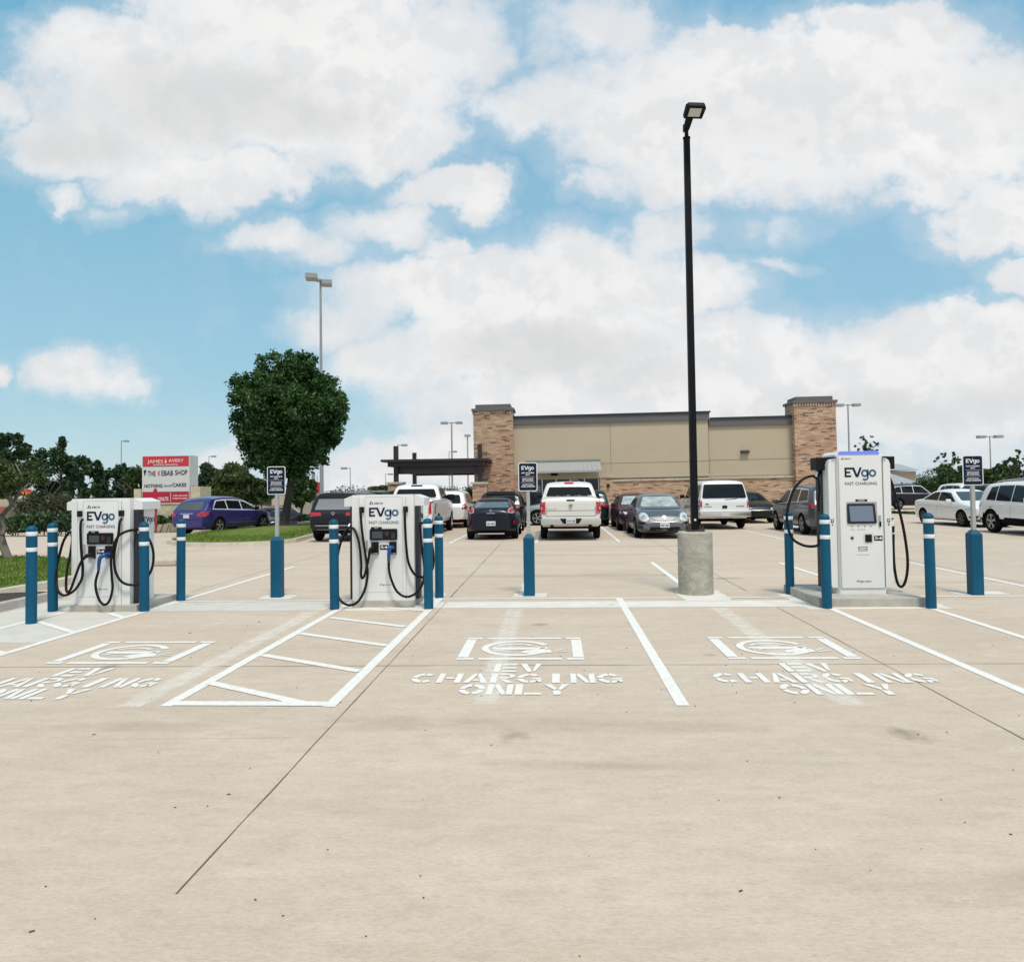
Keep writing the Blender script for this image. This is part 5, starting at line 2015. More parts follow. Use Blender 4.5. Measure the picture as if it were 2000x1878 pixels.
# ---- white full-size suv, tail to us
th = dict(L=5.05, W=2.0, gc=.36, wr=.39, wy=(1.15, 4.1), arch=1.13, clad=.44, round=.06, roundf=.12, tumble=.24, crown=.04,
          top=[(0, 1.05), (.03, 1.16), (.08, 1.22), (.17, 1.78), (.26, 1.87), (.6, 1.92), (2.6, 1.92), (3.0, 1.86), (3.6, 1.28), (4.6, 1.16), (4.95, 1.05), (5.05, .85)],
          belt=[(0, 1.16), (.3, 1.18), (3.5, 1.15), (5.05, 1.0)])
c = Car('parked_car', 'big boxy white suv with dark tailgate glass, directly behind the black lamp pole', 'car', th, MATS['paint_white'], gl(6.72, 29.5), 0, GC)
c.sides([[(.30, 1.28), (1.25, 1.26), (1.25, 1.76), (.42, 1.76)], [(1.36, 1.26), (2.12, 1.25), (2.12, 1.76), (1.36, 1.76)], [(2.22, 1.25), (3.25, 1.22), (2.85, 1.74), (2.22, 1.76)]])
c.panel('rear_window', [(-.86, 1.24), (.86, 1.24), (.76, 1.785), (-.76, 1.785)], 'B', GLASS, .02, r=.07)
c.lamps([(.88, .86), (1.0, .86), (.98, 1.16), (.88, 1.16)], 'B', LAMP_R, 'tail_light', .02, .02)
mb = MB()
mb.b2(-1.0, 1.0, -.12, .12, .50, .70, .04)
bb = mb.build('rear_bumper', CHROME, c.t, smooth=True)
MB().b2(-1.0, 1.0, -.09, .10, .70, .745, .01).build('bumper_top', MATS['paint_white'], bb)
MB().box((0, -.13, .615), (.31, .012, .13)).build('licence_plate', PLATE, bb)
c.panel('tailgate_handle', [(-.10, .84), (.10, .84), (.09, .95), (-.09, .95)], 'B', BLK, .02, r=.02)
c.panel('badge', [(-.74, .99), (-.62, .99), (-.62, 1.03), (-.74, 1.03)], 'B', BLK, .015)
c.panel('badge', [(.45, .905), (.76, .905), (.76, .93), (.45, .93)], 'B', GREYT, .015)
c.panel('badge', [(-.78, .90), (-.50, .90), (-.50, .92), (-.78, .92)], 'B', GREYT, .015)
c.line([(.02, 1.17), (.45, 1.20), (.52, 1.25)], 'B', .022, BLK, 'wiper')
MB().tube([(-.9, .6, .36), (.9, .6, .36)], .06, 8).build('axle', UNDER, c.t)
for y in (1.0, 1.35, 2.25):
    pass
handles(c, [1.45, 2.35], 1.08, BLK, 'L')
c.line([(1.30, 1.2), (1.30, .7)], 'L', .014)
c.line([(2.17, 1.2), (2.17, .5)], 'L', .014)
c.line([(3.4, 1.2), (3.4, .5)], 'L', .014)
c.mirrors(3.35, 1.28, BLK)

# ---- black sedan behind it
c = Car('parked_car', 'black sedan with a bright trim line behind the big white suv, by the brick wall', 'car', sedan_spec(4.6, 1.78, 1.42), MATS['paint_black'], gl(9.15, 38.6), 178, GC)
sedan_glass(c, 1.42, 'LR')
c.lamps([(.50, .62), (.80, .66), (.78, .73), (.52, .70)], 'F', LAMP_W, 'headlight', .02)
c.line([(-.75, .60), (.75, .60)], 'F', .02, CHROME, 'chrome_strip')

# ---- grey minivan, left flank and tail
mv = dict(L=5.1, W=1.98, gc=.22, wr=.36, wy=(1.05, 4.05), arch=1.12, clad=.26, round=.16, roundf=.3, tumble=.34, crown=.04,
          top=[(0, .95), (.05, 1.06), (.12, 1.12), (.36, 1.58), (.6, 1.69), (1.6, 1.73), (2.6, 1.70), (3.1, 1.60), (4.1, 1.10), (4.7, .94), (5.0, .78), (5.1, .6)],
          belt=[(0, 1.10), (.4, 1.12), (4.0, 1.0), (5.1, .85)])
MG = paint('mid_grey', (.075, .082, .095), .45)
c = Car('parked_car', 'grey minivan with white window outlines beside the tall charger', 'car', mv, MG, gl(9.55, 25.1), 0, GC)
c.sides([[(.50, 1.18), (1.45, 1.13), (1.45, 1.55), (.72, 1.53)], [(1.55, 1.13), (2.55, 1.08), (2.55, 1.56), (1.55, 1.57)], [(2.65, 1.08), (3.85, 1.04), (3.15, 1.50), (2.65, 1.55)]], trim=[(.46, 1.15), (3.95, 1.01), (3.2, 1.54), (2.6, 1.60), (1.5, 1.61), (.70, 1.57)])
c.panel('rear_window', [(-.74, 1.14), (.74, 1.14), (.62, 1.56), (-.62, 1.56)], 'B', GLASS, .01, r=.06)
c.lamps([(.30, .98), (.92, .92), (.93, 1.12), (.34, 1.08)], 'B', LAMP_R, 'tail_light', .02, .014)
c.panel('tail_light_side', [(.02, .92), (.26, .96), (.30, 1.12), (.06, 1.12)], 'L', LAMP_R, .01, r=.02)
c.line([(.40, 1.03), (.90, 1.0)], 'B', .02, PLATE, 'lamp_stripe')
mb = MB()
ps = facing(.16)
disc(c, -.45, 1.22, .045, 'B', WHT2, 'window_sticker', .014, n=5)
handles(c, [1.75, 2.9], .98, MG, 'L')
c.line([(1.50, 1.08), (1.45, .35)], 'L')
c.line([(2.60, 1.05), (2.60, .32)], 'L')
c.line([(3.80, 1.0), (3.70, .32)], 'L')
c.line([(.3, .92), (1.5, .90)], 'L', .01)
c.mirrors(3.75, 1.10, MG, 'LR', 1.1)

# ---- right group
WCAR = MATS['paint_white']
sp = sedan_spec(4.65, 1.8, 1.45, rim=mat('dark_rim', (.10, .10, .11), .35, .7), spokes=7)
c = Car('parked_car', 'white sedan facing right in front of the trees, partly behind the right sign post', 'car', sp, WCAR, gl(16.55, 33.4), 178, GC)
sedan_glass(c, 1.45, 'R', mat('glass_mid', (.05, .065, .07), .06))
c.panel('side_line', [(.6, .80), (3.6, .74), (3.6, .75), (.6, .81)], 'R', SEAM, .004)
c.lamps([(.42, .60), (.86, .70), (.84, .76), (.50, .68)], 'F', LAMP_W, 'headlight', .02)
c.panel('headlight_side', [(3.95, .66), (4.45, .60), (4.4, .67), (3.95, .74)], 'R', LAMP_W, .01, r=.01)
c.lamps([(.60, .26), (.86, .28), (.84, .44), (.68, .46)], 'F', BLK, 'fog_light', .03)
c.lamps([(.66, .32), (.74, .32), (.73, .38), (.68, .38)], 'F', LAMP_W, 'fog_bulb', .02, .02)
c.panel('grille', [(-.55, .26), (.55, .26), (.62, .48), (-.62, .48)], 'F', BLK, .012, r=.03)
c.mirrors(3.05, 1.0, WCAR)
handles(c, [1.5, 2.3], .90, WCAR, 'R')

sp = suv_spec(4.75, 1.90, 1.72, wr=.385, gc=.26, clad=.52, archtrim=True, spokes=5)
c = Car('parked_car', 'white suv with silver star wheel cut off by the right picture edge', 'car', sp, WCAR, gl(15.85, 27.05), 180, GC)
suv_glass(c, 1.72, 'R')
c.mirrors(3.05, 1.14, WCAR, 'LR', 1.15)
handles(c, [1.5, 2.5], .98, WCAR, 'R')
c.lamps([(.72, .90), (.92, .86), (.92, 1.2), (.80, 1.25)], 'B', LAMP_R, 'tail_light')
for sx in (-1, 1):
    MB().tube(crom([(sx * .60, .75, 1.70), (sx * .60, .95, 1.76), (sx * .58, 1.7, 1.79), (sx * .57, 2.4, 1.76), (sx * .57, 2.6, 1.70)], 4), .016, 8).build('roof_rail', SILVER, c.t, smooth=True)

c = Car('parked_car', 'white suv behind the white sedan at right, only its roof line showing', 'car', suv_spec(4.6, 1.86, 1.68), WCAR, gl(24.6, 47.5), 180, GC)
suv_glass(c, 1.68, 'R')
c = Car('parked_car', 'dark car between the white sedan and the cut-off white suv', 'car', suv_spec(4.5, 1.85, 1.62), MATS['paint_charcoal'], gl(23.3, 42.5), 180, GC)
suv_glass(c, 1.62, 'R')
c = Car('parked_car', 'dark green suv with roof rack behind the cut-off white suv', 'car', suv_spec(4.8, 1.95, 1.88), paint('bottle', (.012, .020, .018), .3), gl(20.3, 33.8), 180, GC)
suv_glass(c, 1.88, 'R')
g = G(1779, 999)
c = Car('parked_car', 'dark suv seen side-on near the grey roofed building', 'car', suv_spec(4.7, 1.85, 1.66, rim=mat('rim_mid', (.25, .26, .28), .35, .6)), paint('midnight', (.012, .013, .022), .3), gl(22.0, 51.5), 80, GC)
suv_glass(c, 1.66, 'R', trim=[(.56, 1.08), (3.3, 1.02), (2.7, 1.56), (2.0, 1.60), (.72, 1.55)])
c.lamps([(.70, .86), (.90, .84), (.90, 1.0), (.76, 1.0)], 'B', LAMP_R, 'tail_light', .03, .014)
c = Car('parked_car', 'small dark car further back, left of the side-on dark suv', 'car', sedan_spec(), MATS['paint_silver'], gl(22.6, 60), 80, GC)
sedan_glass(c, 1.45, 'R')

# ---- left group
RV = dict(L=5.1, W=1.90, gc=.22, wr=.385, wy=(1.0, 4.15), arch=1.08, clad=.26, round=.18, roundf=.28, tumble=.42, crown=.05,
          top=[(0, .90), (.06, 1.02), (.14, 1.08), (.5, 1.46), (.85, 1.60), (1.6, 1.66), (2.4, 1.64), (3.0, 1.52), (4.0, 1.06), (4.6, .94), (4.95, .80), (5.1, .6)],
          belt=[(0, 1.06), (.5, 1.10), (4.0, .98), (5.1, .85)])
PP = paint('violet', (.028, .022, .165), .3)
gq = At(425.6, 1038.8, 32.2)
hd = R(14)
ax, ay = .84, 1.0
cxp = gq.x - (ax * math.cos(hd) + ay * math.sin(hd))
cyp = gq.y - (-ax * math.sin(hd) + ay * math.cos(hd))
c = Car('parked_car', 'violet blue wagon with arched chrome window line, driving past the sign', 'car', RV, PP, gl(cxp, cyp), 14, GC)
c.sides([[(.62, 1.16), (1.55, 1.12), (1.55, 1.50), (.98, 1.48)], [(1.62, 1.12), (2.55, 1.08), (2.55, 1.47), (1.62, 1.51)], [(2.62, 1.08), (3.75, 1.02), (2.95, 1.40), (2.62, 1.46)]], 'R', trim=[(.55, 1.12), (3.9, .98), (3.0, 1.45), (2.3, 1.54), (1.5, 1.56), (.92, 1.52)])
c.panel('rear_window', [(-.72, 1.10), (.72, 1.10), (.56, 1.46), (-.56, 1.46)], 'B', mat('glass_slate', (.06, .075, .085), .08), .01, r=.07)
c.lamps([(.52, .84), (.88, .80), (.90, .96), (.84, 1.06), (.60, .96)], 'B', LAMP_R, 'tail_light', .04, .02)
c.panel('tail_light_side', [(.03, .82), (.32, .90), (.34, 1.04), (.08, 1.02)], 'R', LAMP_R, .014, r=.03)
c.line([(-.34, .95), (.34, .95)], 'B', .025, CHROME, 'chrome_strip')
c.plate(.83, 'B')
c.line([(-.8, .68), (.8, .68)], 'B', .012)
c.line([(1.58, 1.05), (1.45, .5)], 'R')
c.line([(2.60, 1.02), (2.60, .32)], 'R')
c.line([(3.75, .95), (3.65, .32)], 'R')
c.line([(1.6, .52), (3.6, .48)], 'R', .012, SEAM, 'side_moulding')
handles(c, [1.7, 2.75], .96, PP, 'R')
c.mirrors(3.55, 1.10, BLK, 'LR', 1.1)
gq = G(528, 1019)
c = Car('parked_car', 'dark blue suv with roof rack, side-on behind the round tree trunk', 'car', suv_spec(4.8, 1.9, 1.70), paint('storm', (.02, .028, .045), .3), gl(-23.6, 57.5), 78, GC)
suv_glass(c, 1.70, 'R')
for sx in (-1, 1):
    MB().tube([(sx * .58, .8, 1.82), (sx * .57, 2.6, 1.82)], .02, 6).build('roof_rail', BLK, c.t)
c = Car('parked_car', 'dark car nose first just right of the round tree trunk', 'car', sedan_spec(4.6, 1.85, 1.5), paint('plum', (.03, .02, .03), .3), gl(-20.4, 57.5), 190, GC)
sedan_glass(c, 1.5, 'LR')
c.lamps([(.50, .62), (.80, .66), (.78, .73), (.52, .70)], 'F', LAMP_W, 'headlight', .02)
for i, (x, y, h_, lb) in enumerate([(-21.8, 62.5, 84, 'white sedan seen side-on past the tree, left of the grey lamp pole'), (-20.6, 66.5, 86, 'white sedan farther back, roof above the other white sedan')]):
    c = Car('parked_car', lb, 'car', sedan_spec(4.5, 1.75, 1.45), WCAR, gl(x, y), h_, GC)
    sedan_glass(c, 1.45, 'R', mat('glass_pale', (.25, .27, .28), .1))
for i, (px_, Y, h_, lb, m_) in enumerate([(899, 62, 20, 'white car far beyond the pickup, left of the tall grey pole', WCAR), (921, 66, -15, 'pale car far beyond, just left of the black hatchback roof', MATS['paint_silver']),
                                          (38, 75, 70, 'pale car by the petrol station at far left', WCAR)]):
    p = At(px_, 990, Y)
    c = Car('parked_car', lb, 'car', sedan_spec(4.6, 1.8, 1.45), m_, gl(p.x, Y), h_, GC)
    sedan_glass(c, 1.45, 'LR')

# ------------------------------------------------------------------ the store
def brickmat(name, pal, along='x', sc=1.0):
    m = bpy.data.materials.new(name)
    m.use_nodes = True
    t = m.node_tree
    b = t.nodes['Principled BSDF']
    n, l = t.nodes.new, t.links.new
    c = n('ShaderNodeTexCoord')
    sp_ = n('ShaderNodeSeparateXYZ')
    l(c.outputs['Object'], sp_.inputs[0])
    ad = n('ShaderNodeMath')
    l(sp_.outputs[0], ad.inputs[0])
    l(sp_.outputs[1], ad.inputs[1])
    cb = n('ShaderNodeCombineXYZ')
    l(ad.outputs[0], cb.inputs[0])
    l(sp_.outputs[2], cb.inputs[1])
    br = n('ShaderNodeTexBrick')
    l(cb.outputs[0], br.inputs['Vector'])
    br.inputs['Scale'].default_value = 1
    br.inputs['Brick Width'].default_value = .30 * sc
    br.inputs['Row Height'].default_value = .072 * sc
    br.inputs['Mortar Size'].default_value = .008
    br.inputs['Color1'].default_value = (0, 0, 0, 1)
    br.inputs['Color2'].default_value = (1, 1, 1, 1)
    br.inputs['Mortar'].default_value = (.5, .5, .5, 1)
    rgb = n('ShaderNodeValToRGB')
    rgb.color_ramp.interpolation = 'CONSTANT'
    while len(rgb.color_ramp.elements) < len(pal):
        rgb.color_ramp.elements.new(.5)
    pos = 0
    for e, (p, col) in zip(rgb.color_ramp.elements, pal):
        e.position = p
        e.color = tuple(col) + (1,)
    l(br.outputs['Color'], rgb.inputs[0])
    ns = n('ShaderNodeTexNoise')
    ns.inputs['Scale'].default_value = .8
    ns.inputs['Detail'].default_value = 4
    l(c.outputs['Object'], ns.inputs['Vector'])
    mr = n('ShaderNodeMapRange')
    mr.inputs[1].default_value = .3
    mr.inputs[2].default_value = .7
    l(ns.outputs[0], mr.inputs[0])
    mt = n('ShaderNodeMix')
    mt.data_type = 'RGBA'
    mt.blend_type = 'MULTIPLY'
    l(mr.outputs[0], mt.inputs[0])
    l(rgb.outputs[0], mt.inputs[6])
    mt.inputs[7].default_value = (.92, .78, .72, 1)
    mx = n('ShaderNodeMix')
    mx.data_type = 'RGBA'
    l(br.outputs['Fac'], mx.inputs[0])
    l(mt.outputs[2], mx.inputs[6])
    mx.inputs[7].default_value = (.42, .34, .26, 1)
    l(mx.outputs[2], b.inputs['Base Color'])
    b.inputs['Roughness'].default_value = .9
    bp_ = n('ShaderNodeBump')
    bp_.inputs['Strength'].default_value = .4
    bp_.inputs['Distance'].default_value = .01
    bp_.invert = True
    l(br.outputs['Fac'], bp_.inputs['Height'])
    l(bp_.outputs[0], b.inputs['Normal'])
    return m


BRICK = brickmat('tumbled_brick', [(0, (.13, .075, .06)), (.10, (.46, .32, .20)), (.32, (.38, .23, .16)), (.48, (.52, .38, .25)), (.68, (.40, .22, .16)), (.84, (.48, .30, .21)), (.94, (.56, .44, .32))])
STUC = mat('stucco_tan', (.475, .40, .295), .9, var=.04, vscale=.6, bump=.2, bscale=25)
FASC = mat('grey_fascia', (.115, .112, .118), .6, var=.05, vscale=1)
STONE = mat('cast_stone', (.46, .42, .34), .85, var=.2, vscale=2.5, bump=.3, bscale=20)
STEELW = mat('brown_steel', (.030, .020, .024), .5)
YW = 39.6
st = thing('store_building', 'tan stucco store with brick corner towers and grey parapet cap', 'building', (0, YW, 0), 0)
st.rotation_euler = (0, R(-0.45), 0)


def Xat(px_, Y):
    return At(px_, 950, Y).x


def Zat(px_, py_, Y):
    return At(px_, py_, Y).z


xl0, xl1 = Xat(929, YW), Xat(1006, YW)
xr0, xr1 = Xat(1556, YW - .35), Xat(1638, YW - .35)
xm = Xat(1387, YW)
xw = Xat(1197, YW)
zt1 = 5.62
zt2 = 5.28
D_ = 26.0
mb = MB()
mb.b2(xl1 - .1, xm, .0, D_, 2.2, zt1 - .45)
mb.b2(xm, xr0 + .1, .12, D_, 2.2, zt2 - .45)
mb.b2(xw - .0, xr0 + .1, .14, D_, 0, 2.2)
wall = mb.build('stucco_wall', STUC, st)
mb = MB()
mb.b2(xl1 - .05, xm + .06, -.10, D_, zt1 - .45, zt1)
mb.b2(xm + .06, xr0 + .1, .02, D_, zt2 - .45, zt2)
mb.build('parapet_cap', FASC, st)
mb = MB()
mb.b2(xl1 - .05, xm + .12, -.16, -.1, zt1 - .07, zt1 + .02)
mb.b2(xm + .12, xr0 + .05, -.04, .02, zt2 - .07, zt2 + .02)
mb.build('parapet_flashing', DGREY, st)
mb = MB()
for x in (xw - .06, xm):
    mb.b2(x - .012, x + .012, -.006, .0, 2.3 if x > 4 else 2.6, zt1 - .46)
mb.b2(xw - .6, xm, -.006, .0, 2.98, 3.005)
mb.b2(xm + .02, xr0, .113, .12, 3.02, 3.045)
mb.build('control_joint', mat('joint_tan', (.22, .19, .13), .9), st)
mb = MB()
mb.b2(xw, xr0 + .05, -.04, .135, .12, 2.02)
mb.b2(xw, xr0 + .05, -.06, .135, -.3, .12)
mb.build('brick_wainscot', BRICK, st)
mb = MB()
x = xw
k = 0
while x < xr0:
    w_ = min(.62 + .25 * ((k * 7) % 3), xr0 - x)
    mb.b2(x + .006, x + w_ - .006, -.10, .13, 2.02 + .001, 2.115 + .008 * (k % 2))
    x += w_
    k += 1
mb.build('stone_sill', STONE, st)
for (a, b_, y0, zt, nm) in ((xl0, xl1, -.45, 6.22, 'l'), (xr0, xr1, -.35, 6.18, 'r')):
    mb = MB()
    mb.b2(a, b_, y0, y0 + 1.5, -.3, zt - .30)
    for q in range(int((b_ - a + .1) / .14)):
        xx = a - .03 + q * .14
        mb.b2(xx, xx + .08, y0 - .06, y0 - .001, zt - .46, zt - .30)
    tw = mb.build('brick_tower', BRICK, st)
    mb = MB()
    mb.b2(a - .08, b_ + .08, y0 - .09, y0 + 1.6, zt - .30, zt - .16, .01)
    mb.b2(a + .12, b_ - .12, y0 + .05, y0 + 1.45, zt - .16, zt + .06, .01)
    mb.build('tower_cap', FASC, tw)
# entrance: glazed front under a ribbed metal awning
xd0, xd1 = xl1 + .72, Xat(1170, YW)
MB().b2(xl1 - .1, xl1 + .72, -.08, .3, -.3, 2.5).build('brick_pier', BRICK, st)
mb = MB()
mb.b2(xd1 + .06, xw, -.12, .3, -.3, 2.22)
mb.build('brick_pier', BRICK, st)
mb = MB()
mb.b2(xd1 + .02, xw + .04, -.16, .3, 2.221, 2.32)
mb.build('pier_cap', STONE, st)
mb = MB()
mb.b2(xd0, xd1, .02, .10, 2.33, 2.62)
mb.build('entrance_header', mat('header_tan', (.22, .19, .14), .8), st)
GL2 = mat('shop_glass', (.012, .018, .024), .08, var=.5, vscale=.8)
mb = MB()
mb.b2(xd0, xd1, .06, .08, .05, 2.33)
sg = mb.build('shop_window', GL2, st)
mb = MB()
n_ = 5
for i in range(n_ + 1):
    x = xd0 + (xd1 - xd0) * i / n_
    mb.b2(x - .025, x + .025, .02, .058, .0, 2.33)
mb.b2(xd0, xd1, .024, .057, 2.27, 2.33)
mb.b2(xd0, xd1, .024, .057, .0, .12)
mb.build('window_frame', SILVER, sg)
for i, (z_, w_, s_) in enumerate([(1.86, .34, 'SALON'), (1.76, .50, 'FOUNDATION'), (1.66, .52, 'EAST AUSTIN'), (1.56, .50, 'SHOWROOM')]):
    text_part('window_lettering', s_, xd0 + .42, z_, w_, .055, .057, WHT2, sg, .02)
mb = MB()
mb.tube([(xd0 + (xd1 - xd0) * .66 + .36 * math.cos(R(a)), .05, 1.80 + .36 * math.sin(R(a))) for a in range(0, 181, 12)], .018, 6)
mb.build('window_arc', WHT2, sg)
# awning
AW = mat('awning_metal', (.42, .43, .43), .4, .3)
mb = MB()
ya, yb = -1.05, -.02
za, zb_ = 2.63, 3.12
ribs = 17
x0a, x1a = xd0 - .1, xd1 + .12
mb.quad([(x0a, ya, za), (x1a, ya, za), (x1a - .05, yb, zb_), (x0a + .05, yb, zb_)])
mb.quad([(x0a, ya, za - .03), (x1a, ya, za - .03), (x1a - .05, yb, zb_ - .03), (x0a + .05, yb, zb_ - .03)])
for i in range(ribs + 1):
    u = i / ribs
    xb = x0a + (x1a - x0a) * u
    mb.quad([(xb - .012, ya, za + .03), (xb + .012, ya, za + .03), (xb * .98 + .02 * (x0a + x1a) / 2 + .012, yb, zb_ + .03), (xb * .98 + .02 * (x0a + x1a) / 2 - .012, yb, zb_ + .03)])
    mb.quad([(xb - .012, ya, za), (xb - .012, ya, za + .03), (xb * .98 + .02 * (x0a + x1a) / 2 - .012, yb, zb_ + .03), (xb * .98 + .02 * (x0a + x1a) / 2 - .012, yb, zb_)])
aw = mb.build('awning', AW, st)
mb = MB()
mb.b2(x0a, x1a, yb - .05, yb + .0, zb_ - .02, zb_ + .10)
mb.build('awning_flashing', mat('flashing', (.20, .22, .22), .5), aw)
mb = MB()
mb.b2(x0a, x1a, ya - .02, ya + .02, za - .10, za + .0)
mb.build('awning_gutter', AW, aw)
MB().b2((xd0 + xd1) / 2 - .65, (xd0 + xd1) / 2 - .3, -.1, .02, 2.40, 2.52).build('entrance_sensor', BLK, st)
xq = Xat(1458, YW)
mb = MB()
mb.b2(xq - .22, xq + .22, -.06, .12, 3.36, 3.52, .02)
mb.build('wall_lamp', mat('lamp_bronze', (.05, .045, .035), .5), st)
MB().b2(xd1 + .42, xd1 + .56, -.22, -.12, 1.72, 1.88, .02).build('wall_lamp', BLK, st)
# pavement in front
mb = MB()
mb.b2(-13.5, 16, 38.15, YW + .2, -.35, .13, .02)
tag(mb.build('pavement', CURB), kind='structure')
tag(MB().b2(-6, -4.2, 37.9, 38.145, -.1, .12, .02).build('red_kerb', mat('red_paint', (.42, .03, .03), .7)), kind='structure')

# ------------------------------------------------------------------ steel entrance canopy with brick pedestals
cp = thing('entrance_canopy', 'dark brown steel canopy on brick pedestals at the left end of the store', 'canopy', (0, 0, 0))
YC0, YC1 = 37.2, 42.6


def Pc(px_, py_, Y):
    return At(px_, py_, Y)


a_ = Pc(746, 900, YC0)
b_ = Pc(955, 893, YC0)
zt = 3.17
mb = MB()
mb.b2(a_.x, b_.x, YC0 - .3, YC1 + .3, zt, zt + .12, .0)
mb.b2(a_.x + .3, b_.x - .3, YC0 - .05, YC1 - .1, zt - .24, zt - .001)
cr_ = mb.build('canopy_roof', STEELW, cp)
xa, xb = Pc(774, 900, YC0).x, Pc(938, 893, YC0).x
xa2, xb2 = xa + .1, xb
mb = MB()
for yy in (YC0 + .35, YC1 - .45):
    mb.b2(xa - .1, xb + .1, yy, yy + .16, zt - .62, zt - .241)
for xx in (xa, (xa + xb) / 2, xb - .16):
    mb.b2(xx, xx + .16, YC0 + .52, YC1 - .46, zt - .56, zt - .241)
mb.build('canopy_beam', mat('brown_beam', (.055, .040, .045), .5), cp)
for (px_, Y, ztop, nm) in ((774, YC0 + .2, 5.0, 0), (810, YC1 + 1.2, 5.05, 1), (938, YC0 + .2, 4.35, 2)):
    x_ = Xat(px_, Y)
    zt_ = Zat(px_, (871, 884, 867)[nm], Y)
    MB().b2(x_ - .11, x_ + .11, Y - .11, Y + .11, 1.35, zt_).build('canopy_post', STEELW, cp)
for (px_, Y) in ((774, YC0 + .2), (938, YC0 + .2)):
    x_ = Xat(px_, Y)
    zz_ = Zat(px_, 942, Y)
    MB().b2(x_ - .36, x_ + .36, Y - .36, Y + .36, -.3, zz_ - .09).build('brick_pedestal', BRICK, cp)
    MB().b2(x_ - .42, x_ + .42, Y - .42, Y + .42, zz_ - .09, zz_ + .02, .01).build('pedestal_cap', STONE, cp)

# ------------------------------------------------------------------ shopping-centre sign
WSGN = mat('sign_cabinet', (.58, .60, .59), .5, var=.03)
REDS = mat('sign_red', (.50, .03, .045), .4)
REDD = mat('sign_crimson', (.42, .008, .04), .4)
LIME = mat('limestone', (.50, .44, .32), .85, var=.25, vscale=4, bump=.5, bscale=14)
YS = 44.0
gS = At(322, 1022.5, YS)
gS.z = zg(gS.x, YS)
sg = thing('monument_sign', 'white shop directory sign with red panels on a limestone base', 'sign', (gS.x, YS, gS.z))
mpp = YS / F_PX


def SX(zx):
    return (At(260 + zx / 14.2, 950, YS).x - gS.x)


def SZ(zy, zx=900):
    return At(260 + zx / 14.2, 870 + zy / 14.2, YS).z - gS.z


x0_, x1_ = SX(248), SX(1555)
zt_ = SZ(275)
zb_ = SZ(1600)
dp = (SX(1690) - SX(1555)) * 1.9
mb = MB()
mb.b2(x0_, x1_ + .02, 0, 1.1, zb_ - .05, zt_, .01)
cab = mb.build('sign_cabinet', WSGN, sg)
ys_ = -.012
for (za_, zbq, m_) in ((SZ(275) - .04, SZ(578), REDS), (SZ(1275), SZ(1585), REDD)):
    MB().prism([(x0_ + .04, zbq), (x1_ - .02, zbq), (x1_ - .02, za_), (x0_ + .04, za_)], facing(0), .01).build('sign_panel', m_, cab)
for (s_, zx_, zy_, xa_, xb_, ya_, yb_, bold_, m_, sh_) in (
        ('JAMES', 615, 430, 400, 830, 380, 475, .0, WHT2, 0), ('AVERY', 1195, 415, 985, 1405, 370, 465, .0, WHT2, 0), ('artisan jewelry', 910, 520, 570, 1245, 490, 535, .01, WHT2, 0),
        ('THE', 515, 765, 405, 625, 695, 840, .012, NAVY, 0), ('K', 727, 760, 690, 765, 690, 832, .012, REDS, 0), ('EBAB', 950, 757, 790, 1110, 685, 830, .012, NAVY, 0), ('SHOP', 1335, 748, 1165, 1505, 675, 820, .012, NAVY, 0),
        ('NOTHING', 565, 1108, 315, 815, 1060, 1155, .02, NAVY, 0), ('bundt', 965, 1105, 855, 1080, 1060, 1135, .0, NAVY, .3), ('CAKES', 1285, 1090, 1092, 1480, 1035, 1135, .02, NAVY, 0),
        ('DONUTS', 818, 1475, 655, 980, 1420, 1528, .012, WHT2, 0), ('ROUND', 425, 1480, 300, 540, 1430, 1528, .012, WHT2, 0), ('WARM, KOLACHES', 1305, 1390, 1100, 1505, 1370, 1410, .02, WHT2, 0), ('& MADE TO ORDER', 1305, 1465, 1100, 1505, 1445, 1485, .02, WHT2, 0)):
    text_part('sign_lettering', s_, SX(zx_), SZ(zy_), SX(xb_) - SX(xa_), SZ(ya_) - SZ(yb_), ys_, m_, cab, bold_, .004, sh_)
M = facing(ys_)
fx, fz, fs = SX(903), SZ(425), (SZ(320) - SZ(470)) / 2
MB().prism([(fx - fs * .35, fz - fs * .5), (fx, fz - fs * .9), (fx + fs * .35, fz - fs * .4), (fx + fs * .25, fz + fs * .1), (fx, fz + fs), (fx - fs * .1, fz + fs * .3)], M, .004).build('flame_emblem', WHT2, cab)
kx, kz = SX(330), SZ(760)
mb = MB()
mb.prism([(kx - .09, kz + .11), (kx + .09, kz + .11), (kx + .07, kz + .2), (kx - .05, kz + .2)], M, .004)
mb.prism([(kx - .07, kz + .11), (kx + .06, kz + .11), (kx + .03, kz - .05), (kx - .01, kz - .2), (kx - .04, kz - .05)], M, .004)
mb.build('skewer_emblem', NAVY, cab)
MB().b2(SX(1040), SX(1050), ys_ - .004, ys_, SZ(1550), SZ(1300)).build('dividing_line', WHT2, cab)
mb = MB()
mb.b2(SX(60), x0_ - .005, -.15, 1.3, 0, SZ(1190))
mb.b2(x1_ + .15, SX(1890), -.15, 1.3, 0, SZ(1145))
mb.b2(x0_ - .0, x1_ + .15, -.15, 1.3, 0, zb_ - .06)
mb.build('stone_base', LIME, sg)
mb = MB()
mb.b2(SX(230), SX(1560), -.2, 1.3, zb_ - .06, zb_ - .0, .01)
mb.build('stone_ledge', STONE, sg)

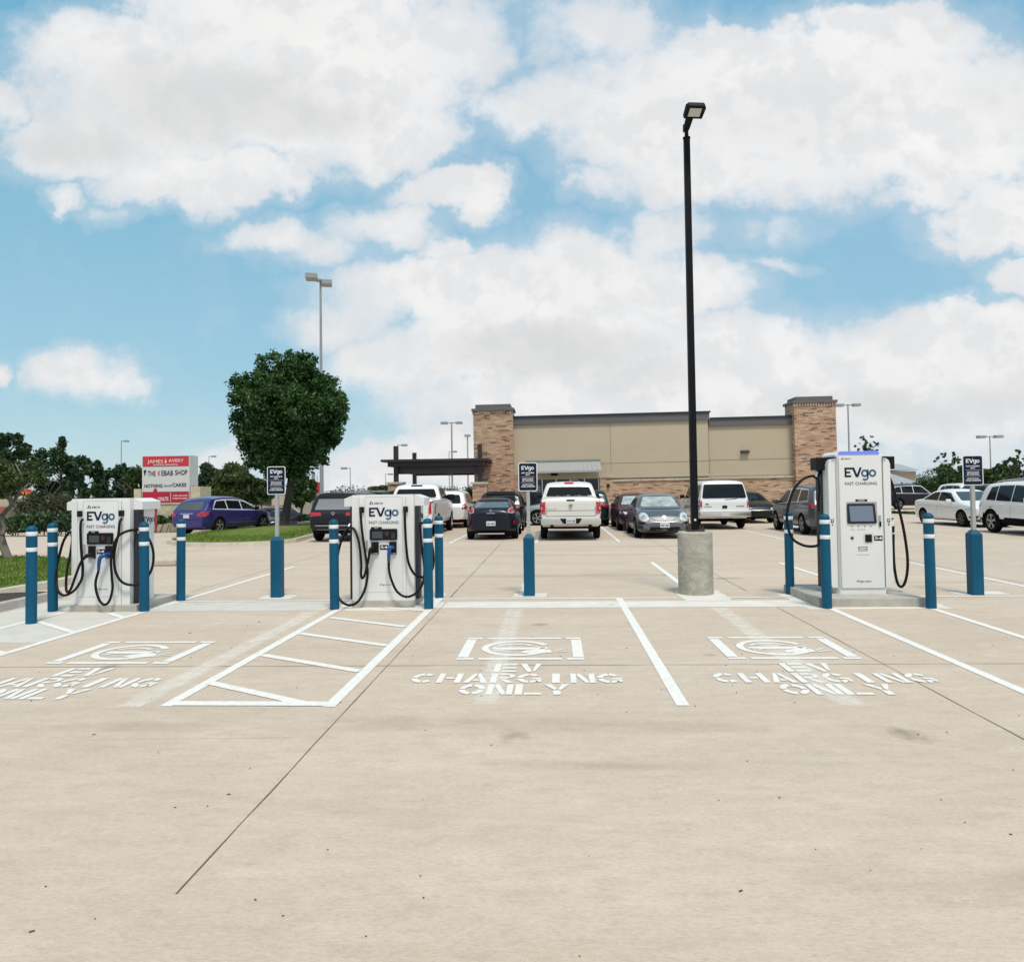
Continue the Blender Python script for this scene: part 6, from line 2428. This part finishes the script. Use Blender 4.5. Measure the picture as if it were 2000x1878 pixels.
# red stop-style post in front of the sign, red kerb at its foot
g = At(304.5, 1020, 41.5)
g.z = zg(g.x, g.y)
t = thing('street_sign', 'narrow red and brown sign post standing in front of the shop directory', 'sign', g)
hz = At(304, 955, g.y).z - g.z
RB = mat('rust_red', (.26, .05, .05), .7, var=.3)
MB().cyl((0, 0, 0), (0, 0, hz), .07, seg=8).build('post', RB, t)
MB().prism([(-.15, hz - .75), (.15, hz - .75), (.15, hz - .2), (0, hz + .1), (-.15, hz - .2)], facing(-.08), .03).build('sign_plate', REDD, t)
MB().prism([(-.42, hz - 1.15), (.15, hz - .85), (.15, hz - 1.1), (-.1, hz - 1.2)], facing(-.08), .03).build('arrow_plate', RB, t)
g1_, g2_ = G(296, 1025), G(345, 1027)
mb = MB()
dd = (g2_ - g1_)
mb.box(((g1_.x + g2_.x) / 2, (g1_.y + g2_.y) / 2, (g1_.z + g2_.z) / 2 + .06), (dd.length, .2, .18), math.atan2(dd.y, dd.x))
tag(mb.build('red_kerb', MATS['red_paint']), kind='structure')

# ------------------------------------------------------------------ grey light poles
POLEG = mat('pole_grey', (.30, .31, .32), .5, .2, var=.08)


def light_pole(px_, ptop, Y, kind, label, r=.10, hw_=.45, wpx=None):
    p = At(px_, ptop, Y)
    z0 = zg(p.x, Y)
    t = thing('light_pole', label, 'street lamp', (p.x, Y, z0), 0, 'grey light poles around the shopping centre')
    h = p.z - z0
    MB().cyl((0, 0, 0), (0, 0, h), r * 1.25, r * .8, 8).build('pole', POLEG, t)
    MB().cyl((0, 0, 0), (0, 0, .6), r * 2.6, r * 2.6, 12).build('pole_base', CONC, t)
    hs = {'double': (-1, 1), 'left': (-1,), 'right': (1,), 'top': (0,)}[kind]
    for s_ in hs:
        mb = MB()
        mb.box((s_ * hw_ * 1.5, 0, h - .1), (hw_ * 1.3, hw_ * 1.1, hw_ * .5), 0, .03)
        if s_:
            mb.box((s_ * hw_ * .5, 0, h - .1), (hw_ * .9, .08, .1))
        mb.build('lamp_head', POLEG, t)
    return t


# the big twin-box one behind the tree
Yb = 50.0
p = At(626, 545, Yb)
z0 = zg(p.x, Yb)
t = thing('light_pole', 'tall grey light pole with two box heads rising behind the round tree', 'street lamp', (p.x, Yb, z0), 0, 'grey light poles around the shopping centre')
h = p.z - z0
MB().cyl((0, 0, 0), (0, 0, h), .15, .07, 12).build('pole', POLEG, t)
MB().cyl((0, 0, 0), (0, 0, .7), .33, .33, 16).build('pole_base', CONC, t)
mb = MB()
mb.box((-.45, -.55, h + .0), (.78, .95, .36), .25, .02)
mb.build('lamp_head', POLEG, t)
mb = MB()
mb.box((.32, .35, h - .2), (.7, .85, .34), .25, .02)
mb.build('lamp_head', POLEG, t)
MB().box((-.05, -.1, h - .12), (.3, .5, .12), .25).build('bracket', POLEG, t)
for a_ in ((237, 860, 95, 'right', 'thin pole with one flat head above the left trees', .07, .45), (408, 890, 110, 'right', 'thin pole with flat head right of the shop directory sign', .06, .5),
           (684, 913, 120, 'left', 'small pole with head to the left, right of the round tree', .08, .7), (753, 925, 150, 'right', 'tiny far pole left of the canopy', .08, .7),
           (777, 868, 100, 'right', 'pole with one head rising above the canopy post', .08, .6), (882, 824, 80, 'double', 'tall twin-headed pole above the canopy', .10, .55),
           (877, 881, 140, 'right', 'far short pole just left of the twin-headed pole', .09, .7), (913, 849, 90, 'top', 'pole with a single top head beside the brick tower', .09, .55),
           (1656, 789, 75, 'double', 'twin-headed pole right of the right brick tower', .09, .55), (1933, 851, 90, 'double', 'twin-headed pole above the right trees', .08, .65)):
    light_pole(*a_[:4], 'grey ' + a_[4], *a_[5:])
p = At(612, 930, 60)
t = thing('light_pole', 'short thick grey post under the round tree, beside the tall pole', 'post', (p.x, 60, zg(p.x, 60)))
MB().cyl((0, 0, 0), (0, 0, 4.5), .14, .14, 10).build('post', POLEG, t)
p = At(620, 962, 62)
t = thing('stop_sign', 'red and white sign far off between the two grey posts under the tree', 'sign', (p.x, 62, zg(p.x, 62)))
zz = p.z - zg(p.x, 62)
MB().cyl((0, 0, 0), (0, 0, zz + 1.5), .03, .03, 6).build('post', POLEG, t)
MB().prism([(.5 * math.cos(R(22.5 + 45 * k)), zz + .45 + .5 * math.sin(R(22.5 + 45 * k))) for k in range(8)], facing(-.05), .02).build('sign_plate', REDS, t)
for (px_, py_, Y, lb) in ((662, 955, 200, 'thin utility post on the horizon, left of the dark suv antenna'), (369, 889, 120, 'thin dark post above the trees right of the shop directory')):
    p = At(px_, py_, Y)
    t = thing('utility_post', lb, 'post', (p.x, Y, zg(p.x, Y)))
    MB().cyl((0, 0, 0), (0, 0, p.z - zg(p.x, Y)), .10, .08, 6).build('post', POLEG, t)

# ------------------------------------------------------------------ far buildings
def bx(parent, name, pa, pb, Y, d, m, base=None):
    """box from photo corner pa (top-left) to pb (bottom-right) at distance Y"""
    a, b = At(pa[0], pa[1], Y), At(pb[0], pb[1], Y)
    z0 = b.z if base is None else base
    mb = MB()
    mb.b2(a.x, b.x, Y, Y + d, z0, a.z)
    return mb.build(name, m, parent)


BEIGE = mat('far_wall', (.42, .36, .29), .9, var=.08, vscale=.2)
FARW = mat('far_white', (.62, .63, .62), .8, var=.05, vscale=.3)
ROOFG = mat('standing_seam', (.36, .37, .38), .5, .2, var=.08, vscale=.5)
t = thing('long_building', 'long low beige shopping building on the horizon between tree and canopy', 'building', (0, 0, 0))
bx(t, 'wall', (560, 968), (770, 1000), 170, 30, BEIGE)
bx(t, 'upper_wall', (660, 958), (700, 969), 172, 20, FARW)
bx(t, 'wall_band', (560, 966), (770, 969.5), 169.6, 1, FARW)
t = thing('tan_building', 'tan building behind the bare-stemmed trees left of the round tree', 'building', (0, 0, 0))
bx(t, 'wall', (470, 960), (560, 1010), 95, 15, BEIGE, -2)
bx(t, 'parapet', (468, 957), (562, 961), 94.8, 15, FARW)
bx(t, 'window', (500, 972), (530, 986), 94.9, .05, DGREY)
t = thing('hip_roof_building', 'beige building with two grey hip roofs right of the tall charger', 'building', (0, 0, 0))


def hip(parent, px0, px1, pxm, py_eave, py_top, Y, d):
    a, b, m_ = At(px0, py_eave, Y), At(px1, py_eave, Y), At(pxm, py_top, Y + d / 2)
    z = a.z
    b.z = z
    zt__ = m_.z
    mb = MB()
    A_, B_, C_, Dq = (a.x, Y, z), (b.x, Y, z), (b.x, Y + d, z), (a.x, Y + d, z)
    k = (b.x - a.x) * .3
    e, f = (m_.x - k * .4, Y + d / 2, zt__), (m_.x + k * .2, Y + d / 2, zt__)
    mb.quad([A_, B_, f, e])
    mb.quad([C_, Dq, e, f])
    mb.quad([B_, C_, f])
    mb.quad([Dq, A_, e])
    mb.quad([A_, Dq, C_, B_])
    return mb.build('roof', ROOFG, parent)


bx(t, 'wall', (1700, 921), (1790, 950), 112, 14, BEIGE)
hip(t, 1690, 1797, 1750, 919, 906, 111, 16)
bx(t, 'wall', (1700, 946), (1762, 990), 101, 10, BEIGE, -.5)
hip(t, 1690, 1800, 1735, 945, 925, 100, 10.5)
mb = MB()
t2 = thing('pale_far_building', 'pale flat-roofed building with rooftop units behind the right hedge', 'building', (0, 0, 0))
bx(t2, 'wall', (1788, 934), (1870, 965), 150, 20, FARW)
bx(t2, 'rooftop_unit', (1791, 928), (1805, 934), 152, 5, GALV)
bx(t2, 'rooftop_unit', (1816, 927), (1831, 934), 152, 5, GALV)
t = thing('petrol_station', 'white petrol station canopy with red sign among the left trees', 'building', (0, 0, 0))
bx(t, 'canopy', (15, 969), (64, 974), 88, 12, FARW)
bx(t, 'column', (37, 974), (41, 1004), 89, .4, FARW)
bx(t, 'kiosk', (41, 977), (62, 1000), 96, 5, mat('kiosk_grey', (.2, .2, .21), .7))
bx(t, 'canopy_sign', (38, 954), (64, 969), 88.5, 2, FARW)
bx(t, 'sign_face', (41, 956), (60, 968), 88.3, .15, mat('sign_orange', (.60, .06, .02), .5))
bx(t, 'sign_stripe', (42, 962), (60, 964), 88.1, .1, mat('sign_yellow', (.75, .40, .05), .5))
t = thing('brick_shop', 'low grey and red building at the far left edge', 'building', (0, 0, 0))
bx(t, 'wall', (-40, 975), (20, 1010), 80, 10, BEIGE, -1.5)
bx(t, 'red_band', (-40, 990), (17, 1002), 79.7, .2, mat('brick_red', (.30, .10, .08), .8))

# ------------------------------------------------------------------ trees
BARK = mat('bark', (.12, .10, .085), .95, var=.4, vscale=6, bump=1.0, bscale=25, stretch=(1, 1, .3))
BARKG = mat('bark_grey', (.15, .132, .105), .9, var=.35, vscale=5, bump=.8, bscale=20, stretch=(1, 1, .3))
LF_OAK = leafmat('leaf_oak', (.015, .050, .015), (.060, .135, .032), .6)
LF_DARK = leafmat('leaf_dark', (.020, .046, .022), (.045, .090, .036), .45)
LF_MID = leafmat('leaf_mid', (.028, .060, .020), (.070, .120, .038), .4)
LF_OLIVE = leafmat('leaf_olive', (.036, .062, .020), (.095, .135, .038), .4)
tr = random.Random(5)


def limbs(mb, p0, r0, n, length, spread, depth=2, up=.7, ang0=None):
    ends = []
    for i in range(n):
        a = (ang0 if ang0 is not None else tr.uniform(0, 6.28)) + 2 * PI * i / n + tr.uniform(-.3, .3)
        d = Vector((math.cos(a) * spread, math.sin(a) * spread, up + tr.uniform(-.1, .3))).normalized()
        L_ = length * tr.uniform(.75, 1.2)
        pm = p0 + d * L_ * .5 + Vector((tr.uniform(-.1, .1), tr.uniform(-.1, .1), .03)) * L_
        p1 = p0 + d * L_ + Vector((0, 0, .12 * L_))
        mb.tube(crom([p0, pm, p1], 3), [r0 * (1 - .55 * k / 6) for k in range(7)], 6)
        ends.append(p1)
        if depth > 1:
            ends += limbs(mb, p1, r0 * .5, 3, length * .62, spread * 1.2, depth - 1, up * .8)
    return ends


def tree(name, label, loc, trunk_h, trunk_r, crown, nleaf, lsize, lf, bark=BARK,  lean=(0, 0), nclump=40, flare=False, group=None, clump=.30, cz=None, stems=1, egg=0.0, flat=.5, lobes=0):
    """crown = (rx, ry, rz); crown centre height cz"""
    t = thing(name, label, 'tree', loc, 0, group)
    rx, ry, rz = crown
    cz = cz if cz else trunk_h + rz * .8
    mb = MB()
    for s_ in range(stems):
        if stems > 1:
            a = 2 * PI * s_ / stems + .4
            b0_ = Vector((math.cos(a) * .12, math.sin(a) * .12, 0))
            tp = Vector((math.cos(a) * rx * .35, math.sin(a) * ry * .35, trunk_h))
            tr_ = trunk_r * .5
        else:
            b0_ = Vector((0, 0, 0))
            tp = Vector((lean[0], lean[1], trunk_h))
            tr_ = trunk_r
        mid = b0_.lerp(tp, .5) + Vector((tr.uniform(-.05, .05), 0, 0)) * trunk_h
        pts = crom([b0_ - Vector((0, 0, .1)), b0_.lerp(mid, .3), mid, tp], 4)
        n_ = len(pts)
        rr = [tr_ * ((1.9 if flare and k == 0 else 1.45 if flare and k < 3 else 1.12 if k < 4 else 1) - .35 * k / n_) for k in range(n_)]
        mb.tube(pts, rr, 10)
        limbs(mb, tp, tr_ * .5, 4, rz * (.42 if nleaf > 50000 else .7), .7, 2)
    mb.build('trunk', bark, t, smooth='all')
    cl = []
    for _ in range(nclump):
        while True:
            v = Vector((tr.uniform(-1, 1), tr.uniform(-1, 1), tr.uniform(-1, 1)))
            if .3 < v.length < 1.12:
                break
        v *= (.88 / max(v.length, .88)) if v.length > .88 else 1
        wz = 1 - egg * v.z
        s = clump * tr.uniform(.5, 1.4)
        an_ = math.atan2(v.z, v.x)
        v *= 1 + .045 * math.sin(3 * an_ + PI) + .05 * math.sin(7 * an_ + v.y * 3)
        cl.append((lean[0] + v.x * rx * wz * (1 - s * .4), lean[1] + v.y * ry * wz * (1 - s * .4), cz + v.z * rz * (1 - s * .5), rx * s, ry * s, rz * s * .85))
    if lobes:
        cl = []
        k = 0
        while k < lobes:
            v = Vector((tr.uniform(-1, 1), tr.uniform(-1, 1), tr.uniform(-1, 1)))
            if not .45 < v.length < 1.0:
                continue
            k += 1
            v *= tr.uniform(.56, .76) / v.length
            lr = tr.uniform(.24, .40)
            for _ in range(11):
                w = Vector((tr.gauss(0, 1), tr.gauss(0, 1), tr.gauss(0, 1))).normalized() * lr * tr.uniform(.45, 1.0)
                s = tr.uniform(.06, .12)
                q = v + w
                if q.length > 1.0 + .05 * math.sin(5 * q.x + 3 * q.z):
                    continue
                cl.append((lean[0] + q.x * rx, lean[1] + q.y * ry, cz + q.z * rz, rx * s * 1.25, ry * s * 1.25, rz * s))
        for _ in range(14):
            w = Vector((tr.uniform(-.5, .5), tr.uniform(-.5, .5), tr.uniform(-.6, .5)))
            cl.append((lean[0] + w.x * rx, lean[1] + w.y * ry, cz + w.z * rz, rx * .16, ry * .16, rz * .16))
    v, f = leaf_cloud(cl, nleaf, lsize, flat)
    np_mesh('crown', v, f, lf, t)
    return t


# the big round tree on the island
g = At(553, 1029, 35.5)
g.z = zg(g.x, g.y)
yt = g.y
rxp = 122 / F_PX * yt
czp = At(565, 806, yt).z - g.z
cxo = At(570, 806, yt).x - g.x
tree('round_tree', 'large round dark green tree on the grass island, a sign post in front', (g.x, yt, g.z + .1), At(555, 925, yt).z - g.z, .24, (rxp * .99, rxp * .99, rxp * 1.08), 98000, .095, LF_OAK, mat('bark_dark', (.055, .048, .042), .95, var=.4, vscale=6, bump=1.0, bscale=25), (cxo, 0), 60, True, cz=czp - .16, clump=.20, flat=.8, lobes=66)
mb = MB()
mb.lathe([(0, .10), (.5, .09), (.9, .04), (1.35, -.02)], seg=20)
o = mb.build('mulch_ring', MULCH, smooth='all', loc=(g.x, yt, g.z + .17))
tag(o, kind='structure')

# leaning crape-myrtle like tree at the left edge
g = G(22, 1103)
t = thing('leaning_tree', 'small leaning tree with grey-brown twin stems at the left picture edge', 'tree', (g.x, g.y, .14))
mb = MB()
yl = g.y
def LP(px_, py_, dy=0):
    q = At(px_, py_, yl + dy)
    return Vector((q.x - g.x, dy, q.z - .14))
for P_, r_ in (([(24, 1106), (14, 1080), (4, 1050), (1, 1020), (10, 1000), (24, 985), (36, 962), (44, 940)], .08), ([(18, 1100), (8, 1075), (-4, 1050), (-14, 1020), (-20, 990), (-18, 950)], .08), ([(5, 1045), (8, 1030), (2, 1012), (-3, 1000)], .05),
               ([(36, 962), (50, 950), (62, 938)], .035), ([(24, 985), (14, 970), (2, 955), (-8, 940)], .04), ([(44, 940), (40, 925), (30, 905)], .03)):
    q = crom([LP(x, y, .1 * i) for i, (x, y) in enumerate(P_)], 4)
    mb.tube(q, [r_ * (1 - .5 * k / len(q)) for k in range(len(q))], 8)
mb.build('trunk', BARKG, t, smooth='all')
cl = []
for (px_, py_, rr_) in ((30, 928, .22), (50, 925, .2), (12, 932, .22), (42, 940, .2), (20, 950, .16), (-5, 930, .24), (-20, 950, .3), (36, 917, .15), (56, 940, .14), (2, 965, .2), (33, 904, .16), (62, 936, .16), (25, 915, .18)):
    q = LP(px_, py_, .3)
    for dy in (-.5, 0, .5):
        cl.append((q.x, q.y + dy, q.z, rr_, rr_ * 1.2, rr_ * .62))
v, f = leaf_cloud(cl, 7000, .04, .8)
np_mesh('crown', v, f, LF_OLIVE, t)

GT = 'trees along the street behind the lot'


def bgtree(px_, ptop, pbot, wpx, Y, lf, label, nleaf=6000, ls=.16, trunk=True, ncl=26, name='street_tree', stems=1, tfrac=.35, clump=.3, bark=BARK, flat=.55, trr=None):
    """tree whose crown spans the given photo rows at distance Y"""
    p = At(px_, ptop, Y)
    z0 = zg(p.x, Y)
    q = At(px_, pbot, Y)
    rz = (p.z - q.z) / 2
    rx = wpx / 2 / F_PX * Y
    cz = (p.z + q.z) / 2 - z0
    return tree(name, label, (p.x, Y, z0), max(.4, q.z - z0 + rz * tfrac), trr or (.014 * Y / 10 + .05), (rx, rx * .8, rz), nleaf, ls, lf, bark, (0, 0), ncl, False, GT, clump, cz, stems, flat=flat)


bgtree(20, 842, 905, 72, 44, LF_DARK, 'layered dark conifer-like tree at the left edge, on a pale bare trunk', 5000, .13, ncl=22, bark=BARKG, tfrac=.8)
bgtree(-8, 905, 985, 90, 50, LF_DARK, 'dark bushy tree cut off by the left picture edge', 5000, .15)
bgtree(95, 872, 1000, 130, 52, LF_DARK, 'large dark live oak above the left charger, with a thin top shoot', 11000, .14, ncl=60, clump=.2, flat=.8)
bgtree(120, 850, 885, 26, 52.5, LF_DARK, 'thin spiky treetop above the large live oak', 900, .12, ncl=8)
bgtree(165, 888, 998, 90, 56, LF_DARK, 'dark live oak between the large oak and the shop directory', 7500, .15, ncl=44, clump=.2, flat=.8)
bgtree(228, 897, 1005, 78, 60, LF_DARK, 'rounded dark tree just left of the shop directory sign', 6500, .15, ncl=40, clump=.22, flat=.8)
bgtree(262, 912, 990, 50, 58, LF_MID, 'mid green tree touching the shop directory sign on its left', 5000, .16, ncl=20)
bgtree(400, 902, 1000, 72, 66, LF_DARK, 'dark tree right of the shop directory sign', 7000, .18, ncl=26)
bgtree(452, 905, 975, 92, 60, LF_OLIVE, 'olive green multi-stemmed tree left of the round tree', 9000, .16, ncl=34, stems=5)
bgtree(500, 930, 985, 80, 62, LF_MID, 'mid green spreading tree behind the round tree, left of its sign', 7000, .16, ncl=26, stems=4)
bgtree(590, 925, 992, 66, 58, LF_MID, 'green tree right of the round tree trunk, under its crown', 7000, .15, ncl=26)
bgtree(745, 948, 965, 60, 90, LF_OLIVE, 'low far bush tree left of the canopy pedestal', 1800, .22, ncl=10)
bgtree(880, 950, 1000, 62, 64, LF_MID, 'light green tree behind the white pickup, crossed by grey poles', 5000, .17, ncl=20)
bgtree(918, 955, 1000, 30, 60, LF_DARK, 'narrow dark tree against the canopy pedestal', 2000, .16, ncl=10)
bgtree(1692, 848, 900, 50, 46, LF_MID, 'thin young tree rising behind the tall charger', 620, .085, ncl=46, clump=.10, trr=.035, flat=.9)
bgtree(1850, 880, 930, 56, 50, LF_MID, 'sparse young tree left of the right sign', 900, .09, ncl=50, clump=.10, trr=.04, flat=.9)
bgtree(1862, 905, 985, 70, 56, LF_MID, 'dense green tree just left of the right sign', 6000, .17, ncl=24)
bgtree(1938, 897, 985, 80, 58, LF_MID, 'round green tree just right of the right sign', 8000, .17, ncl=30)
bgtree(1985, 875, 945, 50, 50, LF_MID, 'sparse leafy young tree at the right picture edge', 1300, .10, ncl=50, clump=.12, trr=.04, flat=.9)
bgtree(1990, 905, 990, 70, 57, LF_OLIVE, 'bushy tree behind the white suv at the right edge', 6000, .17, ncl=22)


def shrub(px0, px1, ptop, pbot, Y, lf, label, n=5000, ls=.12, ncl=18, name='shrub', d=1.2):
    a, b = At(px0, ptop, Y), At(px1, ptop, Y)
    z0 = zg((a.x + b.x) / 2, Y)
    zb_ = At(px0, pbot, Y).z
    zb_ = max(zb_, z0)
    c_ = ((a.x + b.x) / 2, Y, z0)
    t = thing(name, label, 'shrub', c_)
    cl = []
    for i in range(ncl):
        x = tr.uniform(a.x, b.x) - c_[0]
        hh = (a.z - zb_) * tr.uniform(.6, 1.0)
        cl.append((x, tr.uniform(-d, d), zb_ - z0 + hh * .5, (b.x - a.x) / ncl * 2.4, d * .5, hh * .55))
    v, f = leaf_cloud(cl, n, ls, .5)
    np_mesh('foliage', v, f, lf, t)
    for i in range(4):
        x = tr.uniform(a.x * .8 + b.x * .2, a.x * .2 + b.x * .8) - c_[0]
        MB().tube([(x, tr.uniform(-.3, .3), 0), (x + .1, 0, (a.z - z0) * .5)], .025, 5).build('stem', BARK, t)
    return t


shrub(50, 95, 1000, 1035, 36, LF_MID, 'grassy green shrub left of the left charger, across the drive', 5000, .10)
shrub(95, 140, 1008, 1035, 36, LF_DARK, 'dark round shrub touching the left charger, across the drive', 4000, .10)
shrub(-10, 50, 1008, 1036, 37, LF_OLIVE, 'faded low shrub at the left edge, behind the leaning tree', 3000, .10)
shrub(55, 130, 962, 1005, 42, leafmat('leaf_dusky', (.045, .055, .028), (.10, .105, .055), .3), 'dusky brownish shrub in front of the live oak', 4000, .10)
g = Vector((0, 43.5, 0))
shrub(290, 345, 1008, 1021, g.y - .6, LF_MID, 'low strappy plants at the foot of the shop directory sign', 2500, .12, 12, d=.4)
shrub(570, 612, 1005, 1014, 57, LF_DARK, 'low dark hedge in front of the far white sedans', 2500, .12, 12, d=.5)
shrub(1745, 1800, 945, 985, 62, LF_MID, 'hedge below the grey hip roofs', 5000, .16, 18, 'hedge')
shrub(1795, 1840, 930, 985, 60, LF_MID, 'tall hedge between the hip roofs and the right sign', 6000, .16, 18, 'hedge')
shrub(1888, 1925, 930, 985, 62, LF_DARK, 'dark hedge directly behind the right sign post', 5000, .16, 16, 'hedge')
shrub(1740, 1768, 1000, 1030, 44, LF_MID, 'small green shrub behind the right charger cable', 2500, .10, 10)
# far tree line
mb_cl = []
for k in range(150):
    x = -190 + k * 2.9 + tr.uniform(-1, 1)
    if -24 < x < 22 and False:
        continue
    y = 150 + tr.uniform(-5, 25)
    hh = tr.uniform(2.5, 4.5)
    mb_cl.append((x, y, zg(x, y) + hh * .45, 3.2, 2.5, hh * .6))
v, f = leaf_cloud(mb_cl, 90000, .24, .45)
o = np_mesh('far_tree_line', v, f, LF_DARK)
tag(o, 'low dark tree line along the horizon', 'trees', kind='stuff')
